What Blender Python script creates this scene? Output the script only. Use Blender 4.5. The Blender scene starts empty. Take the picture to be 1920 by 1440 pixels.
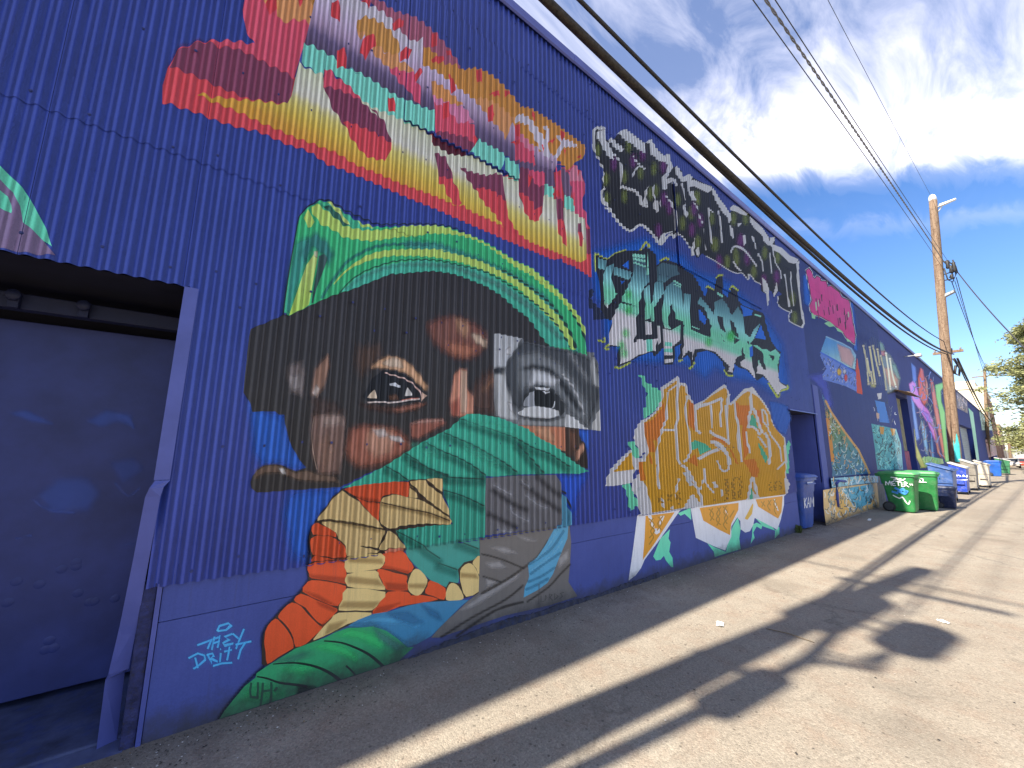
import bpy, bmesh, math, random
import numpy as np
from mathutils import Vector, Matrix

# ------------------------------------------------------------------ camera, sky, sun, exposure
scene = bpy.context.scene
FPX, CX, CY, EYE = 721.0, 960.0, 720.0, 1.55      # focal length and centre in image pixels, eye height (m)
_a = np.array([960.0, 122.0, FPX]); ALONG = _a/np.linalg.norm(_a)
_u = np.array([25.0, -(FPX*FPX+960.0*25.0)/122.0, FPX]); UP = _u/np.linalg.norm(_u)
INTO = np.cross(UP, ALONG)
if INTO[2] < 0: INTO = -INTO
cam_data = bpy.data.cameras.new('camera'); cam = bpy.data.objects.new('camera', cam_data)
scene.collection.objects.link(cam); scene.camera = cam
cam_data.sensor_width = 36.0; cam_data.lens = 36.0*FPX/1920.0
cam_data.clip_start = 0.05; cam_data.clip_end = 3000.0
_r = Vector((ALONG[0], INTO[0], UP[0])); _d = Vector((ALONG[1], INTO[1], UP[1])); _f = Vector((ALONG[2], INTO[2], UP[2]))
cam.matrix_world = Matrix(((_r.x, -_d.x, -_f.x, 0), (_r.y, -_d.y, -_f.y, 0), (_r.z, -_d.z, -_f.z, EYE), (0, 0, 0, 1)))

SUN_TRAVEL = Vector((0.95, -0.108, -1.0)).normalized()
to_sun = -SUN_TRAVEL
SUN_ELEV = math.asin(to_sun.z); SUN_ROT = math.atan2(to_sun.x, to_sun.y)
world = bpy.data.worlds.new('World'); scene.world = world; world.use_nodes = True
nt = world.node_tree; nt.nodes.clear()
def N(tree, kind, **kw):
    n = tree.nodes.new(kind)
    for k, v in kw.items():
        if k.startswith('i_'):
            key = k[2:]
            n.inputs[int(key) if key.isdigit() else key].default_value = v
        else: setattr(n, k, v)
    return n
def L(tree, a, b): tree.links.new(a, b)
def MATH(tree, op, a, b=None, clamp=False):
    n = tree.nodes.new('ShaderNodeMath'); n.operation = op; n.use_clamp = clamp
    for i, v in enumerate((a, b)):
        if v is None: continue
        if isinstance(v, (int, float)): n.inputs[i].default_value = v
        else: tree.links.new(v, n.inputs[i])
    return n.outputs[0]
def RAMP(tree, fac, stops, interp='LINEAR'):
    n = tree.nodes.new('ShaderNodeValToRGB'); n.color_ramp.interpolation = interp
    el = n.color_ramp.elements
    while len(el) < len(stops): el.new(0.5)
    for e, (p, c) in zip(el, stops):
        e.position = p; e.color = (c[0], c[1], c[2], 1) if not isinstance(c, (int, float)) else (c, c, c, 1)
    tree.links.new(fac, n.inputs[0]); return n.outputs[0]
def MIX(tree, fac, a, b, blend='MIX'):
    n = tree.nodes.new('ShaderNodeMix'); n.data_type = 'RGBA'; n.blend_type = blend
    for s, v in ((n.inputs[0], fac), (n.inputs[6], a), (n.inputs[7], b)):
        if isinstance(v, (int, float)): s.default_value = v
        elif isinstance(v, tuple): s.default_value = (v[0], v[1], v[2], 1)
        else: tree.links.new(v, s)
    return n.outputs[2]
SKY_STRENGTH = 0.078
def build_sky():
    sky = N(nt, 'ShaderNodeTexSky', sky_type='NISHITA', sun_disc=False, sun_elevation=SUN_ELEV, sun_rotation=SUN_ROT,
            altitude=50.0, air_density=1.0, dust_density=0.3, ozone_density=1.6)
    hs = N(nt, 'ShaderNodeHueSaturation'); hs.inputs['Saturation'].default_value = 1.2; L(nt, sky.outputs[0], hs.inputs['Color'])
    # cirrus: a thin sheet of cloud far overhead, seen by direction (x/z, y/z)
    tc = N(nt, 'ShaderNodeTexCoord')
    sep = N(nt, 'ShaderNodeSeparateXYZ'); L(nt, tc.outputs['Generated'], sep.inputs[0])
    zz = MATH(nt, 'MAXIMUM', sep.outputs[2], 0.03)
    px = MATH(nt, 'DIVIDE', sep.outputs[0], zz); py = MATH(nt, 'DIVIDE', sep.outputs[1], zz)
    com = N(nt, 'ShaderNodeCombineXYZ'); L(nt, px, com.inputs[0]); L(nt, py, com.inputs[1])
    mp = N(nt, 'ShaderNodeMapping'); mp.inputs['Rotation'].default_value = (0, 0, math.radians(-38)); mp.inputs['Scale'].default_value = (1.0, 3.4, 1)
    L(nt, com.outputs[0], mp.inputs['Vector'])
    n1 = N(nt, 'ShaderNodeTexNoise', i_Scale=1.9, i_Detail=11.0, i_Roughness=0.60, i_Distortion=0.9); L(nt, mp.outputs[0], n1.inputs['Vector'])
    n2 = N(nt, 'ShaderNodeTexNoise', i_Scale=0.55, i_Detail=4.0, i_Roughness=0.5); L(nt, com.outputs[0], n2.inputs['Vector'])
    # the cloud sheet's far edge: about 2.3 units out along the alley, dense just inside its edge
    wob = MATH(nt, 'MULTIPLY', MATH(nt, 'SUBTRACT', n1.outputs[0], 0.5), 0.75)
    dist = MATH(nt, 'ADD', MATH(nt, 'ADD', px, MATH(nt, 'MULTIPLY', py, CLOUD_SLOPE)), wob)
    edge = RAMP(nt, MATH(nt, 'DIVIDE', dist, 8.0), [(0.0, 0.40), (0.10, 0.42), (0.16, 0.50), (0.20, 0.66), (0.230, 1.0), (0.246, 0.85), (0.260, 0.22), (0.276, 0.0), (0.30, 0.01), (0.322, 0.14), (0.345, 0.0)])
    wis = RAMP(nt, MATH(nt, 'ADD', MATH(nt, 'MULTIPLY', n1.outputs[0], 0.75), MATH(nt, 'MULTIPLY', n2.outputs[0], 0.4)), [(0.46, 0.0), (0.72, 1.0)])
    dens = MATH(nt, 'MULTIPLY', MATH(nt, 'ADD', MATH(nt, 'ADD', MATH(nt, 'MULTIPLY', MATH(nt, 'MULTIPLY', MATH(nt, 'MULTIPLY', edge, edge), edge), 0.62), MATH(nt, 'MULTIPLY', edge, 0.16)), MATH(nt, 'MULTIPLY', MATH(nt, 'MULTIPLY', edge, wis), 1.3)), 0.80, clamp=True)
    tint = MIX(nt, 1.0, hs.outputs[0], (0.84, 0.86, 1.0), 'MULTIPLY')
    cl = MIX(nt, dens, tint, (6.1, 6.0, 6.7))
    bg = N(nt, 'ShaderNodeBackground'); bg.inputs[1].default_value = SKY_STRENGTH; L(nt, cl, bg.inputs[0])
    out = N(nt, 'ShaderNodeOutputWorld'); L(nt, bg.outputs[0], out.inputs[0])
CLOUD_SLOPE = 1.0
build_sky()
sun_data = bpy.data.lights.new('sun', 'SUN'); sun = bpy.data.objects.new('sun', sun_data); scene.collection.objects.link(sun)
sun_data.energy = 4.4; sun_data.angle = math.radians(0.7); sun_data.color = (1.0, 0.91, 0.76)
sun.rotation_euler = SUN_TRAVEL.to_track_quat('-Z', 'Y').to_euler(); sun.location = (-20, 5, 30)
scene.view_settings.view_transform = 'Standard'; scene.view_settings.look = 'None'
scene.view_settings.exposure = 1.66; scene.view_settings.gamma = 1.0
scene.render.engine = 'CYCLES'; scene.cycles.max_bounces = 8; scene.cycles.diffuse_bounces = 4; scene.cycles.transparent_max_bounces = 24
try: scene.cycles.use_denoising = True
except Exception: pass

# ------------------------------------------------------------------ helpers
COL = scene.collection
rnd = random.Random(7)
WALL_Y = 2.97                     # plane of the alley wall
SLOPE = -0.0135                   # the alley falls gently away from the camera
ROOF_Z = 6.58
def ground_z(x): return SLOPE*x
def pixel_ray(px, py):  # view ray through an image pixel; placements below are taken from image pixels
    d0, d1 = px-CX, py-CY
    return (d0*ALONG[0]+d1*ALONG[1]+FPX*ALONG[2], d0*INTO[0]+d1*INTO[1]+FPX*INTO[2], d0*UP[0]+d1*UP[1]+FPX*UP[2])
def on_y(px, py, Y):
    r = pixel_ray(px, py); k = Y/r[1]; return Vector((r[0]*k, Y, r[2]*k+EYE))
def on_x(px, py, X):
    r = pixel_ray(px, py); k = X/r[0]; return Vector((X, r[1]*k, r[2]*k+EYE))
def on_ground(px, py, lift=0.0):
    r = pixel_ray(px, py); k = (-EYE+lift)/(r[2]-SLOPE*r[0]); return Vector((r[0]*k, r[1]*k, r[2]*k+EYE))
def link(o, parent=None):
    COL.objects.link(o)
    if parent is not None: o.parent = parent
    return o
def tag(o, label=None, cat=None, group=None, kind=None):
    if label: o['label'] = label
    if cat: o['category'] = cat
    if group: o['group'] = group
    if kind: o['kind'] = kind
    return o
def thing(name, label, cat, loc=(0, 0, 0), rotz=0.0, group=None):
    o = bpy.data.objects.new(name, None); COL.objects.link(o); o.empty_display_size = 0.2
    o.location = loc; o.rotation_euler = (0, 0, rotz)
    return tag(o, label, cat, group)
def mesh_obj(name, verts, faces, mat, parent=None, smooth=False):
    me = bpy.data.meshes.new(name); me.from_pydata([tuple(v) for v in verts], [], [tuple(f) for f in faces]); me.update()
    if smooth: me.polygons.foreach_set('use_smooth', [True]*len(me.polygons))
    if mat is not None: me.materials.append(mat)
    return link(bpy.data.objects.new(name, me), parent)
class MB:
    """collects boxes, tubes, lathes and prisms into one mesh"""
    def __init__(s): s.v = []; s.f = []
    def add(s, vs, fs):
        b = len(s.v); s.v += [tuple(v) for v in vs]; s.f += [tuple(i+b for i in f) for f in fs]; return s
    def box(s, x0, x1, y0, y1, z0, z1):
        return s.add([(x0,y0,z0),(x1,y0,z0),(x1,y1,z0),(x0,y1,z0),(x0,y0,z1),(x1,y0,z1),(x1,y1,z1),(x0,y1,z1)],
                     [(0,3,2,1),(4,5,6,7),(0,1,5,4),(1,2,6,5),(2,3,7,6),(3,0,4,7)])
    def hexa(s, p):   # 8 corners, bottom loop then top loop
        return s.add(p, [(0,3,2,1),(4,5,6,7),(0,1,5,4),(1,2,6,5),(2,3,7,6),(3,0,4,7)])
    def tube(s, pts, rad, n=8, cap=True):
        pts = [Vector(p) for p in pts]; m = len(pts)
        rads = rad if isinstance(rad, (list, tuple)) else [rad]*m
        vs = []; fs = []
        for i, p in enumerate(pts):
            t = (pts[min(i+1, m-1)]-pts[max(i-1, 0)]).normalized()
            ref = Vector((0, 0, 1)) if abs(t.z) < 0.9 else Vector((1, 0, 0))
            a = t.cross(ref).normalized(); b = t.cross(a)
            for k in range(n):
                w = 2*math.pi*k/n; vs.append(p+(a*math.cos(w)+b*math.sin(w))*rads[i])
        for i in range(m-1):
            for k in range(n):
                k2 = (k+1) % n; fs.append((i*n+k, i*n+k2, (i+1)*n+k2, (i+1)*n+k))
        if cap: fs.append(tuple(range(n))[::-1]); fs.append(tuple((m-1)*n+k for k in range(n)))
        return s.add(vs, fs)
    def lathe(s, prof, n=16, c=(0, 0, 0), ax='z'):
        vs = []; fs = []; m = len(prof)
        for r, h in prof:
            for k in range(n):
                w = 2*math.pi*k/n; q = (r*math.cos(w), r*math.sin(w), h)
                if ax == 'x': q = (q[2], q[0], q[1])
                if ax == 'y': q = (q[0], q[2], q[1])
                vs.append((q[0]+c[0], q[1]+c[1], q[2]+c[2]))
        for i in range(m-1):
            for k in range(n):
                k2 = (k+1) % n; fs.append((i*n+k, i*n+k2, (i+1)*n+k2, (i+1)*n+k))
        fs.append(tuple(range(n))[::-1]); fs.append(tuple((m-1)*n+k for k in range(n)))
        return s.add(vs, fs)
    def build(s, name, mat, parent=None, smooth=False, bevel=0.0):
        o = mesh_obj(name, s.v, s.f, mat, parent, smooth)
        if bevel:
            m = o.modifiers.new('bevel', 'BEVEL'); m.width = bevel; m.segments = 2; m.limit_method = 'ANGLE'; m.angle_limit = math.radians(35)
        return o
def fix_normals(o):
    bm = bmesh.new(); bm.from_mesh(o.data); bmesh.ops.recalc_face_normals(bm, faces=bm.faces); bm.to_mesh(o.data); bm.free(); return o

# ------------------------------------------------------------------ materials
def lin(c):
    c = c/255.0
    return c/12.92 if c <= 0.04045 else ((c+0.055)/1.055)**2.4
def hexlin(h, k=1.0):
    c = [lin(int(h[i:i+2], 16))*k for i in (0, 2, 4)]; m = max(c)
    return tuple(v*min(1.0, 0.90/m) for v in c)
def new_mat(name):
    m = bpy.data.materials.new(name); m.use_nodes = True
    t = m.node_tree; b = t.nodes['Principled BSDF']; return m, t, b
def simple_mat(name, col, rough=0.6, metal=0.0, var=0.25, scale=6.0, bump=0.0, bscale=60.0, spec=0.4, dirt=None, dirt_amt=0.5):
    m, t, b = new_mat(name)
    tc = N(t, 'ShaderNodeTexCoord')
    n = N(t, 'ShaderNodeTexNoise', i_Scale=scale, i_Detail=6.0, i_Roughness=0.6); L(t, tc.outputs['Object'], n.inputs['Vector'])
    f = RAMP(t, n.outputs[0], [(0.3, 1.0-var), (0.7, 1.0+var*0.5)])
    c = MIX(t, 1.0, col, f, 'MULTIPLY')
    if dirt:
        n3 = N(t, 'ShaderNodeTexNoise', i_Scale=scale*2.7, i_Detail=8.0, i_Roughness=0.7); L(t, tc.outputs['Object'], n3.inputs['Vector'])
        c = MIX(t, MATH(t, 'MULTIPLY', RAMP(t, n3.outputs[0], [(0.5, 0.0), (0.68, 1.0)]), dirt_amt), c, dirt)
    L(t, c, b.inputs['Base Color'])
    b.inputs['Roughness'].default_value = rough; b.inputs['Metallic'].default_value = metal; b.inputs['Specular IOR Level'].default_value = spec
    if bump:
        n2 = N(t, 'ShaderNodeTexNoise', i_Scale=bscale, i_Detail=5.0); L(t, tc.outputs['Object'], n2.inputs['Vector'])
        bp = N(t, 'ShaderNodeBump'); bp.inputs['Strength'].default_value = bump; bp.inputs['Distance'].default_value = 0.01
        L(t, n2.outputs[0], bp.inputs['Height']); L(t, bp.outputs[0], b.inputs['Normal'])
    return m
def splash(t, c):
    geo = N(t, 'ShaderNodeNewGeometry'); sp = N(t, 'ShaderNodeSeparateXYZ'); L(t, geo.outputs['Position'], sp.inputs[0])
    n = N(t, 'ShaderNodeTexNoise', i_Scale=7.0, i_Detail=8.0, i_Roughness=0.75); L(t, geo.outputs['Position'], n.inputs['Vector'])
    h = MATH(t, 'ADD', MATH(t, 'SUBTRACT', sp.outputs[2], MATH(t, 'MULTIPLY', sp.outputs[0], SLOPE_)), MATH(t, 'MULTIPLY', MATH(t, 'SUBTRACT', n.outputs[0], 0.5), 0.32))
    return MIX(t, RAMP(t, h, [(0.0, 0.85), (0.06, 0.6), (0.17, 0.0)]), c, (0.045, 0.043, 0.045))
SLOPE_ = -0.0135
def wall_surface(t, b, base, rough=0.42):
    """weathering shared by the blue wall paint and the murals on it: grain, faint vertical streaks, dust, small dents"""
    geo = N(t, 'ShaderNodeNewGeometry')
    n = N(t, 'ShaderNodeTexNoise', i_Scale=2.2, i_Detail=7.0, i_Roughness=0.65); L(t, geo.outputs['Position'], n.inputs['Vector'])
    mp = N(t, 'ShaderNodeMapping'); mp.inputs['Scale'].default_value = (30.0, 30.0, 1.2); L(t, geo.outputs['Position'], mp.inputs['Vector'])
    st = N(t, 'ShaderNodeTexNoise', i_Scale=1.0, i_Detail=4.0, i_Roughness=0.6); L(t, mp.outputs[0], st.inputs['Vector'])
    fine = N(t, 'ShaderNodeTexNoise', i_Scale=140.0, i_Detail=3.0); L(t, geo.outputs['Position'], fine.inputs['Vector'])
    v = MATH(t, 'ADD', MATH(t, 'MULTIPLY', n.outputs[0], 0.34), MATH(t, 'ADD', MATH(t, 'MULTIPLY', st.outputs[0], 0.26), MATH(t, 'MULTIPLY', fine.outputs[0], 0.22)))
    f = RAMP(t, v, [(0.22, 0.70), (0.62, 1.22)])
    c = MIX(t, 1.0, base, f, 'MULTIPLY')
    dust = RAMP(t, MATH(t, 'ADD', MATH(t, 'MULTIPLY', n.outputs[0], 0.6), MATH(t, 'MULTIPLY', fine.outputs[0], 0.4)), [(0.54, 0.0), (0.78, 0.035)])
    c = MIX(t, dust, c, (0.33, 0.31, 0.30))
    c = MIX(t, RAMP(t, st.outputs[0], [(0.60, 0.0), (0.74, 0.28)]), c, (0.05, 0.045, 0.06))
    c = splash(t, c)
    L(t, c, b.inputs['Base Color'])
    b.inputs['Roughness'].default_value = rough; b.inputs['Specular IOR Level'].default_value = 0.42
    bp = N(t, 'ShaderNodeBump'); bp.inputs['Strength'].default_value = 0.35; bp.inputs['Distance'].default_value = 0.004
    h = MATH(t, 'ADD', MATH(t, 'MULTIPLY', n.outputs[0], 1.6), MATH(t, 'MULTIPLY', fine.outputs[0], 0.12))
    L(t, h, bp.inputs['Height']); L(t, bp.outputs[0], b.inputs['Normal'])
BLUE = (0.046, 0.080, 0.40)
M_BLUE, _t, _b = new_mat('blue_painted_steel'); wall_surface(_t, _b, BLUE, 0.32)
M_BLUE_SHADED, _t, _b = new_mat('shaded_blue_steel'); wall_surface(_t, _b, (0.028, 0.054, 0.27), 0.40)  # copy of the blue paint, the far wall's shade put into its colour
M_BLUE_CONC, _t, _b = new_mat('blue_painted_concrete'); wall_surface(_t, _b, (0.066, 0.090, 0.31), 0.7)
def paint_mat(name, spray):
    m, t, b = new_mat(name)
    at = N(t, 'ShaderNodeAttribute', attribute_name='paint'); wall_surface(t, b, at.outputs['Color'], 0.36)
    if spray:
        tr = N(t, 'ShaderNodeBsdfTransparent'); mx = N(t, 'ShaderNodeMixShader')
        L(t, at.outputs['Alpha'], mx.inputs[0]); L(t, tr.outputs[0], mx.inputs[1]); L(t, b.outputs[0], mx.inputs[2])
        L(t, mx.outputs[0], t.nodes['Material Output'].inputs[0])
    return m
M_PAINT = paint_mat('mural_paint', False); M_SPRAY = paint_mat('mural_spray_mist', True)
# ------------------------------------------------------------------ the alley floor
def asphalt():
    m, t, b = new_mat('worn_asphalt')
    geo = N(t, 'ShaderNodeNewGeometry'); P = geo.outputs['Position']
    vor = N(t, 'ShaderNodeTexVoronoi', i_Scale=105.0); L(t, P, vor.inputs['Vector'])
    stone = RAMP(t, vor.outputs['Color'], [(0.0, 0.68), (0.35, 0.90), (0.75, 1.05), (1.0, 1.26)])
    big = N(t, 'ShaderNodeTexNoise', i_Scale=0.55, i_Detail=6.0, i_Roughness=0.6); L(t, P, big.inputs['Vector'])
    mid = N(t, 'ShaderNodeTexNoise', i_Scale=5.0, i_Detail=7.0, i_Roughness=0.7); L(t, P, mid.inputs['Vector'])
    fine = N(t, 'ShaderNodeTexNoise', i_Scale=260.0, i_Detail=2.0); L(t, P, fine.inputs['Vector'])
    mpt = N(t, 'ShaderNodeMapping'); mpt.inputs['Scale'].default_value = (0.12, 1.6, 1.0); L(t, P, mpt.inputs['Vector'])
    track = N(t, 'ShaderNodeTexNoise', i_Scale=1.0, i_Detail=5.0, i_Roughness=0.6); L(t, mpt.outputs[0], track.inputs['Vector'])
    c = MIX(t, RAMP(t, big.outputs[0], [(0.35, 0.0), (0.65, 1.0)]), (0.230, 0.198, 0.160), (0.285, 0.254, 0.208))
    c = MIX(t, RAMP(t, mid.outputs[0], [(0.48, 0.0), (0.75, 0.7)]), c, (0.225, 0.165, 0.125))
    c = MIX(t, RAMP(t, track.outputs[0], [(0.48, 0.0), (0.66, 0.4)]), c, (0.16, 0.138, 0.115))
    c = MIX(t, 1.0, c, stone, 'MULTIPLY')
    c = MIX(t, 1.0, c, RAMP(t, fine.outputs[0], [(0.25, 0.78), (0.75, 1.22)]), 'MULTIPLY')
    pits = N(t, 'ShaderNodeTexVoronoi', i_Scale=13.0, i_Randomness=1.0); L(t, P, pits.inputs['Vector'])
    c = MIX(t, RAMP(t, pits.outputs['Distance'], [(0.0, 0.7), (0.08, 0.55), (0.14, 0.0)]), c, (0.055, 0.048, 0.042))
    # old cracks, oil spots and a filled trench line
    wob = N(t, 'ShaderNodeTexNoise', i_Scale=2.2, i_Detail=5.0); L(t, P, wob.inputs['Vector'])
    wv = N(t, 'ShaderNodeVectorMath', operation='MULTIPLY_ADD'); L(t, wob.outputs['Color'], wv.inputs[0]); wv.inputs[1].default_value = (0.7, 0.7, 0.0); L(t, P, wv.inputs[2])
    crk = N(t, 'ShaderNodeTexVoronoi', feature='DISTANCE_TO_EDGE', i_Scale=0.42); L(t, wv.outputs[0], crk.inputs['Vector'])
    cm = MATH(t, 'MULTIPLY', RAMP(t, crk.outputs['Distance'], [(0.0, 1.0), (0.004, 0.7), (0.010, 0.0)]), RAMP(t, big.outputs[0], [(0.42, 0.0), (0.60, 0.42)]))
    c = MIX(t, cm, c, (0.05, 0.044, 0.038))
    oil = N(t, 'ShaderNodeTexVoronoi', i_Scale=0.8, i_Randomness=1.0); L(t, wv.outputs[0], oil.inputs['Vector'])
    c = MIX(t, RAMP(t, oil.outputs['Distance'], [(0.0, 0.34), (0.10, 0.26), (0.24, 0.0)]), c, (0.10, 0.085, 0.07))
    # damp, oily dirt along the foot of the wall
    sep = N(t, 'ShaderNodeSeparateXYZ'); L(t, P, sep.inputs[0])
    foot = MATH(t, 'ADD', sep.outputs[1], MATH(t, 'MULTIPLY', MATH(t, 'SUBTRACT', mid.outputs[0], 0.5), 0.5))
    c = MIX(t, RAMP(t, MATH(t, 'SUBTRACT', foot, 2.3), [(0.30, 0.0), (0.66, 0.6)]), c, (0.085, 0.078, 0.07))
    L(t, c, b.inputs['Base Color']); b.inputs['Roughness'].default_value = 0.9; b.inputs['Specular IOR Level'].default_value = 0.2
    bp = N(t, 'ShaderNodeBump'); bp.inputs['Strength'].default_value = 0.4; bp.inputs['Distance'].default_value = 0.006
    h = MATH(t, 'ADD', MATH(t, 'MULTIPLY', vor.outputs['Distance'], -1.0), MATH(t, 'MULTIPLY', mid.outputs[0], 1.5))
    L(t, h, bp.inputs['Height']); L(t, bp.outputs[0], b.inputs['Normal'])
    return m
M_ASPHALT = asphalt()
def make_ground():
    xs = [-900, -60, -6, 0, 20, 60, 130, 260, 1500]; ys = [-900, -60, -12, -4, 2.2, 6, 60, 900]
    vs = [(x, y, SLOPE*max(-6, min(x, 130))) for y in ys for x in xs]; n = len(xs)
    fs = [(j*n+i, j*n+i+1, (j+1)*n+i+1, (j+1)*n+i) for j in range(len(ys)-1) for i in range(n-1)]
    return tag(mesh_obj('alley_pavement', vs, fs, M_ASPHALT), kind='structure')
make_ground()

# ------------------------------------------------------------------ the blue warehouse
PITCH = 0.0722; AMP = 0.0140; SHEET_W = 0.645; SHEET_0 = 1.035-0.645*4
STEEL_END = 20.6
LAPS = (3.33, 5.86)                                       # heights of the horizontal laps between rows of sheets
_gr = random.Random(17)
SEAM_GAP = {i: _gr.choice((0.0018, 0.0018, 0.003, 0.005)) for i in range(-8, 80)}
for _i in (-2, -1, 0, 1, 2, 3): SEAM_GAP[_i] = 0.0016
for _i in (4, 5, 6): SEAM_GAP[_i] = 0.0085
def sheet_bottom(u): return (0.775 if u < 11.42 else 0.90)+SLOPE*u
def patch_lap(u): return 1.035 <= u <= 2.325 or 5.55 <= u <= 8.8
STEP = PITCH/8
def rib(u):
    """the rolled profile, as the flat facets the sheets are built of"""
    t = u/STEP; i = math.floor(t); f = t-i; return (1-f)*math.cos(math.pi*i/4)+f*math.cos(math.pi*(i+1)/4)
def surf_depth(u, v):
    """how far the painted surface stands proud of WALL_Y (towards the alley) at (u, v)"""
    if u > STEEL_END: return 0.006
    if v < sheet_bottom(u): return -0.012
    k = (u-SHEET_0)/SHEET_W; tilt = 0.003*(k-math.floor(k))
    row = 0.0
    if v > LAPS[1]: row = 0.009
    elif v > LAPS[0]: row = 0.0045
    if patch_lap(u) and 4.39 < v < LAPS[1]: row = 0.026
    return AMP*rib(u)+tilt+row
def surf_slope(u, v):
    if u > STEEL_END or v < sheet_bottom(u): return 0.0
    return -AMP*2*math.pi/PITCH*math.sin(2*math.pi*u/PITCH)
WH = thing('warehouse_building', 'long blue corrugated steel warehouse covered in murals and graffiti along the alley', 'warehouse', (0, WALL_Y, 0))
WO = Vector((0, WALL_Y, 0))
def add_custom_normals(me, normals):
    me.polygons.foreach_set('use_smooth', [True]*len(me.polygons))
    me.normals_split_custom_set_from_vertices(normals)
def corrugated_sheet(u0, u1, z0, z1, lift_fn, name='corrugated_sheet', segs=8, thick=0.0025, mat=None, bottom=None):
    """one steel sheet, seen edge and back included; lift_fn(u, v) gives its stand-off"""
    us = [u0]+[k*STEP for k in range(math.ceil((u0+1e-6)/STEP), math.floor((u1-1e-6)/STEP)+1)]+[u1]; n = len(us)-1
    vs = []; fs = []; nm = []; m = n+1
    zl = [(bottom(u) if bottom else z0) for u in us]; dd = [lift_fn(u, 0.5*(z0+z1)) for u in us]
    sl = [AMP*2*math.pi/PITCH*math.sin(2*math.pi*u/PITCH) for u in us]
    for sg, th in ((1, 0.0), (-1, thick)):                       # front and back faces
        for top in (0, 1):
            for u, zb, d, s in zip(us, zl, dd, sl):
                vs.append((u, -(d-th), z1 if top else zb)); l = math.sqrt(1+s*s); nm.append((-s/l*sg, -1/l*sg, 0))
    for i in range(n): fs.append((i, i+1, m+i+1, m+i)); fs.append((2*m+i, 3*m+i, 3*m+i+1, 2*m+i+1))
    for sg, o0, o1 in ((-1, 0, 2*m), (1, m, 3*m)):               # cut edges, with corners of their own
        b0 = len(vs)
        for i in range(m): vs.append(vs[o0+i]); nm.append((0, 0, sg)); vs.append(vs[o1+i]); nm.append((0, 0, sg))
        for i in range(n):
            q = (b0+2*i, b0+2*i+1, b0+2*i+3, b0+2*i+2); fs.append(q if sg < 0 else q[::-1])
    for sg, i in ((-1, 0), (1, n)):
        b0 = len(vs); vs += [vs[i], vs[m+i], vs[3*m+i], vs[2*m+i]]; nm += [(sg, 0, 0)]*4
        q = (b0, b0+1, b0+2, b0+3); fs.append(q if sg < 0 else q[::-1])
    o = mesh_obj(name, vs, fs, mat or (M_BLUE if u0 < 11.0 else M_BLUE_SHADED), WH)
    add_custom_normals(o.data, nm)
    return o
DOOR_L = (-9.0, -0.22, 2.50)                              # the loading door at the near end: u0, u1, head height
DOOR_2 = (9.72, 11.42, 2.36)                              # the small entrance
def build_sheets():
    i0 = int(math.floor((-3.6-SHEET_0)/SHEET_W)); i1 = int(math.ceil((STEEL_END-SHEET_0)/SHEET_W))
    for i in range(i0, i1):
        u0 = SHEET_0+i*SHEET_W; u1 = min(u0+SHEET_W-SEAM_GAP.get(i, 0.004), STEEL_END)
        um = 0.5*(u0+u1); segs = 8 if u0 < 6 else 6
        def lift(u, v, u0=u0, row=0.0): return AMP*rib(u)+0.003*(u-u0)/SHEET_W+row
        # row one
        spans = [(u0, u1, None)]
        if um < DOOR_L[1]: spans = [(u0, min(u1, DOOR_L[1]+0.0), DOOR_L[2])]
        if u0 < DOOR_L[1] < u1: spans = [(u0, DOOR_L[1], DOOR_L[2]), (DOOR_L[1], u1, None)]
        if u1 > DOOR_2[0] and u0 < DOOR_2[1]:
            spans = []
            if u0 < DOOR_2[0]: spans.append((u0, DOOR_2[0], None))
            spans.append((max(u0, DOOR_2[0]), min(u1, DOOR_2[1]), DOOR_2[2]))
            if u1 > DOOR_2[1]: spans.append((DOOR_2[1], u1, None))
        if u0 > 11.42: spans = [(u0, u1, 'low')]
        for a, b_, head in spans:
            if b_-a < 0.02: continue
            low = (lambda u: 0.90+SLOPE*u) if head == 'low' else sheet_bottom
            jag = rnd.uniform(-0.008, 0.008)
            corrugated_sheet(a, b_, head if isinstance(head, float) else 0, LAPS[0]+0.02, lift, segs=segs,
                             bottom=None if isinstance(head, float) else (lambda u, low=low, jag=jag: low(u)+jag))
        corrugated_sheet(u0, u1, LAPS[0], LAPS[1]+0.02, lambda u, v, f=lift: f(u, v)+0.0045, segs=segs)
        corrugated_sheet(u0, u1, LAPS[1], ROOF_Z-0.03, lambda u, v, f=lift: f(u, v)+0.009, segs=segs)
        if patch_lap(u0+0.002) and patch_lap(u1-0.02):
            corrugated_sheet(u0, u1, 4.39, LAPS[1]-0.004, lambda u, v, f=lift: f(u, v)+0.026, 'patch_sheet', segs=segs)
build_sheets()
M_FOOT = simple_mat('grimy_footing', (0.05, 0.052, 0.075), 0.9, var=0.6, scale=9.0, bump=0.9, bscale=40, dirt=(0.03, 0.05, 0.14), dirt_amt=0.6)
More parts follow.
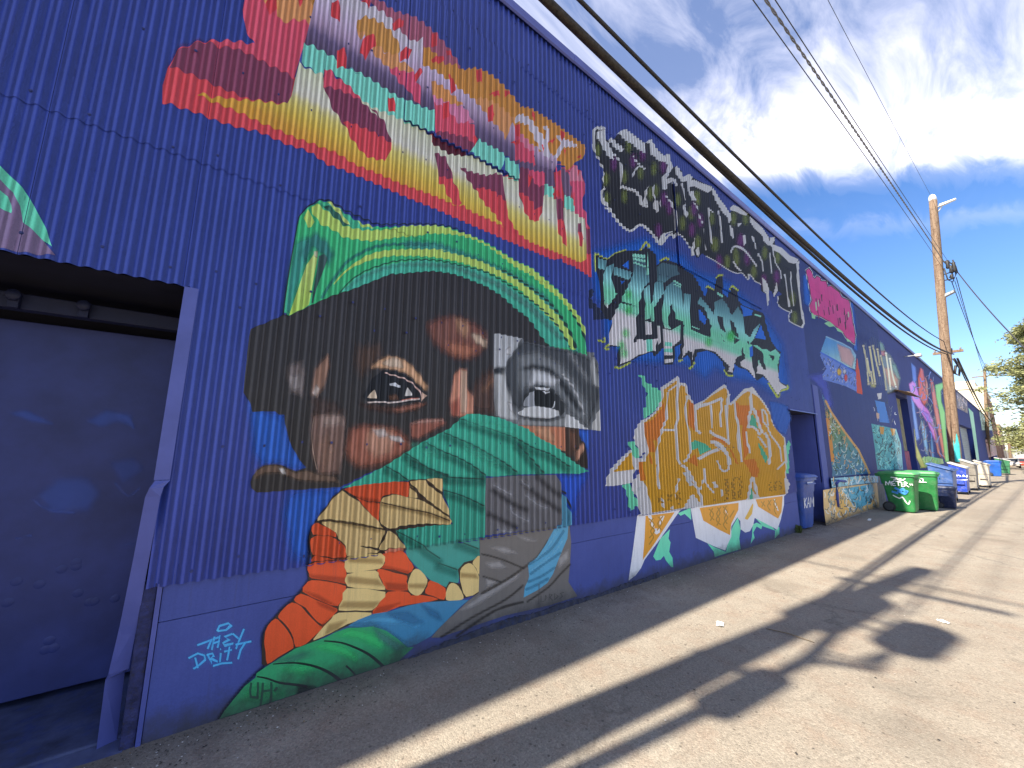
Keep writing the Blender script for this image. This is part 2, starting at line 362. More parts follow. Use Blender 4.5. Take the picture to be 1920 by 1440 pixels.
def base_plinth():
    """the painted concrete plinth under the steel, cast in two lifts, with a rough footing at its foot"""
    def strip(a, b_, y0, zlo, zhi, name, mat, n=40, rough=0.0):
        vs = []; fs = []
        for i in range(n+1):
            u = a+(b_-a)*i/n; w = rough*(rnd.random()-0.5)
            for y, z in ((y0+w, zlo(u)), (y0+w*0.4, zhi(u)), (0.26, zhi(u)), (0.26, zlo(u))): vs.append((u, y, z))
        for i in range(n):
            for k in range(4): fs.append((i*4+k, i*4+(k+1) % 4, i*4+4+(k+1) % 4, i*4+4+k))
        fs.append((0, 1, 2, 3)); fs.append((n*4+3, n*4+2, n*4+1, n*4))
        return fix_normals(mesh_obj(name, vs, fs, mat, WH))
    for a, b_ in ((-0.15, 9.72), (11.46, STEEL_END)):
        lift = lambda u: 0.585+SLOPE*u+0.006*math.sin(u*2.1)
        strip(a, b_, 0.012, lambda u: -0.7, lift, 'plinth_lower_lift', M_BLUE_CONC)
        strip(a, b_, 0.0125, lambda u: lift(u)+0.004, lambda u: sheet_bottom(u)+0.06, 'plinth_upper_lift', M_BLUE_CONC)
    strip(1.3, 4.6, -0.004, lambda u: -0.7, lambda u: ground_z(u)+0.045+0.018*math.sin(u*5)*math.sin(u*2.3)+0.014*(rnd.random()-0.5)-0.05*max(0.0, 1.6-u)/0.3, 'footing', M_FOOT, 130, 0.03)
base_plinth()
# ------------------------------------------------------------------ the rest of the warehouse
M_DARKBLUE = simple_mat('dark_blue_door', (0.034, 0.048, 0.19), 0.5, var=0.35, scale=3.0, bump=0.25, bscale=9.0)
M_TRACK = simple_mat('dark_track_paint', (0.010, 0.014, 0.05), 0.6)
M_TRIM = simple_mat('blue_flashing', (0.085, 0.105, 0.34), 0.38, var=0.18, scale=4.0, bump=0.1, bscale=20)
M_WOOD_BLUE = simple_mat('blue_weathered_timber', (0.03, 0.035, 0.12), 0.8, var=0.6, scale=18.0, bump=0.8, bscale=45, dirt=(0.03, 0.025, 0.02), dirt_amt=0.6)
M_SILL = simple_mat('stained_concrete_sill', (0.06, 0.075, 0.16), 0.75, var=0.55, scale=5.0, bump=0.3, bscale=25, dirt=(0.03, 0.05, 0.2), dirt_amt=0.7)
M_ROOF = simple_mat('grey_roofing', (0.25, 0.25, 0.26), 0.8)
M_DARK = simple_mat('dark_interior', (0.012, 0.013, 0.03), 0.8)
M_STEEL = simple_mat('galvanised_steel', (0.32, 0.33, 0.34), 0.45, 0.6, var=0.2)
M_BLACK = simple_mat('black_rubber', (0.018, 0.018, 0.018), 0.7)
M_GREYWHITE = simple_mat('pale_enamel', (0.55, 0.55, 0.53), 0.5)
M_CONC = simple_mat('bare_concrete', (0.26, 0.25, 0.23), 0.85, var=0.3, scale=8, bump=0.4, bscale=50)
def wpart(mb, name, mat, smooth=False, bevel=0.0): return mb.build(name, mat, WH, smooth, bevel)
def wall_with_openings(u0, u1, zlo, zhi, holes, depth, name, mat):
    us = sorted({u0, u1, *[h[0] for h in holes], *[h[1] for h in holes]}); zs = sorted({zlo, zhi, *[h[2] for h in holes], *[h[3] for h in holes]})
    mb = MB()
    for a, b_ in zip(us[:-1], us[1:]):
        for c, d in zip(zs[:-1], zs[1:]):
            if any(h[0] <= a and b_ <= h[1] and h[2] <= c and d <= h[3] for h in holes): continue
            mb.add([(a, 0, c), (b_, 0, c), (b_, 0, d), (a, 0, d)], [(0, 1, 2, 3)])
    for a, b_, c, d in holes:
        mb.add([(a, 0, c), (a, depth, c), (a, depth, d), (a, 0, d)], [(0, 1, 2, 3)]).add([(b_, 0, c), (b_, depth, c), (b_, depth, d), (b_, 0, d)], [(3, 2, 1, 0)]).add([(a, 0, d), (b_, 0, d), (b_, depth, d), (a, depth, d)], [(0, 3, 2, 1)]).add([(a, 0, c), (b_, 0, c), (b_, depth, c), (a, depth, c)], [(0, 1, 2, 3)])
    return wpart(mb, name, mat)
FAR_END = 108.0
wpart(MB().box(-0.15, 9.70, 0.05, 0.09, 0.6, ROOF_Z-0.1), 'dark_seam_backing', M_DARK); wpart(MB().box(9.70, 11.45, 0.05, 0.09, 2.40, ROOF_Z-0.1), 'dark_seam_backing', M_DARK); wpart(MB().box(11.45, STEEL_END, 0.05, 0.09, 0.4, ROOF_Z-0.1), 'dark_seam_backing', M_DARK); wpart(MB().box(-3.6, -0.15, 0.05, 0.09, 2.52, ROOF_Z-0.1), 'dark_seam_backing', M_DARK)  # near-black sheets added behind the steel so the seam gaps show dark
M_BLUE_STUCCO, _t, _b = new_mat('blue_painted_stucco'); wall_surface(_t, _b, (0.028, 0.05, 0.22), 0.8)
HOLES = [(22.4, 25.0, 0.50, 3.78), (48.3, 60.5, -1.2, 3.55), (82.5, 97.0, -1.6, 3.1)]
wall_with_openings(STEEL_END, FAR_END, -2.4, ROOF_Z-0.03, HOLES, 0.45, 'smooth_wall', M_BLUE_STUCCO)
wpart(MB().box(-9, -3.6, 0.0, 0.3, -0.5, ROOF_Z-0.03), 'near_wall', M_BLUE_STUCCO)
mb = MB(); mb.add([(-9, 0.02, ROOF_Z-0.03), (FAR_END, 0.02, ROOF_Z-0.03), (FAR_END, 24, ROOF_Z+0.9), (-9, 24, ROOF_Z+0.9)], [(0, 1, 2, 3)]); wpart(mb, 'roof', M_ROOF)
mb = MB(); mb.add([(-9, 24, -3), (FAR_END, 24, -3), (FAR_END, 24, ROOF_Z+0.9), (-9, 24, ROOF_Z+0.9)], [(0, 1, 2, 3)]); wpart(mb, 'rear_wall', M_BLUE_STUCCO)
for x in (-9, FAR_END):
    mb = MB(); mb.add([(x, 0, -3), (x, 24, -3), (x, 24, ROOF_Z+0.9), (x, 0, ROOF_Z-0.03)], [(0, 1, 2, 3)]); wpart(mb, 'end_wall', M_BLUE_STUCCO)
# folded steel along the roof edge, in lengths
x = -9.0
while x < FAR_END:
    x1 = min(FAR_END, x+3.05); dz = rnd.uniform(-0.004, 0.004)
    mb = MB(); prof = [(-0.045, -0.11), (-0.062, -0.095), (-0.070, 0.0), (-0.045, 0.022), (0.10, 0.035), (0.10, 0.0), (-0.03, -0.01), (-0.035, -0.105)]
    vs = [(xx, y, ROOF_Z+z+dz) for xx in (x, x1-0.004) for y, z in prof]; n = len(prof)
    mb.add(vs, [(i, (i+1) % n, n+(i+1) % n, n+i) for i in range(n)]+[tuple(range(n))[::-1], tuple(range(n, 2*n))])
    fix_normals(wpart(mb, 'roof_edge_flashing', M_TRIM)); x = x1
# ---- loading door, recessed behind the steel
def loading_door():
    u0, u1, hd = -3.6, -0.22, 2.50
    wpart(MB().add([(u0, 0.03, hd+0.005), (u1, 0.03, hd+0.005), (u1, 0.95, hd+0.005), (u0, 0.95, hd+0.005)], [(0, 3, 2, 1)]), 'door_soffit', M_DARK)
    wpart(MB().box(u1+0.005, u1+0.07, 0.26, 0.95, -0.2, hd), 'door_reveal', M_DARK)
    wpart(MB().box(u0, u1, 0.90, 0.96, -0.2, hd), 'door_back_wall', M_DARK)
    d = wpart(MB().box(u0, -0.295, 0.77, 0.805, 0.075, 2.315), 'sliding_door', M_DARKBLUE, bevel=0.004)
    r = random.Random(3)
    for k in range(17):        # rounded dents pressed in the door sheet
        cx, cz = r.uniform(-1.15, -0.42), r.uniform(0.28, 0.85); q = MB()
        q.lathe([(0.03, 0.0025), (0.024, 0.0005), (0.014, -0.001), (0.002, -0.0015)], 14, (cx, 0.769, cz), 'y'); q.build('door_dent', M_DARKBLUE, d, True)
    wpart(MB().box(u0, u1, 0.52, 0.60, 2.335, 2.43), 'door_track', M_TRACK, bevel=0.006)
    for cx in (-1.02, -0.74):
        h = wpart(MB().box(cx-0.022, cx+0.022, 0.48, 0.52, 2.33, 2.42), 'roller_hanger', M_TRACK, bevel=0.003)
        MB().lathe([(0.03, -0.012), (0.034, 0.0), (0.03, 0.012)], 14, (cx, 0.465, 2.40), 'y').build('roller', M_TRACK, h, True)
    wpart(MB().box(u0, u1-0.004, 0.10, 0.90, -0.3, 0.035), 'door_sill', M_SILL, bevel=0.01)
    wpart(MB().hexa([(u0, 0.0, -0.3), (u1, 0.0, -0.3), (u1, 0.10, -0.3), (u0, 0.10, -0.3), (u0, 0.0, 0.004), (u1, 0.0, 0.004), (u1, 0.099, 0.022), (u0, 0.099, 0.022)]), 'sill_ramp', M_SILL)
    # jamb flashing: upright length, then the torn lower length leaning into the doorway
    mb = MB(); mb.hexa([(-0.248, -0.022, 1.352), (-0.185, -0.022, 1.352), (-0.185, -0.017, 1.352), (-0.248, -0.017, 1.352), (-0.240, -0.022, 2.492), (-0.178, -0.022, 2.492), (-0.178, -0.017, 2.492), (-0.240, -0.017, 2.492)])
    mb.hexa([(-0.253, -0.022, 1.352), (-0.248, -0.022, 1.352), (-0.248, 0.05, 1.352), (-0.253, 0.05, 1.352), (-0.245, -0.022, 2.492), (-0.240, -0.022, 2.492), (-0.240, 0.05, 2.492), (-0.245, 0.05, 2.492)])
    wpart(mb, 'jamb_flashing', M_TRIM)
    def bent(pts, name):
        vs = []; fs = []
        for (x, y, z, w, t) in pts:
            dx, dy = math.cos(t)*w, math.sin(t)*w
            vs += [(x, y, z), (x+dx, y+dy, z), (x+dx, y+dy+0.003, z), (x, y+0.003, z)]
        for i in range(len(pts)-1):
            for k in range(4): fs.append((4*i+k, 4*i+(k+1) % 4, 4*i+4+(k+1) % 4, 4*i+4+k))
        fs += [(0, 1, 2, 3), tuple(len(vs)-4+k for k in (3, 2, 1, 0))]
        return fix_normals(mesh_obj(name, vs, fs, M_TRIM, WH))
    bent([(-0.247, -0.030, 1.350, 0.065, 0.0), (-0.262, -0.060, 1.315, 0.060, 0.35), (-0.275, -0.050, 1.265, 0.062, 0.1), (-0.288, -0.010, 0.95, 0.064, -0.05), (-0.305, 0.03, 0.60, 0.070, -0.1), (-0.322, 0.05, 0.37, 0.075, 0.1), (-0.330, 0.055, 0.345, 0.078, 0.55), (-0.325, 0.075, 0.012, 0.074, 0.30)], 'torn_flashing')
    wpart(MB().box(-0.236, -0.176, 0.012, 0.11, -0.1, 0.80), 'jamb_post', M_WOOD_BLUE, bevel=0.006)
    wpart(MB().box(-0.174, -0.153, 0.004, 0.08, -0.1, 0.79), 'jamb_angle', M_TRIM)
loading_door()
# ---- small entrance
def small_entrance():
    u0, u1, hd = DOOR_2; z0 = -0.3
    wpart(MB().box(u0-0.02, u0, 0.02, 0.9, z0, hd), 'entrance_reveal', M_BLUE_CONC); wpart(MB().box(u1, u1+0.02, 0.02, 0.9, z0, hd), 'entrance_reveal', M_BLUE_CONC)
    wpart(MB().box(u0-0.02, u1+0.02, 0.02, 0.9, hd+0.001, hd+0.03), 'entrance_soffit', M_DARK)
    d = wpart(MB().box(u0, u1, 0.80, 0.84, z0, hd), 'entrance_door', M_DARKBLUE); MB().lathe([(0.012, 0.0), (0.03, 0.02), (0.03, 0.05), (0.0, 0.06)], 12, (u0+0.2, 0.73, 0.9), 'y').build('door_knob', M_STEEL, d, True)
    wpart(MB().hexa([(u0-0.06, -0.06, hd-0.015), (u1+0.06, -0.06, hd-0.015), (u1+0.06, 0.02, hd+0.01), (u0-0.06, 0.02, hd+0.01), (u0-0.06, -0.058, hd), (u1+0.06, -0.058, hd), (u1+0.06, 0.02, hd+0.035), (u0-0.06, 0.02, hd+0.035)]), 'entrance_head_flashing', M_TRIM)
    wpart(MB().box(u1+0.03, u1+0.42, -0.030, 0.02, -0.4, 3.08), 'entrance_post', M_BLUE_CONC, bevel=0.006)
small_entrance()
# ---- painted concrete ledge beyond the entrance
LEDGE_Y = -0.105
def ledge():
    a, b_ = 11.87, 17.2
    top = lambda u: 0.93+SLOPE*u
    mb = MB().hexa([(a, LEDGE_Y, -0.8), (b_, LEDGE_Y, -0.8), (b_, 0.01, -0.8), (a, 0.01, -0.8), (a, LEDGE_Y, top(a)-0.28), (b_, LEDGE_Y, top(b_)-0.28), (b_, 0.01, top(b_)-0.28), (a, 0.01, top(a)-0.28)])
    o = wpart(mb, 'ledge', M_CONC, bevel=0.01)
    MB().hexa([(a+0.35, LEDGE_Y+0.025, top(a)-0.278), (b_-0.3, LEDGE_Y+0.025, top(b_)-0.278), (b_-0.3, 0.012, top(b_)-0.278), (a+0.35, 0.012, top(a)-0.278), (a+0.35, LEDGE_Y+0.025, top(a)), (b_-0.3, LEDGE_Y+0.025, top(b_)), (b_-0.3, 0.012, top(b_)), (a+0.35, 0.012, top(a))]).build('ledge_cap', M_CONC, o, bevel=0.01)
    MB().tube([(a+0.9, LEDGE_Y-0.03, top(a)-0.05), (a+0.35, LEDGE_Y-0.03, top(a)-0.01), (a+0.1, LEDGE_Y-0.03, top(a)-0.06), (a+0.06, LEDGE_Y-0.03, top(a)-0.3), (a+0.08, LEDGE_Y-0.01, top(a)-0.6)], 0.03, 8).build('pipe_rail', M_BLUE_CONC, o, True)
ledge()
# ---- tall opening with a tin hood, roll-up door, dark doorway
def far_openings():
    a, b_, c, d = HOLES[0]
    M_OLIVE = simple_mat('sprayed_olive_board', (0.22, 0.20, 0.10), 0.8, var=0.6, scale=4, dirt=(0.06, 0.05, 0.05), dirt_amt=0.7)
    M_ROSE = simple_mat('sprayed_rose_board', (0.30, 0.07, 0.11), 0.8, var=0.5, scale=5)
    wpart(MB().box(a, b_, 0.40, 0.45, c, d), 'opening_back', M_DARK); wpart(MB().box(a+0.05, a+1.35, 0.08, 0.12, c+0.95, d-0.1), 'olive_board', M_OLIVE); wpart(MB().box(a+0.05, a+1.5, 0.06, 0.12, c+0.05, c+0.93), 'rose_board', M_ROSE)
    wpart(MB().hexa([(a-0.1, -0.45, d+0.02), (b_+0.1, -0.45, d+0.02), (b_+0.1, 0.02, d+0.2), (a-0.1, 0.02, d+0.2), (a-0.1, -0.45, d+0.04), (b_+0.1, -0.45, d+0.04), (b_+0.1, 0.02, d+0.22), (a-0.1, 0.02, d+0.22)]), 'tin_hood', simple_mat('rusty_tin', (0.36, 0.24, 0.15), 0.6, 0.3, var=0.4))
    for k in range(3): wpart(MB().box(a, b_, -0.25-0.28*k, 0.0-0.28*k+0.02, -0.6, c-0.02-0.26*k), 'step', M_CONC, bevel=0.01)
    a, b_, c, d = HOLES[1]; n = 28
    for k in range(n): wpart(MB().hexa([(a, 0.30, c+(d-c)*k/n), (b_, 0.30, c+(d-c)*k/n), (b_, 0.36, c+(d-c)*k/n), (a, 0.36, c+(d-c)*k/n), (a, 0.325, c+(d-c)*(k+0.94)/n), (b_, 0.325, c+(d-c)*(k+0.94)/n), (b_, 0.36, c+(d-c)*(k+0.94)/n), (a, 0.36, c+(d-c)*(k+0.94)/n)]), 'roll_up_slat', M_STEEL)
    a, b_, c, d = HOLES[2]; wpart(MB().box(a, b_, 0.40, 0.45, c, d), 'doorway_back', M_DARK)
    a_ = wpart(MB().box(26.0, 26.06, -0.4, 0.0, 5.9, 5.94), 'wall_light_arm', M_STEEL); MB().box(25.85, 26.2, -0.6, -0.38, 5.84, 5.95).build('wall_light_head', M_GREYWHITE, a_, bevel=0.02)
far_openings()
# ---- screws along the sheets
def screws():
    vs = []; fs = []; r = random.Random(11)
    def screw(u, z):
        d = surf_depth(u, z)+0.002; b = len(vs)
        for rad, dd in ((0.0095, 0.0), (0.0095, 0.002), (0.0055, 0.002), (0.005, 0.0065)):
            for k in range(6): vs.append((u+rad*math.cos(k*math.pi/3), -(d+dd), z+rad*math.sin(k*math.pi/3)))
        for i in range(3):
            for k in range(6): fs.append((b+6*i+k, b+6*i+(k+1) % 6, b+6*i+6+(k+1) % 6, b+6*i+6+k))
        fs.append(tuple(b+18+k for k in range(6)))
    for z0 in (0.86, 1.55, 2.45, 2.62, 3.40, 4.10, 4.85, 5.55, 5.92, 6.40):
        u = -3.4
        while u < 16:
            k = math.floor(u/PITCH); uu = (k+0.5)*PITCH if r.random() < 0.7 else k*PITCH; zz = z0+r.uniform(-0.03, 0.03)+(SLOPE*uu if z0 < 1 else 0)
            if not (uu < -0.2 and zz < 2.53) and not (9.6 < uu < 11.9 and zz < 2.4) and zz > sheet_bottom(uu)+0.02: screw(uu, zz)
            u += PITCH*r.choice((3, 3, 4, 5))
    o = mesh_obj('screws', vs, fs, M_DARKBLUE, WH); o['kind'] = 'stuff'
screws()
# ------------------------------------------------------------------ murals: paint laid on the wall's own relief
PAINT_GAIN = 2.0
def project(u, v, Y=None):
    """image pixel of a wall point (used to place soft edges and fades along the traced shapes)"""
    x, y, z = u, (WALL_Y if Y is None else Y), v-EYE
    a = x*ALONG[0]+y*INTO[0]+z*UP[0]; b = x*ALONG[1]+y*INTO[1]+z*UP[1]; c = x*ALONG[2]+y*INTO[2]+z*UP[2]
    return CX+FPX*a/c, CY+FPX*b/c
TILES = {}  # zoomed crops of the image; mural outlines are traced in their pixels
def tiles(**kw): TILES.update(kw)
def parse(s, default):
    out = []; t = default
    for w in s.split():
        if w[0] == '@': t = TILES[w[1:]]; continue
        a, b = w.split(','); out.append((t[0]+float(a)/t[2], t[1]+float(b)/t[2]))
    return out
def smooth_path(p, closed=True, n=4):
    m = len(p); out = []
    rng = range(m if closed else m-1)
    for i in rng:
        g = (lambda k: p[k % m]) if closed else (lambda k: p[max(0, min(m-1, k))])
        a, b, c, d = g(i-1), g(i), g(i+1), g(i+2)
        for j in range(n):
            t = j/n; t2 = t*t; t3 = t2*t
            out.append(tuple(0.5*(2*b[q]+(c[q]-a[q])*t+(2*a[q]-5*b[q]+4*c[q]-d[q])*t2+(3*b[q]-a[q]-3*c[q]+d[q])*t3) for q in (0, 1)))
    if not closed: out.append(p[-1])
    return out
def ribbon(p, w0, w1=None):
    w1 = w0 if w1 is None else w1; m = len(p); le = []; ri = []
    for i in range(m):
        a = p[max(0, i-1)]; b = p[min(m-1, i+1)]; dx, dy = b[0]-a[0], b[1]-a[1]; l = math.hypot(dx, dy) or 1.0
        w = (w0+(w1-w0)*i/max(1, m-1))*0.5
        if 0 < i < m-1:     # keep the width at corners
            c = p[i]; e = math.hypot(c[0]-a[0], c[1]-a[1]) or 1.0; dot = ((c[0]-a[0])*dx+(c[1]-a[1])*dy)/(e*l); w = w/max(0.55, dot)
        ox, oy = -dy/l*w, dx/l*w
        c = p[i]
        if i == 0: c = (c[0]-dx/l*w*0.5, c[1]-dy/l*w*0.5)
        if i == m-1: c = (c[0]+dx/l*w*0.5, c[1]+dy/l*w*0.5)
        le.append((c[0]+ox, c[1]+oy)); ri.append((c[0]-ox, c[1]-oy))
    return le+ri[::-1]
def clip_v(poly, c, keep_above):
    out = []; m = len(poly)
    for i in range(m):
        a = poly[i]; b = poly[(i+1) % m]; ia = (a[1] >= c) == keep_above; ib = (b[1] >= c) == keep_above
        if ia: out.append(a)
        if ia != ib and b[1] != a[1]:
            t = (c-a[1])/(b[1]-a[1]); out.append((a[0]+(b[0]-a[0])*t, c))
    return out
def slab_cells(poly, step):
    """trapezoids of a polygon (non-zero winding) between vertical cut lines that follow the corrugation"""
    P = np.array(poly); Q = np.roll(P, -1, axis=0)
    lo, hi = P[:, 0].min(), P[:, 0].max()
    cuts = set(np.round(P[:, 0], 6)); k0 = math.ceil(lo/step); k1 = math.floor(hi/step)
    cuts.update(np.round(np.arange(k0, k1+1)*step, 6))
    s0 = math.ceil((lo-SHEET_0)/SHEET_W); s1 = math.floor((hi-SHEET_0)/SHEET_W)
    gaps = [(SHEET_0+k*SHEET_W-SEAM_GAP.get(k-1, 0.004), SHEET_0+k*SHEET_W) for k in range(s0, s1+2)] if lo < STEEL_END else []
    for ga, gb in gaps: cuts.update((round(ga, 6), round(gb, 6)))
    gaps = [(round(ga, 6)-1e-6, round(gb, 6)+1e-6) for ga, gb in gaps]
    cuts = sorted(c for c in cuts if lo-1e-9 <= c <= hi+1e-9); el = np.minimum(P[:, 0], Q[:, 0]); eh = np.maximum(P[:, 0], Q[:, 0])
    res = []
    for a, b in zip(cuts[:-1], cuts[1:]):
        if b-a < 2e-6: continue
        m = 0.5*(a+b); idx = np.nonzero((el < m) & (eh > m))[0]
        if len(idx) < 2: continue
        vm = []
        for e in idx:
            p, q = P[e], Q[e]; k = (q[1]-p[1])/(q[0]-p[0]); vm.append((p[1]+k*(m-p[0]), p[1]+k*(a-p[0]), p[1]+k*(b-p[0]), 1 if q[0] > p[0] else -1))
        vm.sort(); w = 0; start = None
        for t in vm:
            w0 = w; w += t[3]
            if w0 == 0 and w != 0: start = t
            elif w0 != 0 and w == 0: res.append([(a, start[1]), (b, start[2]), (b, t[2]), (a, t[1])])
    return res
def sdist(px, py, poly):
    """signed distance in image pixels, positive inside"""
    P = np.array(poly); Q = np.roll(P, -1, axis=0); X = np.asarray(px)[:, None]; Y = np.asarray(py)[:, None]
    d = Q-P; l2 = (d**2).sum(1)+1e-12
    t = np.clip(((X-P[:, 0])*d[:, 0]+(Y-P[:, 1])*d[:, 1])/l2, 0, 1)
    dist = np.sqrt((X-P[:, 0]-t*d[:, 0])**2+(Y-P[:, 1]-t*d[:, 1])**2).min(1)
    c = ((P[:, 1] > Y) != (Q[:, 1] > Y)) & (X < (Q[:, 0]-P[:, 0])*(Y-P[:, 1])/(Q[:, 1]-P[:, 1]+1e-12)+P[:, 0])
    return np.where(c.sum(1) % 2 == 1, dist, -dist)
def surf_depth_v(U, um, vm):
    k = (um-SHEET_0)/SHEET_W; k0 = np.floor(k); tilt = 0.003*((U-SHEET_0)/SHEET_W-k0)
    row = np.where(vm > LAPS[1], 0.009, np.where(vm > LAPS[0], 0.0045, 0.0))
    pl = ((um >= 1.035) & (um <= 2.325)) | ((um >= 5.55) & (um <= 8.8))
    row = np.where(pl & (vm > 4.39) & (vm < LAPS[1]), 0.026, row)
    t = U/STEP; i = np.floor(t+1e-9); f = t-i
    d = AMP*((1-f)*np.cos(math.pi*i/4)+f*np.cos(math.pi*(i+1)/4))+tilt+row
    d = np.where(vm < np.where(um > 11.42, 0.90, 0.775)+SLOPE*um, -0.012, d)
    return np.where(um > STEEL_END, 0.006, d)
class Mural:
    def __init__(s, name, parent, label=None, tile=None, lift=0.0008, plane=None):
        s.name, s.parent, s.label = name, parent, label; s.tile = tile or (0, 0, 1.0)
        s.boxes = []; s.parts = [(name, [])]; s.base = lift; s.flat = plane is not None; s.Y = plane if s.flat else WALL_Y
    def part(s, name): s.parts.append((name, [])); return s
    def _layer(s, bb):
        k = 1+max([l for (a, b, c, d, l) in s.boxes if a < bb[1] and b > bb[0] and c < bb[3] and d > bb[2]], default=0)
        s.boxes.append((bb[0], bb[1], bb[2], bb[3], k)); return k
    def poly(s, col, pts, smooth=0, grad=None, soft=0.0, alpha=1.0):
        p = parse(pts, s.tile) if isinstance(pts, str) else pts
        if smooth: p = smooth_path(p, True, 3 if smooth is True else smooth)
        if grad:
            (x0, y0), (x1, y1) = parse(grad[0], s.tile); grad = ((x0, y0, x1, y1), [(t, hexlin(c, PAINT_GAIN)) for t, c in grad[1]])
        uv = []
        for q in p:
            r = pixel_ray(*q); k = s.Y/r[1]; uv.append((r[0]*k, r[2]*k+EYE))
        us = [a for a, _ in uv]; vs = [b for _, b in uv]
        bb = (min(us), max(us), min(vs), max(vs)); s.parts[-1][1].append((hexlin(col, PAINT_GAIN) if col else (0.5, 0.5, 0.5), uv, p, grad, soft, alpha, s._layer(bb)))
        return s
    def blob(s, col, tile, x, y, rx, ry, soft, alpha=1.0, tilt=0.0):
        t = TILES[tile]; c, w = math.cos(tilt), math.sin(tilt); pts = []
        for k in range(14):
            a = 2*math.pi*k/14; dx, dy = rx*math.cos(a), ry*math.sin(a); pts.append((t[0]+(x+dx*c-dy*w)/t[2], t[1]+(y+dx*w+dy*c)/t[2]))
        return s.poly(col, pts, soft=soft, alpha=alpha)
    def scribble(s, cols, pts, n, w, size, seed=1):
        """n short hand-drawn strokes scattered inside an outline"""
        r = random.Random(seed); P = parse(pts, s.tile); xs = [a for a, _ in P]; ys = [b for _, b in P]; k = 0; tries = 0
        while k < n and tries < n*30:
            tries += 1; x, y = r.uniform(min(xs), max(xs)), r.uniform(min(ys), max(ys))
            if sdist([x], [y], P)[0] < size*0.35: continue
            a = r.uniform(0.8, 2.3); b = a+r.uniform(-1.6, 1.6); q = [(x-math.cos(a)*size*.5, y-math.sin(a)*size*.6), (x, y), (x+math.cos(b)*size*.5, y+math.sin(b)*size*.6)]
            s.line(r.choice(cols), w*r.uniform(.6, 1.3), q); k += 1
        return s
    def net(s, col, pts, cw, ch, w, shear=0.0):
        """a fish-net of wavy lines inside an outline (image pixels)"""
        P = parse(pts, s.tile); xs = [a for a, _ in P]; ys = [b for _, b in P]
        nx = int((max(xs)-min(xs))/cw)+2; ny = int((max(ys)-min(ys))/ch)+2
        for i in range(nx):
            for sg in (-1, 1):
                run = []
                for j in range(ny*2+1):
                    y = min(ys)+j*ch*0.5; x = min(xs)+i*cw+sg*cw*0.25*(1 if (j % 2) else -1)+shear*(y-min(ys))+cw*0.1*math.sin(i*3.1+j*1.7); y += shear*0
                    y2 = y+(x-min(xs))*-0.17
                    if sdist([x], [y2], P)[0] > w*0.6: run.append((x, y2))
                    else:
                        if len(run) > 1: s.line(col, w, run)
                        run = []
                if len(run) > 1: s.line(col, w, run)
        return s
    def mist(s, col, pts, soft, alpha=1.0): return s.poly(col, pts, soft=soft, alpha=alpha)
    def line(s, col, w, pts, w1=None, smooth=True, closed=False, soft=0.0, alpha=1.0):
        p = parse(pts, s.tile) if isinstance(pts, str) else pts
        if closed: p = p+[p[0]]
        if smooth and len(p) > 2: p = smooth_path(p, False, 3)
        return s.poly(col, ribbon(p, w, w1), soft=soft, alpha=alpha)
    def _cells(s, shape):
        col, uv, px, grad, soft, alpha, layer = shape
        us = [a for a, _ in uv]; um = sum(us)/len(us); step = STEP
        if um > STEEL_END: step = 0.5
        if soft:
            mpp = 0.004+0.0009*max(0, um)*1.6     # metres an image pixel spans here
            gx, gy = [], []
            x0 = min(a for a, _ in px)-soft; x1 = max(a for a, _ in px)+soft; y0 = min(b for _, b in px)-soft; y1 = max(b for _, b in px)+soft
            dom = []
            for q in ((x0, y0), (x1, y0), (x1, y1), (x0, y1)):
                r = pixel_ray(*q); k = s.Y/r[1]; dom.append((r[0]*k, r[2]*k+EYE))
            if um > STEEL_END: step = 0.12
            cells = slab_cells(dom, step); dv = max(0.012, min(0.06, soft*mpp*0.6))
        else:
            cells = slab_cells(uv, step); dv = 0.05 if grad else None
        out = []
        for c in cells:
            vs = [q[1] for q in c]; lo, hi = min(vs), max(vs); u = 0.25*sum(q[0] for q in c)
            if hi-lo < 1e-6: continue
            gap = (not s.flat) and u < STEEL_END and (u-SHEET_0) % SHEET_W > SHEET_W-SEAM_GAP.get(math.floor((u-SHEET_0)/SHEET_W), 0.004)
            cuts = [ground_z(u)+0.004] if s.flat else [ground_z(u)+0.004, sheet_bottom(u), LAPS[0], LAPS[1]]
            if patch_lap(u): cuts.append(4.39)
            if dv: cuts += [k*dv for k in range(math.ceil(lo/dv), math.floor(hi/dv)+1)]
            cuts = sorted(k for k in cuts if lo < k < hi)
            rest = c
            for k in cuts:
                below = clip_v(rest, k, False); rest = clip_v(rest, k, True)
                if len(below) > 2 and not (gap and k > sheet_bottom(u)+1e-6): out.append((below, u))
            if len(rest) > 2 and not (gap and 0.5*(min(q[1] for q in rest)+max(q[1] for q in rest)) > sheet_bottom(u)): out.append((rest, u))
        return [(c, u) for c, u in out if sum(q[1] for q in c)/len(c) > ground_z(u)+0.003]
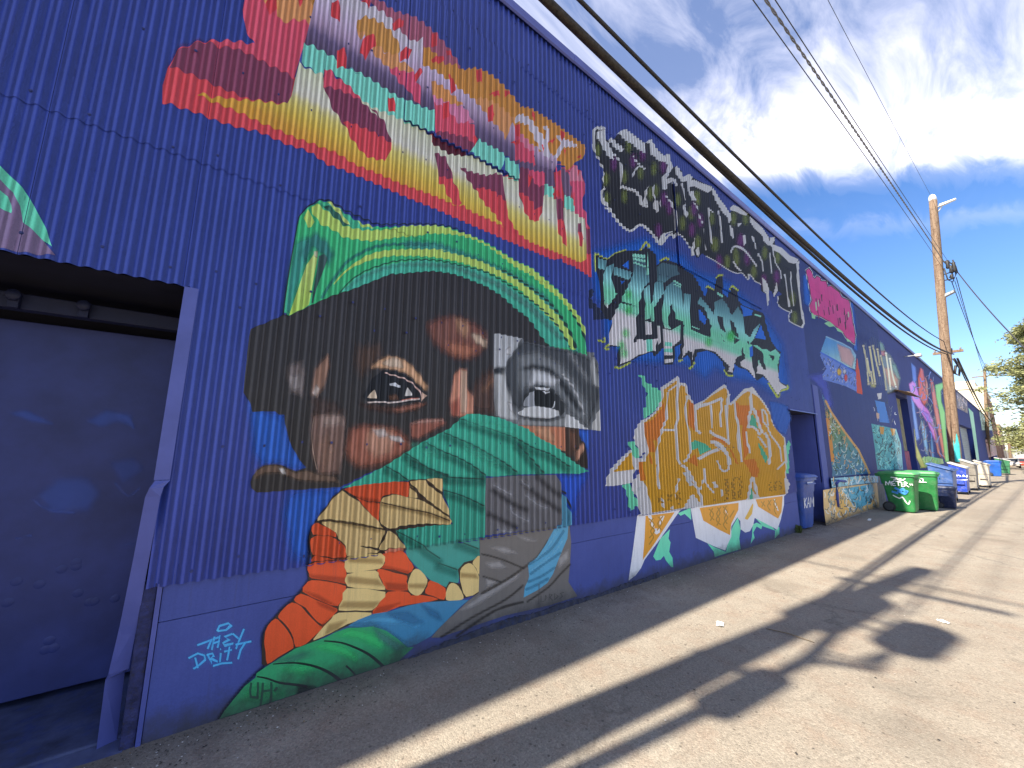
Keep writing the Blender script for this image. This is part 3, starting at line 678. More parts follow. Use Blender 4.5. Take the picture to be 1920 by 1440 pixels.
    def build(s):
        root = None
        for name, shapes in s.parts:
            buckets = {False: ([], [], [], []), True: ([], [], [], [])}
            for sh in shapes:
                col, uv, px, grad, soft, alpha, layer = sh
                V, F, C, NN = buckets[bool(soft) or alpha < 1.0]
                cells = s._cells(sh)
                if not cells: continue
                lens = [len(c) for c, _ in cells]; flat = np.array([q for c, _ in cells for q in c])
                idx = np.repeat(np.arange(len(cells)), lens); cu = np.bincount(idx, flat[:, 0])/lens; cv = np.bincount(idx, flat[:, 1])/lens
                U, W = flat[:, 0], flat[:, 1]; um, vm = cu[idx], cv[idx]
                AL = np.full(len(U), float(alpha))
                if soft or grad: PX, PY = project(U, W, s.Y)
                if soft:
                    t = np.clip((sdist(PX, PY, px)+soft)/(2*soft), 0, 1); AL = alpha*t*t*(3-2*t)
                CC = np.tile(np.array(col), (len(U), 1))
                if grad:
                    (x0, y0, x1, y1), st = grad; t = ((PX-x0)*(x1-x0)+(PY-y0)*(y1-y0))/((x1-x0)**2+(y1-y0)**2)
                    for i in range(3): CC[:, i] = np.interp(t, [k for k, _ in st], [c[i] for _, c in st])
                far = np.where(um < 6, 1.0, np.where(um < 20, 2.0, 6.0))
                dep = surf_depth_v(U, um, vm)+s.base+0.00009*layer*far
                if s.flat: dep = WALL_Y-s.Y+s.base+0.0002*layer+0*U
                sl = np.zeros(len(U)) if s.flat else np.where((um > STEEL_END) | (vm < np.where(um > 11.42, 0.90, 0.775)+SLOPE*um), 0.0, -AMP*2*math.pi/PITCH*np.sin(2*math.pi*U/PITCH)); ln = np.sqrt(1+sl*sl)
                keep = np.maximum.reduceat(AL, np.concatenate(([0], np.cumsum(lens)[:-1]))) > 0.006
                pos = 0
                for k, n in enumerate(lens):
                    if keep[k]:
                        b = len(V)
                        for i in range(pos, pos+n):
                            V.append((U[i], -dep[i], W[i])); NN.append((sl[i]/ln[i], -1/ln[i], 0.0)); C.append((CC[i, 0], CC[i, 1], CC[i, 2], AL[i]))
                        F.append(tuple(range(b, b+n)))
                    pos += n
            # one mesh per part, two material slots
            V, F, C, NN = [], [], [], []; mi = []
            for key in (False, True):
                v, f, c, n = buckets[key]; b = len(V); V += v; C += c; NN += n
                F += [tuple(i+b for i in t) for t in f]; mi += [1 if key else 0]*len(f)
            if not F:
                continue
            o = mesh_obj(name, V, F, None, s.parent if root is None else root)
            me = o.data; me.materials.append(M_PAINT); me.materials.append(M_SPRAY); me.polygons.foreach_set('material_index', mi)
            at = me.color_attributes.new('paint', 'FLOAT_COLOR', 'POINT'); at.data.foreach_set('color', np.array(C, dtype=np.float32).ravel())
            add_custom_normals(me, NN)
            if root is None:
                root = o
                if s.label: o['label'] = s.label
        return root
tiles(A=(440, 360, 4.8), B=(760, 400, 4.8), C=(440, 640, 4.8), D=(760, 600, 4.8), E=(480, 860, 4.8), F=(760, 860, 4.8), G=(400, 1080, 4.8), H=(740, 1000, 4.8), T=(0, 960, 3.0))
def portrait():
    m = Mural('portrait_mural', WH, 'huge mural of a dark face in green cap and wrapped patchwork scarf')
    m.mist('2f6fd6', "@C 140,560 300,640 440,660 480,850 600,1060 640,1130 540,1160 420,1100 260,1110 180,1000", 14, .75)
    m.mist('2f6fd6', "@C 560,1350 960,1310 @E 770,280 560,540 480,700 470,920 330,880 250,500 300,320", 16, .7)
    m.mist('2450b4', "@F 1380,150 1640,140 1560,300 1500,560 1420,330", 8, .8)
    m.mist('2a62c8', "@D 1550,985 1650,1000 1650,1200 1600,1100", 4, .9)
    m.line('11151f', 4.5, "@E 540,560 480,700 478,850 465,960 480,1080 @G 860,40 780,150 700,230 620,300 560,375 480,460 440,560 450,700 465,800 380,890 280,990 160,1130 80,1240 30,1330", soft=3, alpha=.85)
    # ---- head
    m.part('head')
    m.poly('2b2827', "@A 145,1230 250,1190 400,1125 440,1100 490,1100 600,1050 700,1000 790,960 950,900 1050,875 1200,815 1400,735 @B 0,530 100,525 250,515 400,535 520,570 720,650 860,735 990,855 1080,915 1150,995 1230,1115 1290,1185 @D 1400,330 1500,960 1560,975 1640,1340 1500,1300 900,1000 560,880 @C 1920,800 1700,910 1540,1010 1370,1120 1190,1190 950,1312 860,1318 700,1326 560,1340 500,1332 450,1345 200,1362 150,1320 142,1270 160,1210 210,1150 270,1115 350,1105 430,1115 500,1150 560,1170 640,1135 580,1060 520,960 480,850 450,740 445,660 400,660 360,632 270,630 160,635 140,560 110,510 80,460 90,330 110,150 @A 110,1440 130,1300")
    m.part('face')
    m.mist('6b4438', "@B 200,1000 300,950 420,930 520,950 640,1010 700,1060 728,1110 722,1190 650,1280 560,1310 450,1300 330,1230 230,1120", 9, .9)
    m.mist('a0674e', "@B 360,1170 520,1180 650,1220 560,1290 430,1270", 8, .8)
    m.mist('cfa07c', "@B 450,950 540,980 570,1050 540,1110 480,1060", 8, .6)
    m.mist('ecd0b2', "@B 600,1090 650,1095 722,1150 716,1200 650,1170 615,1140", 5, .9)
    m.mist('4d3830', "@D 560,700 640,560 700,500 780,440 800,560 790,830 640,830", 10, .8)
    m.mist('7a5844', "@D 690,640 760,520 795,470 795,560 740,640", 6, .7)
    m.mist('b97f66', "@D 420,600 440,500 490,440 540,450 550,600 605,700 605,840 500,870 410,850 402,720", 4, .97)
    m.mist('ecc8aa', "@D 500,440 545,470 545,600 560,700 545,840 505,830 498,640", 4, .85)
    m.mist('8b3f34', "@D 400,760 480,700 490,860 415,860", 5, .5)
    m.mist('5a4436', "@C 1100,60 1300,30 1320,130 1230,220 1130,320 1090,200", 12, .55)
    m.mist('c59a74', "@C 1230,235 1290,180 1390,135 1480,150 1570,200 1650,290 1730,400 1722,440 1640,370 1560,290 1450,255 1350,240", 4, .97)
    m.mist('efd6b8', "@C 1330,190 1420,145 1500,170 1510,240 1420,232 1350,218", 4, .9)
    m.poly('101014', "@C 1150,500 1190,420 1240,330 1330,262 1450,268 1560,315 1650,395 1705,470 1660,540 1500,560 1300,565 1190,545", 1)
    m.mist('4a3228', "@C 1120,560 1300,580 1500,600 1720,560 1640,620 1450,650 1200,610", 5, .7)
    m.mist('8a5a48', "@C 1420,615 1520,590 1650,560 1715,565 1600,610 1480,632", 4, .8)
    m.line('e6c2b4', 2.4, "@C 1350,285 1450,312 1540,342 1620,398 1668,465 1682,530")
    m.poly('ecd5b6', "@C 1188,507 1255,435 1280,517").poly('dcd8d0', "@C 1528,492 1560,412 1598,490").poly('dcb8a0', "@C 1690,455 1728,490 1678,545 1665,520")
    m.poly('eef3f6', "@C 1398,380 1440,373 1495,398 1492,416 1440,408 1402,396")
    m.mist('6b4a36', "@C 1390,490 1460,480 1480,520 1400,530", 3, .6)
    m.line('ead9ce', 2.8, "@C 1195,550 1320,546 1400,552 1500,541 1580,526 1655,520", 3.2).line('c4705c', 1.4, "@C 1500,532 1580,516 1650,512")
    m.mist('8a5442', "@C 1050,800 1160,765 1300,780 1450,800 1540,870 1565,950 1480,1020 1380,1070 1250,1112 1120,1120 1035,1060 1005,960", 10, .97)
    m.mist('cf9c80', "@C 1200,810 1290,790 1420,820 1440,900 1390,1000 1260,1040 1180,950", 10, .75)
    m.mist('f0e2d6', "@C 1240,800 1340,792 1390,850 1300,860", 5, .8).mist('efe6dc', "@C 1390,850 1480,858 1530,900 1490,908 1400,885", 3, .8)
    m.mist('8a5444', "@C 1580,750 1690,710 1860,705 1900,735 1780,800 1650,875 1585,860", 5, .85)
    m.mist('c09484', "@C 1590,740 1690,706 1860,702 1870,720 1700,735", 3, .6)
    m.mist('6e564c', "@C 700,665 800,645 950,660 985,700 980,1000 930,1180 760,1190 700,1000 690,800", 7, .9)
    m.mist('a89488', "@C 780,670 950,665 970,740 880,760 790,760", 8, .5)
    m.mist('8f6e5c', "@C 740,900 850,850 900,1000 860,1170 770,1180", 10, .5)
    m.line('a89080', 1.2, "@C 715,680 695,800 700,930 735,1150", alpha=.8)
    m.mist('665c58', "@C 490,220 600,185 625,300 605,490 510,455 480,330", 7, .85).mist('9c9490', "@C 495,330 580,300 590,420 520,440", 6, .6)
    m.mist('7f604e', "@C 725,260 790,180 840,125 850,220 800,400 740,500 690,480 710,350", 5, .9).mist('b4a89e', "@C 700,470 735,395 765,425 735,495", 4, .8)
    m.mist('4a3a34', "@C 690,500 900,560 1000,640 700,660", 8, .6)
    m.mist('5f4c3e', "@C 190,1165 280,1118 380,1112 480,1150 540,1180 660,1160 740,1195 900,1215 930,1265 700,1258 560,1245 500,1215 400,1180 270,1185 180,1235", 4, .95)
    m.mist('f0eae0', "@C 395,1140 440,1148 465,1195 425,1188", 2.5, .9)
    m.poly('a8694c', "@D 1000,945 1440,960 1450,1190 1330,1140 1180,1060")
    m.mist('dba680', "@D 1120,955 1300,955 1350,1100 1250,1080", 7, .85)
    m.poly('3a2820', "@D 1430,970 1560,985 1570,1250 1440,1200").mist('6d4c3c', "@D 1480,1000 1530,1010 1530,1180 1490,1150", 4, .7)
    m.poly('241a17', "@D 1545,1150 1590,1090 1620,1105 1640,1340 1560,1290 1530,1210", 1).mist('be8c70', "@D 1545,1180 1590,1112 1612,1140 1575,1220 1542,1265", 2.5, .95)
    # ---- grey square over one eye
    m.part('grey_eye_panel')
    m.poly('5c5f61', "@D 790,130 812,120 1045,165 1060,190 1270,235 1400,255 1700,295 1728,400 1738,700 1750,1000 1640,985 1440,962 1010,945 900,905 820,862 800,700 785,460")
    m.poly('96999a', "@D 790,130 812,120 1045,165 1000,250 930,350 885,440 790,440").mist('f4f4f2', "@D 900,275 940,245 945,310 905,302", 3, .95)
    m.mist('3a3d40', "@D 1010,250 930,370 900,480 930,640 980,770 1030,800 1080,700 1150,630 1300,610 1440,760 1600,900 1640,960 1700,800 1735,700 1725,420 1640,345 1490,285 1250,245 1070,195", 6, .95)
    m.mist('6f7375', "@D 1010,320 1200,290 1400,400 1520,540 1630,760 1630,930 1500,840 1400,700 1300,610 1180,575 1080,600 1040,650 1010,540", 9, .85)
    m.mist('26282b', "@D 1040,440 1150,405 1300,435 1430,560 1500,660 1580,810 1560,830 1470,700 1380,570 1280,475 1150,445", 5, .9)
    m.mist('b0b3b4', "@D 1150,450 1260,475 1380,545 1330,590 1180,565 1120,590", 6, .9)
    m.line('dcdede', 3.2, "@D 1412,490 1500,590 1560,720 1612,850", 2, soft=2, alpha=.9)
    m.line('8c8f90', 7, "@D 1480,300 1560,420 1640,540", soft=6, alpha=.5)
    m.poly('26282a', "@D 1040,780 1065,690 1120,622 1220,588 1320,618 1380,690 1445,780 1400,875 1340,805 1240,785 1120,785", 1)
    m.poly('82868a', "@D 1062,770 1085,700 1120,655 1155,640 1150,720 1180,785 1120,788").poly('0c0d0e', "@D 1150,650 1220,618 1320,640 1345,720 1322,795 1230,788 1165,750", 1)
    m.poly('e2e4e4', "@D 1230,640 1295,648 1255,672").poly('cfd2d2', "@D 1170,603 1290,613 1282,636 1180,625").line('b8bcbc', 1.4, "@D 1335,735 1325,790 1300,800")
    m.poly('b8bab8', "@D 1012,835 1080,790 1160,775 1260,785 1372,815 1380,860 1300,888 1150,880 1040,862", 1)
    m.mist('7f8180', "@D 1030,885 1150,905 1300,915 1440,875 1440,960 1010,945", 3, .9).mist('3a3c3c', "@D 1040,865 1150,880 1300,890 1400,870 1300,905 1150,900", 3, .8)
    m.poly('c8cac8', "@D 1450,848 1520,880 1600,955 1650,987 1440,962").mist('a4a6a4', "@D 1680,330 1715,420 1732,600 1690,580 1670,420", 3, .8).poly('a6a6a2', "@D 1690,920 1742,800 1750,998 1680,988")
    m.mist('a6a8a6', "@D 810,470 880,440 900,560 940,700 960,800 1000,900 900,890 820,860", 4, .9).mist('f4f4f4', "@D 925,740 948,755 955,835 935,805", 3, .9)
    m.mist('2a2c2e', "@D 800,440 840,425 885,430 875,485 800,480", 4, .9)
    # ---- cap
    m.part('cap')
    m.poly('2f9a62', "@A 440,1108 455,960 500,660 560,330 590,210 690,120 770,85 850,90 960,170 1080,250 1180,300 1260,315 1380,320 1480,315 1600,305 1800,305 1920,320 @B 500,175 560,190 700,250 850,340 980,425 1130,490 1250,590 1370,690 1500,840 1590,980 1625,1120 1640,1280 1500,1232 1400,1217 1290,1192 1230,1120 1150,1000 1080,920 990,860 860,740 720,655 520,575 400,540 250,520 100,530 0,540 @A 1400,740 1200,820 1050,880 950,910 860,940 790,972 700,1012 600,1062 490,1112")
    m.mist('3c8f86', "@A 450,1080 500,700 560,450 660,420 640,620 560,860 500,1080", 8, .7)
    m.mist('2f6f6c', "@A 600,560 660,420 730,370 830,450 890,560 850,660 790,560 700,500 640,640", 7, .75)
    m.mist('39897c', "@B 0,250 300,270 520,350 700,420 1000,560 1250,730 1420,950 1560,1240 1500,1240 1380,960 1150,720 900,560 540,390 0,310", 5, .85)
    m.poly('3a967e', "@A 950,905 1090,770 1200,715 1330,665 1500,630 1700,615 1920,640 @B 400,455 540,485 700,525 860,610 1010,710 1150,810 1290,930 1400,1070 1480,1205 1400,1212 1290,1190 1230,1120 1150,1000 1080,920 990,860 860,740 720,655 520,575 400,540 250,520 100,530 0,540 @A 1400,740 1200,820 1050,880")
    m.mist('4c7f74', "@A 1000,870 1150,760 1330,680 1600,640 1920,650 @B 540,500 860,630 1150,830 1420,1130 1380,1140 1100,860 800,650 400,490 0,470 @A 1400,680 1180,760", 4, .6)
    m.poly('c6ea72', "@A 690,130 740,110 800,150 860,195 920,250 980,305 1060,325 1160,345 1300,345 1400,335 1500,315 1600,305 1800,305 1920,325 @B 450,165 560,190 700,260 850,350 980,430 1130,495 1250,595 1370,700 1470,800 1560,920 1610,1030 1625,1150 1600,1100 1550,980 1490,890 1400,780 1260,670 1130,560 990,490 860,390 740,300 620,240 500,205 380,190 200,185 100,210 0,220 @A 1720,390 1600,400 1500,405 1400,420 1340,430 1220,445 1100,430 980,410 900,350 820,310 770,290 700,190")
    m.poly('c6ea72', "@A 880,838 940,760 1050,660 1180,575 1300,535 1440,518 1600,515 1800,515 1920,525 @B 300,335 400,355 540,390 700,440 850,520 1000,600 1130,690 1250,800 1370,920 1460,1050 1510,1160 1530,1228 1490,1228 1460,1140 1380,1040 1290,940 1150,800 1010,670 860,580 700,510 520,450 400,420 250,395 100,385 0,385 @A 1440,575 1330,590 1230,610 1130,650 1040,690 960,760 890,840")
    m.line('1a4034', 2.0, "@A 940,915 1010,830 1080,770 1180,710 1300,665 1440,625 1600,610 1800,615 1920,635 @B 400,450 540,480 700,520 860,600 1010,700 1150,800 1290,920 1400,1060 1480,1200", 2.4)
    m.line('2a6a66', 4.0, "@A 780,960 860,830 1000,640 1120,560 1250,500 1400,475 1600,470 1750,480", soft=1.5, alpha=.9).line('173229', 2.6, "@B 850,500 1010,590 1150,690 1290,800 1410,950 1490,1090 1530,1210", 4)
    m.line('18352c', 2.2, "@B 1480,870 1560,1000 1610,1120 1630,1260", 3)
    m.poly('2c4440', "@A 760,570 800,562 835,600 800,700 740,860 705,1000 690,1000 712,850 742,700").poly('c6ea72', "@A 715,560 745,535 742,610 705,800 665,1020 600,1060 490,1110 540,960 600,780 650,650", 0, grad=("@A 700,560 540,1100", [(0, 'd8f08c'), (1, 'b8e25e')]))
    m.mist('a8a890', "@A 710,545 745,535 745,590 715,590", 2, .8).poly('c6ea72', "@A 655,165 700,215 718,270 690,310 655,325 620,240", 1)
    m.poly('3a9a74', "@A 760,100 850,90 960,170 1080,250 1180,300 1260,315 1240,340 1160,345 1060,325 980,300 900,230 820,165 770,130", 1).poly('27564a', "@A 800,125 850,130 930,190 1000,270 1030,312 980,300 900,230 830,165")
    m.poly('d2ee84', "@A 830,95 870,100 940,160 1000,240 1035,305 1010,295 950,220 900,160 850,120").poly('c6ea72', "@A 1100,265 1150,290 1230,300 1250,325 1200,322 1130,310")
    m.line('16201f', 2.2, "@A 436,1105 452,960 497,660 557,330 588,208 690,112 770,76 850,80 1000,172 1160,242 1290,293 1500,292 1700,289 1920,312 @B 540,178", 1.4)
    # ---- scarf
    m.part('scarf')
    m.poly('2f9378', "@D 384,985 500,882 550,845 650,845 850,880 1010,945 1100,980 1200,1060 1340,1130 1520,1280 1645,1360 1560,1385 1440,1380 1020,1390 800,1410 720,1402 0,1445 @E 780,262 900,200 1050,120 1170,62 @C 1370,1110 1540,1000 1700,900 1920,790")
    m.poly('2c8a72', "@F 330,165 720,158 718,300 708,400 718,480 718,650 706,705 480,730 @E 1340,810 1330,760 1240,640 1220,630 1330,590 1560,580 1770,590 1750,520 1700,340 1680,175")
    m.poly('30786a', "@F 0,805 480,732 670,712 680,880 610,920 600,950 530,950 495,1000 485,1110 470,1125 400,1125 370,1160 230,1095 160,1030 90,960 20,880")
    for q in ("@D 500,890 650,940 850,1010 1010,1070 1150,1150 1290,1200 1400,1270 1480,1320", "@D 340,1010 480,1070 600,1120 760,1210 900,1290 1000,1370", "@D 180,1100 330,1180 480,1240 620,1320 720,1400", "@D 0,1200 100,1260 200,1330 380,1395", "@D 1010,1110 1090,1200 1170,1290 1240,1370", "@E 1170,70 1280,130 1360,190", "@E 1400,10 1560,90 1720,160 @F 480,172 700,182", "@F 340,282 480,322 600,372 700,422", "@E 1260,650 1400,720 1520,790 @F 200,822 320,902", "@F 480,742 660,812", "@F 300,940 470,1000"):
        pts = parse(q, (0, 0, 1))
        m.line('1d5f52', 13, [(a-2, b+7) for a, b in pts], soft=6, alpha=.55); m.line('123c33', 1.7, pts, 2.6)
    m.mist('46b394', "@D 560,900 800,930 980,990 980,1040 700,970 560,930", 6, .5).mist('46b394', "@D 520,1110 700,1190 860,1280 820,1320 640,1240 520,1180", 8, .45).mist('46b394', "@D 60,1120 200,1130 330,1210 200,1240", 8, .4)
    m.poly('2b211c', "@E 770,270 1370,203 1400,188 1678,174 1684,340 1760,592 1560,602 1250,645 1345,800 1330,830 1435,980 1555,1088 1715,1163 @F 400,1108 500,1128 478,1000 535,935 610,915 690,868 684,1215 540,1258 360,1284 130,1302 0,1332 @G 1440,332 1210,455 910,594 720,668 478,815 436,800 440,560 486,450 556,372 586,340 636,288 716,228 786,148 866,58 856,20 @E 476,1080 461,960 496,920 486,850 474,760 476,700 496,600 536,567 596,467 696,337")
    OR = 'ee5a2c'
    for q in ("@E 795,275 900,245 1100,220 1370,210 1365,340 1310,330 1230,315 1160,330 1120,360 1110,385 1000,380 900,340", "@E 900,345 1000,390 1105,402 1098,480 1095,555 1050,520 990,450 930,380", "@E 500,605 540,577 600,600 700,650 715,700 640,690 510,680", "@E 490,715 560,692 680,702 740,740 790,780 808,880 680,890 600,872 510,865 487,780", "@E 510,884 560,872 640,895 700,905 500,926", "@E 470,948 700,915 800,940 813,980 818,1105 808,1128 650,1098 500,1078 482,1040", "@E 502,1097 640,1108 813,1150 798,1220 738,1330 600,1290 422,1200 452,1130", "@G 727,217 790,162 930,220 1113,297 1108,330 1040,400 978,440 900,375 830,288 770,255", "@G 582,370 640,292 710,242 790,275 850,345 955,448 985,470 900,556 830,618 742,642 722,560 682,480 622,410", "@G 457,560 492,452 560,387 606,420 666,490 711,570 724,640 698,668 580,738 487,797 472,690", "@E 1142,852 1310,822 1380,910 1423,980 1370,1038 1250,1000 1132,988 1167,940", "@E 1094,1010 1140,997 1260,1032 1363,1057 1358,1110 1368,1188 1182,1183 1142,1110", "@E 1190,1202 1368,1202 1400,1235 1500,1230 1650,1267 1480,1302 1300,1332 1180,1382 1042,1402 1100,1322", "@E 1572,1098 1708,1167 1698,1273 1600,1240 1522,1210 1547,1150"):
        m.poly(OR, q, 2)
    m.poly('f08a6a', "@E 1150,832 1200,810 1330,802 1320,826 1250,832 1160,847")
    for q in ("@E 905,340 1110,372 1105,400 1000,388", "@E 700,905 800,890 810,935 740,930", "@E 1170,1120 1365,1130 1368,1188 1182,1183", "@E 480,1045 815,1075 810,1128 500,1078", "@G 930,230 1113,297 1100,330 960,270", "@G 960,455 1060,380 1040,400 985,470", "@E 430,1195 560,1230 738,1330 600,1290", "@E 1100,1340 1300,1300 1180,1382 1042,1402", "@E 1140,960 1390,1020 1370,1038 1132,988"):
        m.mist('8c3a22', q, 3, .55)
    BE = 'dcbc7c'
    for q in ("@E 542,565 600,482 700,352 775,287 830,332 920,382 1000,472 1090,552 1128,610 1146,628 1050,606 900,576 750,556 620,541", "@E 584,580 640,564 800,584 950,609 1080,629 1158,647 1138,710 1098,798 1000,786 940,790 1118,830 1000,853 817,878 802,780 742,720 712,660", "@E 1178,648 1240,672 1300,742 1336,800 1200,803 1142,823 1108,810 1152,730", "@E 1112,402 1132,367 1180,337 1260,322 1360,347 1460,364 1560,414 1680,494 1743,529 1753,592 1560,582 1400,592 1290,607 1210,632 1132,588 1107,530", "@E 1372,332 1387,245 1430,284 1461,348 1372,347", "@E 1387,207 1516,192 1556,244 1664,324 1706,402 1736,510 1640,444 1504,338 1444,270", "@E 1534,187 1670,180 1673,298 1594,240"):
        m.poly(BE, q, 2)
    BC = 'ccb070'
    for q in ("@E 817,887 1128,852 1161,930 1128,983 1090,997 980,1012 821,1027", "@E 823,1042 1078,1008 1107,1060 1137,1120 1166,1183 1000,1172 827,1152", "@E 822,1168 1168,1202 1118,1290 1048,1368 900,1368 744,1368 782,1270", "@G 1132,333 1425,333 1376,380 1210,436 1060,516 914,580 904,570 992,462 1062,392", "@E 1372,1120 1402,1032 1440,993 1488,1012 1547,1090 1527,1160 1488,1222 1440,1235 1392,1207 1372,1170", "@E 1713,1210 1742,1137 1780,1121 1828,1152 1872,1240 1857,1272 1780,1282 1717,1275", "@F 493,1050 513,982 570,943 618,962 657,1032 672,1100 667,1198 552,1246 513,1160", "@F 609,945 633,902 678,878 668,1046 643,990"):
        m.poly(BC, q, 2)
    for q in ("@E 830,890 1140,905 1150,950 840,935", "@E 825,1060 1100,1090 1160,1150 830,1120", "@E 790,1290 1120,1290 1060,1350 745,1345", "@E 1375,1130 1540,1130 1520,1170 1380,1165", "@F 500,1030 640,1040 660,1080 505,1070", "@G 1040,440 1200,400 1130,480 1000,540", "@E 1120,400 1400,440 1740,540 1740,580 1400,480 1130,430", "@E 620,550 900,585 1140,640 1100,660 800,600"):
        m.mist('7d663c', q, 3, .5)
    for q, w in (("@E 1130,395 1280,428 1400,458 1560,488 1745,560", 2.2), ("@E 1390,255 1440,300 1470,350 1560,400 1640,455 1740,525", 3.4), ("@E 1540,195 1590,240 1660,300", 2.4), ("@E 600,548 750,560 900,580 1150,640", 2.0)): m.line('3a2c1c', w, q)
    m.poly('316680', "@G 1210,455 1300,400 1440,345 1600,320 1750,270 1900,240 @H 230,625 400,615 672,600 600,660 480,780 400,860 330,930 200,1002 @G 1750,642 1660,562 1560,492 1440,452 1330,462")
    m.mist('4a8ca8', "@G 1330,420 1480,370 1660,380 1760,420 1620,430 1480,420", 5, .7).mist('4a8ca8', "@H 20,760 180,740 300,800 200,860 100,820", 6, .5).mist('2f5f7c', "@G 1560,330 1760,330 1900,420 1800,440 1650,390", 6, .7).mist('2f5f7c', "@H 240,640 400,720 430,790 320,740", 5, .7).mist('34657a', "@G 1260,440 1420,420 1560,480 1740,600 1640,560 1440,460", 5, .8)
    m.poly('2a7e4f', "@G 480,818 640,722 740,657 900,597 1000,562 1100,512 1210,472 1330,467 1440,457 1560,497 1660,567 1750,647 1810,640 1700,740 1650,800 1560,850 1430,890 1300,935 1150,965 1000,1010 860,1060 700,1130 500,1200 300,1260 30,1330 100,1220 180,1120 280,1000 380,920 390,880")
    m.mist('36a85c', "@G 1100,530 1250,480 1420,520 1560,590 1500,650 1300,560", 7, .7).mist('36a85c', "@G 880,640 1050,600 1200,650 1290,720 1290,770 1150,700", 7, .7).mist('37a860', "@G 620,840 800,800 950,830 800,890", 8, .6).mist('35a05c', "@G 330,1000 500,1000 640,1060 480,1120 260,1120", 10, .5)
    m.mist('3f6f62', "@G 1450,470 1640,580 1760,650 1650,680 1500,580", 7, .7).mist('3a6a58', "@G 560,770 800,690 900,700 700,790", 7, .6)
    for q, w, w1 in (("@G 1000,588 1150,603 1280,648 1400,708 1500,788 1560,852", 2.5, 7), ("@G 540,797 720,785 880,808 1000,850 1100,910 1155,962", 2, 8), ("@G 395,910 480,925 600,965 760,985 840,1000", 2.5, 6), ("@G 1200,815 1250,860 1300,922", 4, 3)): m.line('12211c', w, q, w1)
    m.mist('0f2a20', "@G 200,1280 500,1190 860,1050 1300,930 1650,800 1720,760 1600,890 1000,1060 500,1230", 7, .55).mist('0d1a18', "@G 760,1000 860,1000 1000,1030 760,1100", 6, .7)
    for q in ("@G 342,970 332,1030 337,1092 398,1100 402,1040 402,965", "@G 448,970 438,1100 418,1190", "@G 443,1042 525,1032", "@G 523,965 523,1100 498,1190", "@G 552,1040 574,1010"): m.line('1c4632', 4.2, q, smooth=False)
    # grey cloth and pale blue fold
    m.part('grey_cloth')
    m.poly('5a595b', "@F 716,178 800,166 1010,152 1180,150 1362,145 1402,250 1402,400 1392,592 1270,627 1010,652 710,692 716,480 706,400")
    for q in ("@F 780,280 950,400 1090,460", "@F 750,500 900,570 1000,620", "@F 1060,220 1200,340 1390,470", "@F 1180,160 1290,260 1390,330"): m.line('38373a', 7, q, soft=5, alpha=.7)
    for q in ("@F 940,430 980,500 1100,560", "@F 800,240 960,330", "@F 1080,330 1200,420 1280,440", "@F 820,640 960,660", "@F 1040,200 1120,260"): m.line('9a9a9c', 4, q, soft=4, alpha=.6)
    m.poly('57534e', "@F 672,717 1020,657 1350,607 1482,600 1497,750 1487,950 1472,1110 1555,1240 1300,1322 @H 1000,742 820,802 400,942 330,942 400,862 480,782 672,602 @H 760,535 770,202")
    for q in ("@F 780,800 900,800 1010,850 900,850", "@F 730,945 850,925 910,980 780,985", "@F 730,1080 830,1110 740,1150", "@F 1000,690 1180,740 1100,740", "@H 600,690 800,545 1000,430 1135,355 1100,405 900,545 700,665", "@F 1380,900 1470,820 1470,900 1390,980"): m.mist('8f8a84', q, 4, .65)
    for q, w in (("@F 690,860 850,900 1060,985", 2.2), ("@F 700,1060 870,1112", 2), ("@F 690,1215 900,1100 1060,990 1200,880 1290,740", 3.5), ("@H 420,940 700,760 1000,600 1160,470", 3), ("@F 1100,1290 1290,1160 1400,1040 1490,950", 2.5), ("@H 560,930 900,700 1160,620", 4)): m.line('34302c', w, q, soft=1.5, alpha=.85)
    m.part('pale_blue_fold')
    m.poly('427c92', "@F 1412,318 1442,350 1452,420 1492,500 1503,580 1472,602 1462,720 1402,860 1332,1040 1282,1120 1202,1180 1068,1252 1078,1160 1108,1100 1118,1060 1108,960 1190,890 1270,770 1350,620 1397,590 1400,440")
    for q in ("@F 1450,430 1460,520 1455,600", "@F 1430,650 1330,800 1230,880 1120,950", "@F 1400,850 1280,930 1130,1040", "@F 1350,980 1230,1060 1110,1110", "@F 1290,1080 1180,1140 1090,1180"): m.line('376c80', 3.4, q, soft=1.6, alpha=.85)
    for q in ("@F 1370,640 1290,790 1180,910", "@F 1420,740 1320,870 1140,1000"): m.line('82c8dc', 2.4, q, soft=2, alpha=.6)
    m.line('181c24', 3.2, "@F 1408,290 1440,320 1470,400 1500,500", 1.5)
    for q in ("@F 1207,1130 1205,1310", "@F 1225,1235 1225,1290 1250,1285", "@F 1265,1230 1262,1280 1280,1250 1265,1230", "@F 1295,1280 1300,1220 1325,1225 1305,1250 1330,1280", "@F 1345,1275 1350,1215 1380,1240 1350,1270", "@F 1430,1205 1400,1215 1420,1240 1390,1265"): m.line('3b3835', 1.3, q, smooth=False)
    m.part('dark_slit')
    m.build()
    t = Mural('painted_tag', WH, 'pale blue sprayed tag reading THEY DRIFT on the plinth')
    for q in ("1222,672 1235,645 1285,630 1300,642 1272,668 1226,674", "1112,753 1238,706", "1190,724 1168,772", "1206,708 1192,778", "1240,700 1224,766", "1198,744 1236,730", "1306,690 1264,706 1290,722 1254,742 1264,756 1312,744", "1312,690 1342,716", "1372,664 1328,772", "1062,826 1112,800 1150,812 1154,836 1120,866 1090,886", "1098,826 1112,880", "1166,806 1194,856", "1164,808 1196,800 1202,816 1184,828 1224,846", "1242,800 1238,848", "1238,774 1240,778", "1262,790 1302,780", "1292,764 1278,836", "1328,750 1412,732", "1378,742 1354,780 1340,830", "1200,870 1248,856 1304,852"):
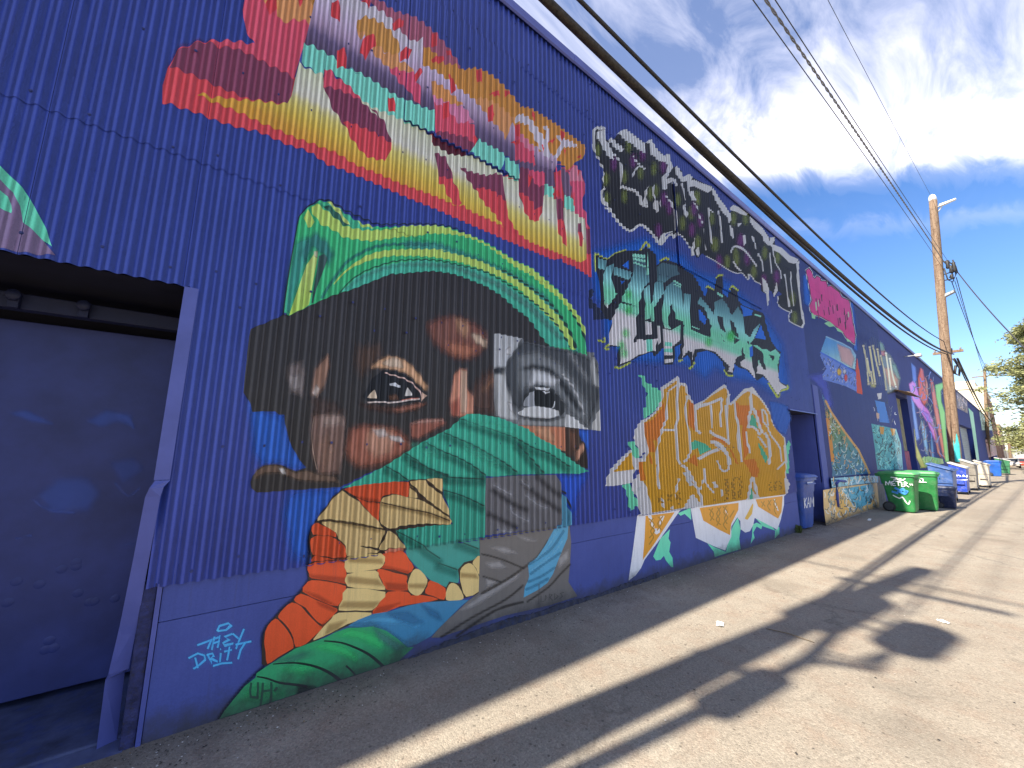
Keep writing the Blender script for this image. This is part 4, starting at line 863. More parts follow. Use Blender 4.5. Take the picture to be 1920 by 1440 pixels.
        t.line('66cdee', 3.4, ' '.join(['@T']+q.split()), smooth=False); t.line('3a86c8', 6.5, ' '.join(['@T']+q.split()), smooth=False, soft=2.5, alpha=.25)
    t.build()
portrait()
tiles(I=(280, 0, 4.8), J=(560, 0, 6.4), K=(560, 200, 4.8), M=(780, 80, 5.647), Q=(800, 280, 6.0), R=(0, 0, 3.0), O=(0, 0, 1.0))
def layered_lettering():
    m = Mural('layered_lettering', WH, 'red, orange, teal and cream layered graffiti lettering high above the face')
    m.line('5a1a30', 3, "@I 160,620 260,455 400,388 560,372", soft=2.5, alpha=.5)
    m.poly('da4c52', "@I 115,930 120,780 165,610 260,460 400,393 560,376 700,370 820,380 940,405 1300,700 1600,700 @K 400,0 800,200 1200,260 @Q 700,300 1300,300 1670,190 1750,290 1770,400 1770,500 1740,600 1780,740 1825,890 1835,1180 1842,1445 1720,1362 1640,1312 1560,1290 1500,1232 1420,1247 1290,1192 1150,1132 1000,1072 850,1012 700,937 @K 1720,1142 1560,1072 1420,1012 1280,947 1150,892 1000,832 870,777 720,712 560,642 400,572 250,522 130,432 @I 1460,1390 1400,1352 1250,1312 1100,1242 960,1182 840,1165 700,1122 560,1077 430,1022 300,987 200,947")
    m.part('letter_tops')
    m.poly('8c4c60', "@J 940,-60 960,0 1130,130 1310,190 1480,300 1640,430 1780,600 1925,810 1925,900 1600,900 1300,600 1000,300 860,0 840,-60")
    m.poly('a9742f', "@M 60,50 150,100 200,150 280,250 400,250 470,310 490,310 600,285 700,310 800,370 900,460 1000,570 1080,680 1200,690 1350,780 1500,880 1620,970 1740,1060 1798,1110 1760,1230 1680,1270 1620,1370 1500,1250 1200,1100 600,620 60,300")
    m.poly(None, "@J 190,-60 740,-60 740,0 870,75 1010,150 1120,250 1150,370 1220,360 1310,490 1390,530 1470,490 1470,800 1640,880 1780,990 1925,1100 @M 480,540 600,620 800,700 1000,850 1040,1000 1270,1100 1300,1150 1400,1180 1480,1200 1500,1260 1440,1400 1300,1380 1030,1290 900,1180 750,1100 640,1040 420,900 200,950 170,740 @J 1600,1350 1450,1290 1330,1240 1230,1190 1080,1100 900,980 740,890 600,820 450,740 330,690 200,610 60,530 100,330", grad=("@O 669,16 615,106", [(0, 'e6e1f0'), (.3, 'bdaec8'), (.55, '96829c'), (.75, '584b6a'), (1, '473b52')]))
    m.poly('eb5c74', "@I 870,-60 860,0 840,100 845,180 880,300 950,410 820,382 700,374 560,382 620,422 720,427 880,482 1000,542 1100,602 1220,652 1302,707 1400,380 1440,220 1490,-60")
    m.poly('f3aa6a', "@I 1140,-60 1490,-60 1475,70 1440,220 1400,195 1300,185 1200,215 1150,140").poly('d8404a', "@I 1325,-30 1385,-30 1380,20 1355,60").poly('e5444c', "@I 1060,-60 1140,-60 1150,70 1080,160 1050,40").poly('f3aa6a', "@I 1010,-30 1075,-30 1045,30").poly('96682c', "@I 1430,-30 1500,-30 1475,50")
    m.poly('6d3248', "@I 180,602 260,470 400,397 540,387 620,432 740,432 880,484 1000,547 1100,604 1220,657 1300,712 1270,900 1230,940 1080,920 980,905 860,890 760,840 600,780 480,720 380,680 260,630")
    m.poly('6ebeac', "@I 1390,395 1470,420 1560,470 1660,520 1780,615 1920,690 @J 600,820 740,885 900,980 1080,1100 1230,1190 1330,1240 1450,1300 1600,1350 @K 1205,50 1215,250 1100,210 960,152 940,135 850,95 760,55 620,5 @I 1920,930 1860,870 1740,740 1660,660 1575,620 1565,690 1500,660 1440,620 1360,570")
    for q in ("@M 650,1040 750,1100 850,1150 930,1210 930,1250 880,1360 860,1340 700,1260 560,1170", "@Q 872,105 1010,190 1018,372 900,300 870,240"): m.poly('6ebeac', q)
    m.poly('ec5c74', "@M 170,660 260,690 350,760 420,830 480,870 540,850 600,900 612,980 600,1100 540,1040 400,1000 280,960 200,970 185,800").poly('f092ba', "@M 160,580 290,640 400,680 500,710 560,790 600,880 540,855 440,880 350,760 280,700 170,660").poly('f1a65e', "@M 155,425 280,490 400,600 490,690 400,680 290,640 160,580")
    m.poly('f3ac6e', "@M 595,620 680,600 800,640 900,710 1020,820 980,920 935,1040 880,940 800,860 700,740")
    m.poly('6d3248', "@M 210,965 290,960 400,1000 500,1010 560,1050 605,1110 550,1172 400,1100 200,992").poly('46121e', "@K 1190,262 1300,322 1500,422 1495,452 1350,432 1260,372 1195,332")
    m.poly('ec5c7a', "@M 1030,900 1090,950 1150,1010 1250,1120 1265,1300 1200,1270 1040,1260").poly('f28eac', "@M 1090,950 1160,1010 1250,1120 1262,1160 1180,1140 1090,1030")
    m.poly('dfd9e8', "@M 1020,850 1050,790 1120,760 1200,800 1290,920 1400,1080 1420,1200 1400,1250 1320,1150 1250,1020 1180,880 1100,850 1030,870").poly('dfd9e8', "@M 1330,870 1410,910 1410,1050 1360,1080 1370,940").poly('dfd9e8', "@M 1480,965 1530,1010 1560,1020 1650,1050 1720,1110 1560,1110 1500,1220 1450,1230 1520,1080").poly('a9742f', "@M 1090,862 1170,872 1220,980 1260,1112 1180,1030 1090,950")
    m.poly('aa7a3a', "@J 680,300 710,240 800,205 900,235 1000,290 1100,380 1170,480 1220,600 1190,660 1080,650 1030,630 940,550 860,600 780,420 690,360", 1).poly('f3ac6e', "@J 690,365 800,410 750,490").poly('f3ac6e', "@J 860,610 940,545 1030,640 1190,660 1210,740 1300,780 1370,900 1290,880 1180,830 1070,820 960,720")
    m.poly('ea5c7e', "@J 1070,820 1180,825 1290,885 1370,900 1400,1000 1450,1090 1440,1300 1360,1200 1290,1090 1200,990 1130,900").poly(None, "@J 1310,490 1390,530 1470,485 1470,850 1400,870 1320,780", grad=("@J 1400,520 1400,850", [(0, 'e6e0ee'), (.5, 'c8bcd4'), (1, '9a86a0')]))
    m.poly('584762', "@Q 1020,140 1160,160 1430,240 1440,430 1330,400 1330,265 1020,195").poly('ee5c7e', "@Q 1120,225 1230,250 1330,260 1330,400 1250,430 1190,340").poly('6ebeac', "@Q 1325,390 1435,440 1430,560 1320,520").poly('ec5272', "@Q 1440,200 1500,330 1535,580 1440,540")
    m.poly('f06488', "@Q 1440,140 1580,240 1660,170 1740,270 1770,400 1765,520 1735,600 1790,740 1820,890 1780,880 1760,780 1690,830 1670,720 1640,600 1620,380 1580,260").poly('f59ab4', "@Q 1600,260 1660,175 1735,275 1762,360 1620,360").poly('5e4c64', "@Q 1500,190 1580,260 1630,430 1625,550 1540,520 1520,330").poly('6ebeac', "@Q 1540,520 1630,545 1665,660 1665,715 1540,660")
    m.part('cream_and_gold_letters')
    m.poly(None, "@I 430,850 520,905 700,970 860,1040 1000,1110 1150,1170 1300,1240 1500,1310 1700,1390 1850,1440 @K 150,352 330,412 500,522 700,602 900,692 1100,762 1280,832 1420,900 1470,890 1560,952 1700,1012 1860,1092 1900,1125 @Q 900,900 940,930 1020,940 1150,1042 1300,1102 1450,1162 1600,1222 1720,1278 1788,1242 1785,1000 1772,780 1730,770 1670,720 1540,662 1440,565 1330,512 1300,540 1290,720 1100,700 1020,372 860,302 @K 1800,592 1700,532 1600,472 1510,432 1500,452 1350,432 1260,372 1190,332 1190,267 1100,207 960,152 940,132 850,92 760,52 640,0 @J 450,940 300,1040 290,900 200,880 60,810 0,770 @I 1350,570 1310,720 1280,860 1240,935 1180,942 1080,927 980,912 880,907 760,902 680,882 560,882 480,850", grad=("@O 572,125 519,230", [(0, 'e2ebc6'), (.42, 'f0efe0'), (.55, 'd9d07a'), (.75, 'd0b648'), (1, 'c79232')]))
    MA, RE = '6a3046', 'c8434a'
    m.part('letter_counter').poly('f05c74', "@J 310,830 380,850 450,940 560,1000 660,1100 740,1200 790,1270 620,1165 500,1095 400,1065 295,1045")
    m.poly(MA, "@J 300,1040 400,1060 500,1090 620,1150 740,1210 800,1270 900,1370 960,1440 @K 640,0 700,60 760,130 800,220 828,310 826,400 775,490 700,480 600,450 540,380 470,290 440,220 390,150 330,60 290,0").poly(RE, "@K 400,140 480,150 560,190 640,220 740,270 828,335 826,400 775,490 700,480 600,450 540,380 470,290")
    m.part('letter_counter').poly(MA, "@Q 90,40 130,60 200,90 240,160 270,260 290,340 330,420 360,520 395,610 340,650 280,600 220,500 180,400 130,385").poly(RE, "@Q 130,300 200,320 280,345 330,420 360,520 395,610 340,650 280,600 220,500 180,400 130,385")
    m.part('letter_counter').poly(MA, "@Q 370,195 450,240 560,275 680,300 780,270 860,310 880,560 890,680 930,790 960,860 1020,940 940,932 890,880 820,820 740,710 640,610 560,480 490,390 430,290").poly(RE, "@Q 545,450 620,435 740,470 830,530 885,590 890,680 930,790 960,860 1025,942 940,932 880,890 820,820 740,710 640,610")
    m.part('letter_counter').poly(MA, "@Q 1020,200 1120,215 1180,330 1250,430 1330,400 1325,510 1300,540 1290,720 1250,812 1190,812 1130,760 1080,660 1040,500").poly(RE, "@Q 1040,480 1110,520 1190,600 1195,690 1290,640 1290,720 1250,812 1190,812 1130,760 1080,660")
    m.part('letter_counter').poly(MA, "@Q 1440,540 1535,580 1540,800 1560,1000 1575,1128 1540,1060 1490,960 1460,900").poly(RE, "@Q 1455,785 1540,800 1560,1000 1575,1128 1540,1060 1490,960 1460,900").part('letter_counter').poly(MA, "@Q 1690,840 1730,830 1735,930 1690,935").poly(RE, "@Q 1690,935 1735,930 1745,1000 1740,1102 1710,1060").part('letter_counter').poly(MA, "@Q 1780,890 1825,900 1835,1180 1786,1180")
    for t, qs in (('J', "390,20 470,25 500,100 495,260 440,250 390,180|750,0 870,0 845,105|1115,300 1170,245 1260,240 1265,300 1200,350 1130,360|830,415 920,440 935,540 850,620 800,720 725,640 760,500|1220,620 1290,575 1350,620 1310,720 1215,735|460,600 540,590 580,680 570,820 460,815|1570,410 1640,430 1640,590 1580,580|1760,620 1830,680 1840,715 1770,690|1580,730 1680,690 1740,740 1700,780 1600,780|1370,930 1430,850 1480,880 1400,1000|1770,920 1840,960 1865,1120 1820,1140|1720,1250 1780,1260 1785,1440 1720,1440|1060,1170 1130,1185 1155,1280 1150,1365 1080,1330"),
                  ('M', "610,295 670,310 690,450 640,430|760,570 830,525 880,560 870,590|920,500 980,560 930,590|750,700 790,680 820,770 790,860 755,850|580,1030 620,990 640,1040 610,1110|990,1070 1100,1040 1090,1090 1020,1100|1035,880 1080,890 1080,1030 1050,1000|1220,740 1265,740 1260,830 1220,790|1400,1050 1470,1015 1440,1080|1320,1085 1360,1110 1340,1200|1530,910 1570,980 1545,1040|1555,1140 1590,1130 1570,1240|1690,1210 1745,1195 1730,1225|1230,1200 1255,1230 1245,1330 1225,1320|1690,1330 1730,1350 1720,1410"),
                  ('Q', "1130,290 1180,310 1165,400 1130,440|1405,510 1480,450 1500,540|1640,500 1665,480 1670,650 1640,640")):
        for q in qs.split('|'): m.part('sprinkle').poly('e8464c', '@'+t+' '+q, 1)
    m.build()
    f = Mural('painted_corner_fragment', WH, 'mint and grey edge of another mural above the loading door')
    f.poly('6a5a76', "@R -60,985 0,1005 60,1060 110,1140 130,1240 180,1290 240,1350 312,1436 200,1430 0,1398 -60,1390")
    f.poly('68d8b2', "@R -60,890 0,935 60,990 130,1060 200,1170 260,1290 297,1392 240,1350 180,1290 125,1245 115,1160 80,1090 30,1040 0,1010 -60,985").poly('68d8b2', "@R -60,1040 0,1070 40,1100 70,1160 78,1212 0,1167 -60,1140")
    f.build()
layered_lettering()
tiles(a=(1100, 220, 8.0), b=(1200, 340, 8.0), c=(1320, 440, 8.0), d=(1090, 440, 8.0), e=(1250, 480, 8.0), f=(1110, 560, 8.0), g=(1290, 590, 8.0),
      h=(1120, 690, 8.0), i=(1260, 690, 8.0), j=(1130, 840, 8.0), k=(1270, 840, 8.0), l=(1160, 940, 8.0), n=(1490, 480, 12.0), o=(1520, 600, 9.6), p=(1640, 680, 4.5), q=(1480, 700, 4.5), s2=(640, 0, 3.0))
def dripping_letters():
    m = Mural('dripping_lettering', WH, 'black lettering with white dripping tops just below the roof edge')
    m.poly('1b1b1e', "@a 90,210 130,165 240,155 270,220 300,350 330,345 400,330 470,250 560,190 640,230 760,320 870,400 900,370 960,330 1010,440 1100,540 1180,600 1250,700 1280,760 1330,740 1400,800 1440,900 1520,860 1570,900 1650,950 1780,1010 1870,1040 @b 1060,90 1180,260 1340,480 1400,360 1500,410 1600,480 1700,580 1800,680 1920,830 @c 900,30 980,50 1050,40 1050,160 1150,200 1280,320 1400,370 1415,440 1390,560 1420,800 1450,1050 1500,1340 1470,1400 1270,1300 1290,1180 1100,1070 1110,920 1160,900 1110,850 1040,940 1010,860 960,830 970,940 940,1120 930,900 850,850 840,750 740,710 700,640 640,600 620,690 560,600 500,590 350,540 200,440 100,380 0,340 @b 960,1130 900,1090 840,1170 790,1120 740,1140 720,1010 640,890 560,820 480,860 430,770 370,800 350,900 300,960 250,860 150,770 0,650 @s2 1790,1375 1740,1310 1680,1265 1630,1305 1590,1285 1550,1245 1510,1185 1475,1130 1470,1080 @a 240,1330 225,1100 230,930 260,850 220,740 160,610 110,520 90,400")
    for t, pts in (('a', "160,500 280,930 560,900 800,840 560,1190 1000,780 290,1230 620,430 950,1150 1340,1250 1640,1200"), ('b', "840,280 740,490 1050,570 1390,570 1570,560 1080,950 1410,1100 230,150 840,920 610,640"), ('c', "320,420 720,560 900,280 1090,340 1350,1250 460,380 1320,960 150,160")):
        for q in pts.split():
            x, y = map(float, q.split(',')); m.blob('66723a', t, x, y, 36, 95, 5, .75)
    for t, pts in (('a', "400,700 830,560 1140,740 690,660 1150,1230"), ('b', "430,400 750,740 780,430 880,600 1490,940 270,740"), ('c', "620,360 1080,640 890,700 520,100 200,420")):
        for q in pts.split():
            x, y = map(float, q.split(',')); m.blob('65326e', t, x, y, 40, 100, 5, .7)
    W = 'dde1e4'
    for q in ("@a 85,190 130,145 240,140 275,200 275,310 310,390 360,470 370,560 410,620 400,650 320,600 270,520 210,430 195,350 145,330 145,230 200,200 230,270 220,200 150,185 110,210 105,300 110,500 85,400", "@a 310,360 350,315 400,340 430,390 500,430 550,480 520,540 470,500 420,480 360,390", "@a 430,270 500,210 570,185 640,230 740,310 870,410 870,560 800,510 740,480 680,410 610,380 540,330 500,290 480,250",
              "@a 870,390 930,340 970,340 1010,440 1090,540 1180,600 1180,560 1220,560 1260,680 1275,770 1230,840 1190,930 1260,910 1330,940 1350,1020 1320,1050 1260,980 1190,1010 1200,1070 1160,1100 1120,1060 1120,900 1190,830 1200,720 1170,680 1060,660 1000,590 940,560 930,400", "@a 1310,780 1340,730 1390,800 1440,900 1520,855 1570,900 1560,950 1600,945 1700,990 1870,1050 1860,1100 1800,1140 1700,1090 1600,1040 1540,1050 1520,1120 1600,1110 1620,1260 1540,1260 1500,1110 1500,960 1420,980 1340,880",
              "@b 1060,130 1090,110 1180,270 1260,370 1340,490 1350,590 1320,640 1310,560 1220,470 1170,380 1110,280", "@b 1340,400 1390,360 1480,400 1600,490 1580,520 1500,500 1420,460 1350,440", "@b 1620,520 1700,590 1820,700 1920,850 1920,980 1880,900 1800,800 1700,710 1640,620", "@c 870,20 930,10 970,100 980,50 1050,40 1040,100 1010,150 1050,160 1150,200 1280,320 1400,370 1390,430 1330,440 1260,420 1180,340 1120,280 1030,240 990,170 940,160 880,100", "@c 1370,440 1415,390 1410,560 1430,800 1455,1050 1505,1330 1470,1405 1440,1390 1475,1330 1440,1200 1410,900 1380,640",
              "@b 290,830 350,780 390,790 350,900 300,950 275,890", "@b 480,850 520,770 560,790 500,850", "@b 745,1000 800,850 800,920 780,1040 790,1120 740,1130", "@b 810,1040 830,990 870,1020 850,1140 820,1120", "@c 860,640 920,700 960,800 970,940 940,1120 930,900 880,850", "@c 1080,700 1090,850 1040,940 1030,900", "@a 840,1250 870,1100 920,1040 900,1100 880,1200 900,1310 830,1310", "@a 970,1080 1000,1020 1000,1150 1020,1230 1060,1270 1080,1400 1040,1440 990,1340 1010,1240", "@a 1080,1290 1095,1210 1110,1420",
              "@b 610,380 640,360 690,500 670,600 640,500 610,430", "@b 980,400 1020,420 1010,560 1025,700 1050,900 1060,1000 1030,900 1015,720 990,560", "@b 1320,660 1360,720 1380,850 1360,880 1330,800", "@b 1440,640 1520,630 1450,700", "@b 1510,830 1560,800 1570,930 1530,980", "@b 1660,820 1700,850 1720,1060 1690,980"):
        m.part('white_drip').poly(W, q)
    m.part('white_outline')
    for w, q in ((2.2, "@a 90,400 110,520 160,610 220,740 260,850 230,930 270,1080 225,1100 240,1300 340,1420"), (4, "@s2 1470,1120 1510,1185 1550,1245 1590,1285 1630,1300 1680,1265 1740,1310 1790,1375 1840,1322 1870,1330"), (2, "@b 0,650 150,770 250,860 300,960 350,900 370,800 430,770 480,770 480,860 560,810 640,880 720,1010"), (1.7, "@c 0,330 100,385 200,445 350,545 470,590 520,580 560,600 640,690 640,600 700,650 740,710 840,750"), (1.7, "@c 1100,930 1110,1070 1290,1170 1300,1130"), (1.7, "@c 1270,1180 1270,1300 1470,1400"),
                 (3, "@a 350,540 400,560 480,660 510,750 510,900 495,1080"), (5, "@a 500,1040 620,1080 720,1110 800,1220 820,1310 900,1340"), (3, "@a 680,890 720,800 790,735 860,780"), (2.5, "@a 690,590 730,660 780,710"), (2, "@a 1170,1170 1240,1270 1300,1410"), (3, "@a 1420,1000 1440,1180 1450,1250"), (2, "@b 620,100 650,300 660,380"), (2, "@b 450,290 500,430 520,560 520,740"), (2, "@b 770,330 830,400 860,530 910,640"), (2, "@b 930,720 940,900 960,1040"), (2, "@b 1020,440 1070,480"), (2.5, "@b 1165,450 1170,560 1190,700 1200,930"), (3, "@b 1340,1060 1380,990 1450,1000 1540,1050 1620,1140 1720,1280"), (2, "@b 1740,1130 1770,1090 1820,1230 1840,1350"),
                 (2.5, "@c 380,280 400,210 460,180 560,220 640,310 750,460"), (3, "@c 420,410 450,480 520,550"), (2, "@c 790,300 850,370 870,550"), (2.5, "@c 970,280 990,400 1000,580"), (2, "@c 1010,180 1060,420 1130,540 1150,660"), (3, "@c 1200,600 1220,720 1240,900 1270,1080"), (2, "@c 1290,560 1300,740 1340,1070")):
        m.line(W, w, q)
    m.parts[-1] = ('white_outline', m.parts[-1][1]); m.build()
def mint_letters():
    m = Mural('mint_lettering', WH, 'mint and white graffiti lettering with black shadow and blue glow')
    m.mist('1668d6', "@d 150,280 350,230 950,60 1250,250 1500,330 1700,560 @e 600,300 900,400 1100,600 @g 1150,50 1400,450 1480,900 1500,1100 1300,1200 1000,1000 650,950 400,800 250,950 0,760 @f 1250,940 900,960 500,900 330,700 200,560 180,200 @d 200,900", 12, .8)
    m.poly('1c2236', "@d 90,850 170,800 190,860 130,960 260,1100 370,1230 340,1270 170,1280 160,1120 90,1090", alpha=.75)
    for q in ("@d 205,560 195,310 230,300 380,372 500,290 650,240", "@d 880,240 960,120 1010,190", "@d 1180,395 1260,352 1300,382", "@f 245,690 190,750 240,760", "@f 80,620 190,650 180,590", "@f 350,1030 420,1040 560,960", "@g 1480,1060 1485,1110 1370,1150 1340,1235 1200,1030", "@e 590,480 610,460 700,520", "@e 720,340 760,298 810,300", "@e 920,510 960,463 1040,525", "@f 1290,940 1340,920", "@f 1470,1050 1530,960", "@g 20,810 60,760", "@g 540,830 590,910 670,915"):
        m.line('b8c63e', 3.2, q, soft=1.4, alpha=.9)
    m.part('black_shadow')
    m.poly('17171e', "@d 200,320 230,310 380,380 500,290 640,245 900,240 960,180 1010,220 1080,270 1110,320 1110,480 1200,390 1300,390 1420,430 1560,540 1660,600 1740,720 @e 540,560 580,640 595,470 700,520 720,330 800,310 830,560 910,630 930,480 1030,530 1060,660 1130,740 1280,800 1440,860 1500,1100 1560,1280 1640,1400 @g 1380,560 1360,700 1360,780 1350,900 1370,1010 1480,1060 1400,1100 1350,1220 1210,1020 1120,930 1030,990 860,820 760,800 690,740 670,900 580,890 500,700 400,590 280,540 140,570 60,760 40,780 0,600 @f 1350,900 1290,910 1330,680 1250,720 1220,990 1070,990 1060,740 940,870 880,800 770,840 700,870 560,950 380,1020 360,1010 400,740 430,720 250,720 245,640 290,330 220,310 180,280 130,130 @d 270,960 250,700 230,540 200,520")
    G = ("@O 1202,500 1167,590", [(0, '35505a'), (.25, '4f8088'), (.45, '76b2b2'), (.7, '6ecaa2'), (.9, '7ed2b2'), (.98, 'dbd9dc'), (1.3, 'e2e0e2')])
    for qs in (("@d 235,350 360,390 350,530 240,510", "@d 310,720 360,490 470,440 450,640 480,830 530,890 440,1010 380,1110 330,960", "@d 470,480 600,520 760,570 700,690 590,640 470,600"),
               ("@d 760,290 940,300 945,490 1010,600 1000,720 920,800 880,950 840,1090 600,1000 590,970 680,800 760,620 770,450", "@f 420,70 680,130 690,200 660,300 650,540 620,660 800,620 890,610 890,780 770,830 700,840 560,930 410,985 430,720 245,690 260,560 300,320 350,180", "@d 930,820 1000,760 1030,1000 1020,1260 950,1280 960,1040", "@f 790,330 880,360 890,540 790,540", "@d 1080,740 1130,700 1220,720 1230,870 1170,960 1080,1100 1080,1310 1030,1280 1040,1050 1080,900", "@f 975,400 1020,420 1030,620 985,730 980,560", "@f 910,610 975,600 945,800 905,760"),
               ("@d 1240,850 1260,790 1370,700 1490,760 1510,900 1530,1310 1420,1270 1380,1180 1340,1040 1310,1180 1290,1300 1330,1420 1240,1400 1210,1200 1220,960", "@f 1065,450 1180,480 1310,380 1320,620 1200,720 1210,850 1070,850", "@d 1120,500 1200,420 1420,470 1460,600 1340,640 1240,720 1130,690"),
               ("@e 240,560 340,580 350,1100 620,1200 660,1050 600,900 560,780 460,720 480,600 600,740 700,880 690,700 820,640 900,740 960,900 1060,760 1150,930 1180,1180 1240,1220 1300,1100 1400,1000 1290,1260 1230,1320 1280,1340 1420,1340 1540,1440 @g 1300,520 1370,600 1330,780 1350,900 1340,940 1370,1020 1480,1090 1390,1120 1340,1210 1200,1000 1120,900 1020,880 1000,700 940,640 1010,980 900,830 800,780 770,720 850,660 820,600 720,640 700,700 680,760 660,870 590,850 620,780 540,700 400,560 300,530 200,510 100,520 40,560 0,540 @f 1340,890 1370,700 1360,560 1380,400 @e 240,1000",)):
        m.part('letter')
        for q in qs: m.poly(None, q, grad=G)
    m.part('letter_details')
    for q in ("@d 480,620 640,690 520,880", "@e 350,720 470,760 600,900 660,1050 640,1220 520,1180 370,1110 355,900", "@e 600,480 700,530 720,620 690,880 620,700", "@e 750,900 830,920 870,1150 780,1080", "@e 930,950 990,1000 1080,1240 980,1180 940,1040", "@e 1140,900 1250,880 1270,1000 1230,1220 1160,1160", "@e 1280,1290 1500,1270 1560,1400 1420,1400", "@g 910,500 960,460 1100,560 1160,830 1120,820 1050,680 1020,880 980,860 940,640", "@g 1200,600 1280,620 1270,710", "@g 660,340 770,380 690,440", "@g 800,490 850,640 800,600", "@f 1160,100 1200,120 1240,260 1150,230", "@f 1140,290 1360,370 1190,470 1150,400", "@e 1380,960 1420,940 1480,1130 1540,1300 1480,1240", "@g 480,260 500,330 540,420 510,380", "@g 880,400 910,410 895,460"): m.poly('17171e', q)
    for q in ("@e 460,790 520,850 590,950 560,1030 480,960", "@e 1310,1230 1400,1040 1480,1260", "@e 1100,740 1280,820 1270,890 1140,910", "@d 570,700 630,700 600,760", "@d 600,470 700,390 710,520", "@g 905,500 945,470 960,620 930,640"): m.poly('1666d4', q)
    for w, q in ((6, "@d 765,310 940,335"), (4.5, "@d 765,362 940,402"), (3, "@d 765,412 940,482"), (3, "@d 1370,692 1490,762"), (2, "@d 1370,742 1480,792"), (4, "@e 750,560 830,610"), (3, "@e 1310,880 1400,910"), (2, "@e 370,1060 470,1100"), (2.5, "@d 985,270 985,600")): m.line('90e0c8', w, q, smooth=False)
    for q in ("@f 800,612 890,612 892,788 812,798", "@f 1090,650 1190,660 1190,720 1090,710", "@f 1090,750 1190,750 1190,810 1090,800"): m.poly('70ccb4', q)
    m.poly('e2e0e2', "@f 655,610 760,610 750,650 660,650").poly('e2e0e2', "@f 1090,910 1220,900 1215,950 1090,970").poly('e2e0e2', "@f 1490,790 1520,770 1510,900 1490,920")
    for t, x, y in (('f', 540, 180), ('f', 500, 520), ('f', 440, 700), ('d', 700, 900), ('e', 960, 1200), ('g', 620, 330), ('f', 480, 820), ('e', 620, 1300)): m.blob('4cd468', t, x, y, 45, 60, 6, .6)
    m.build()
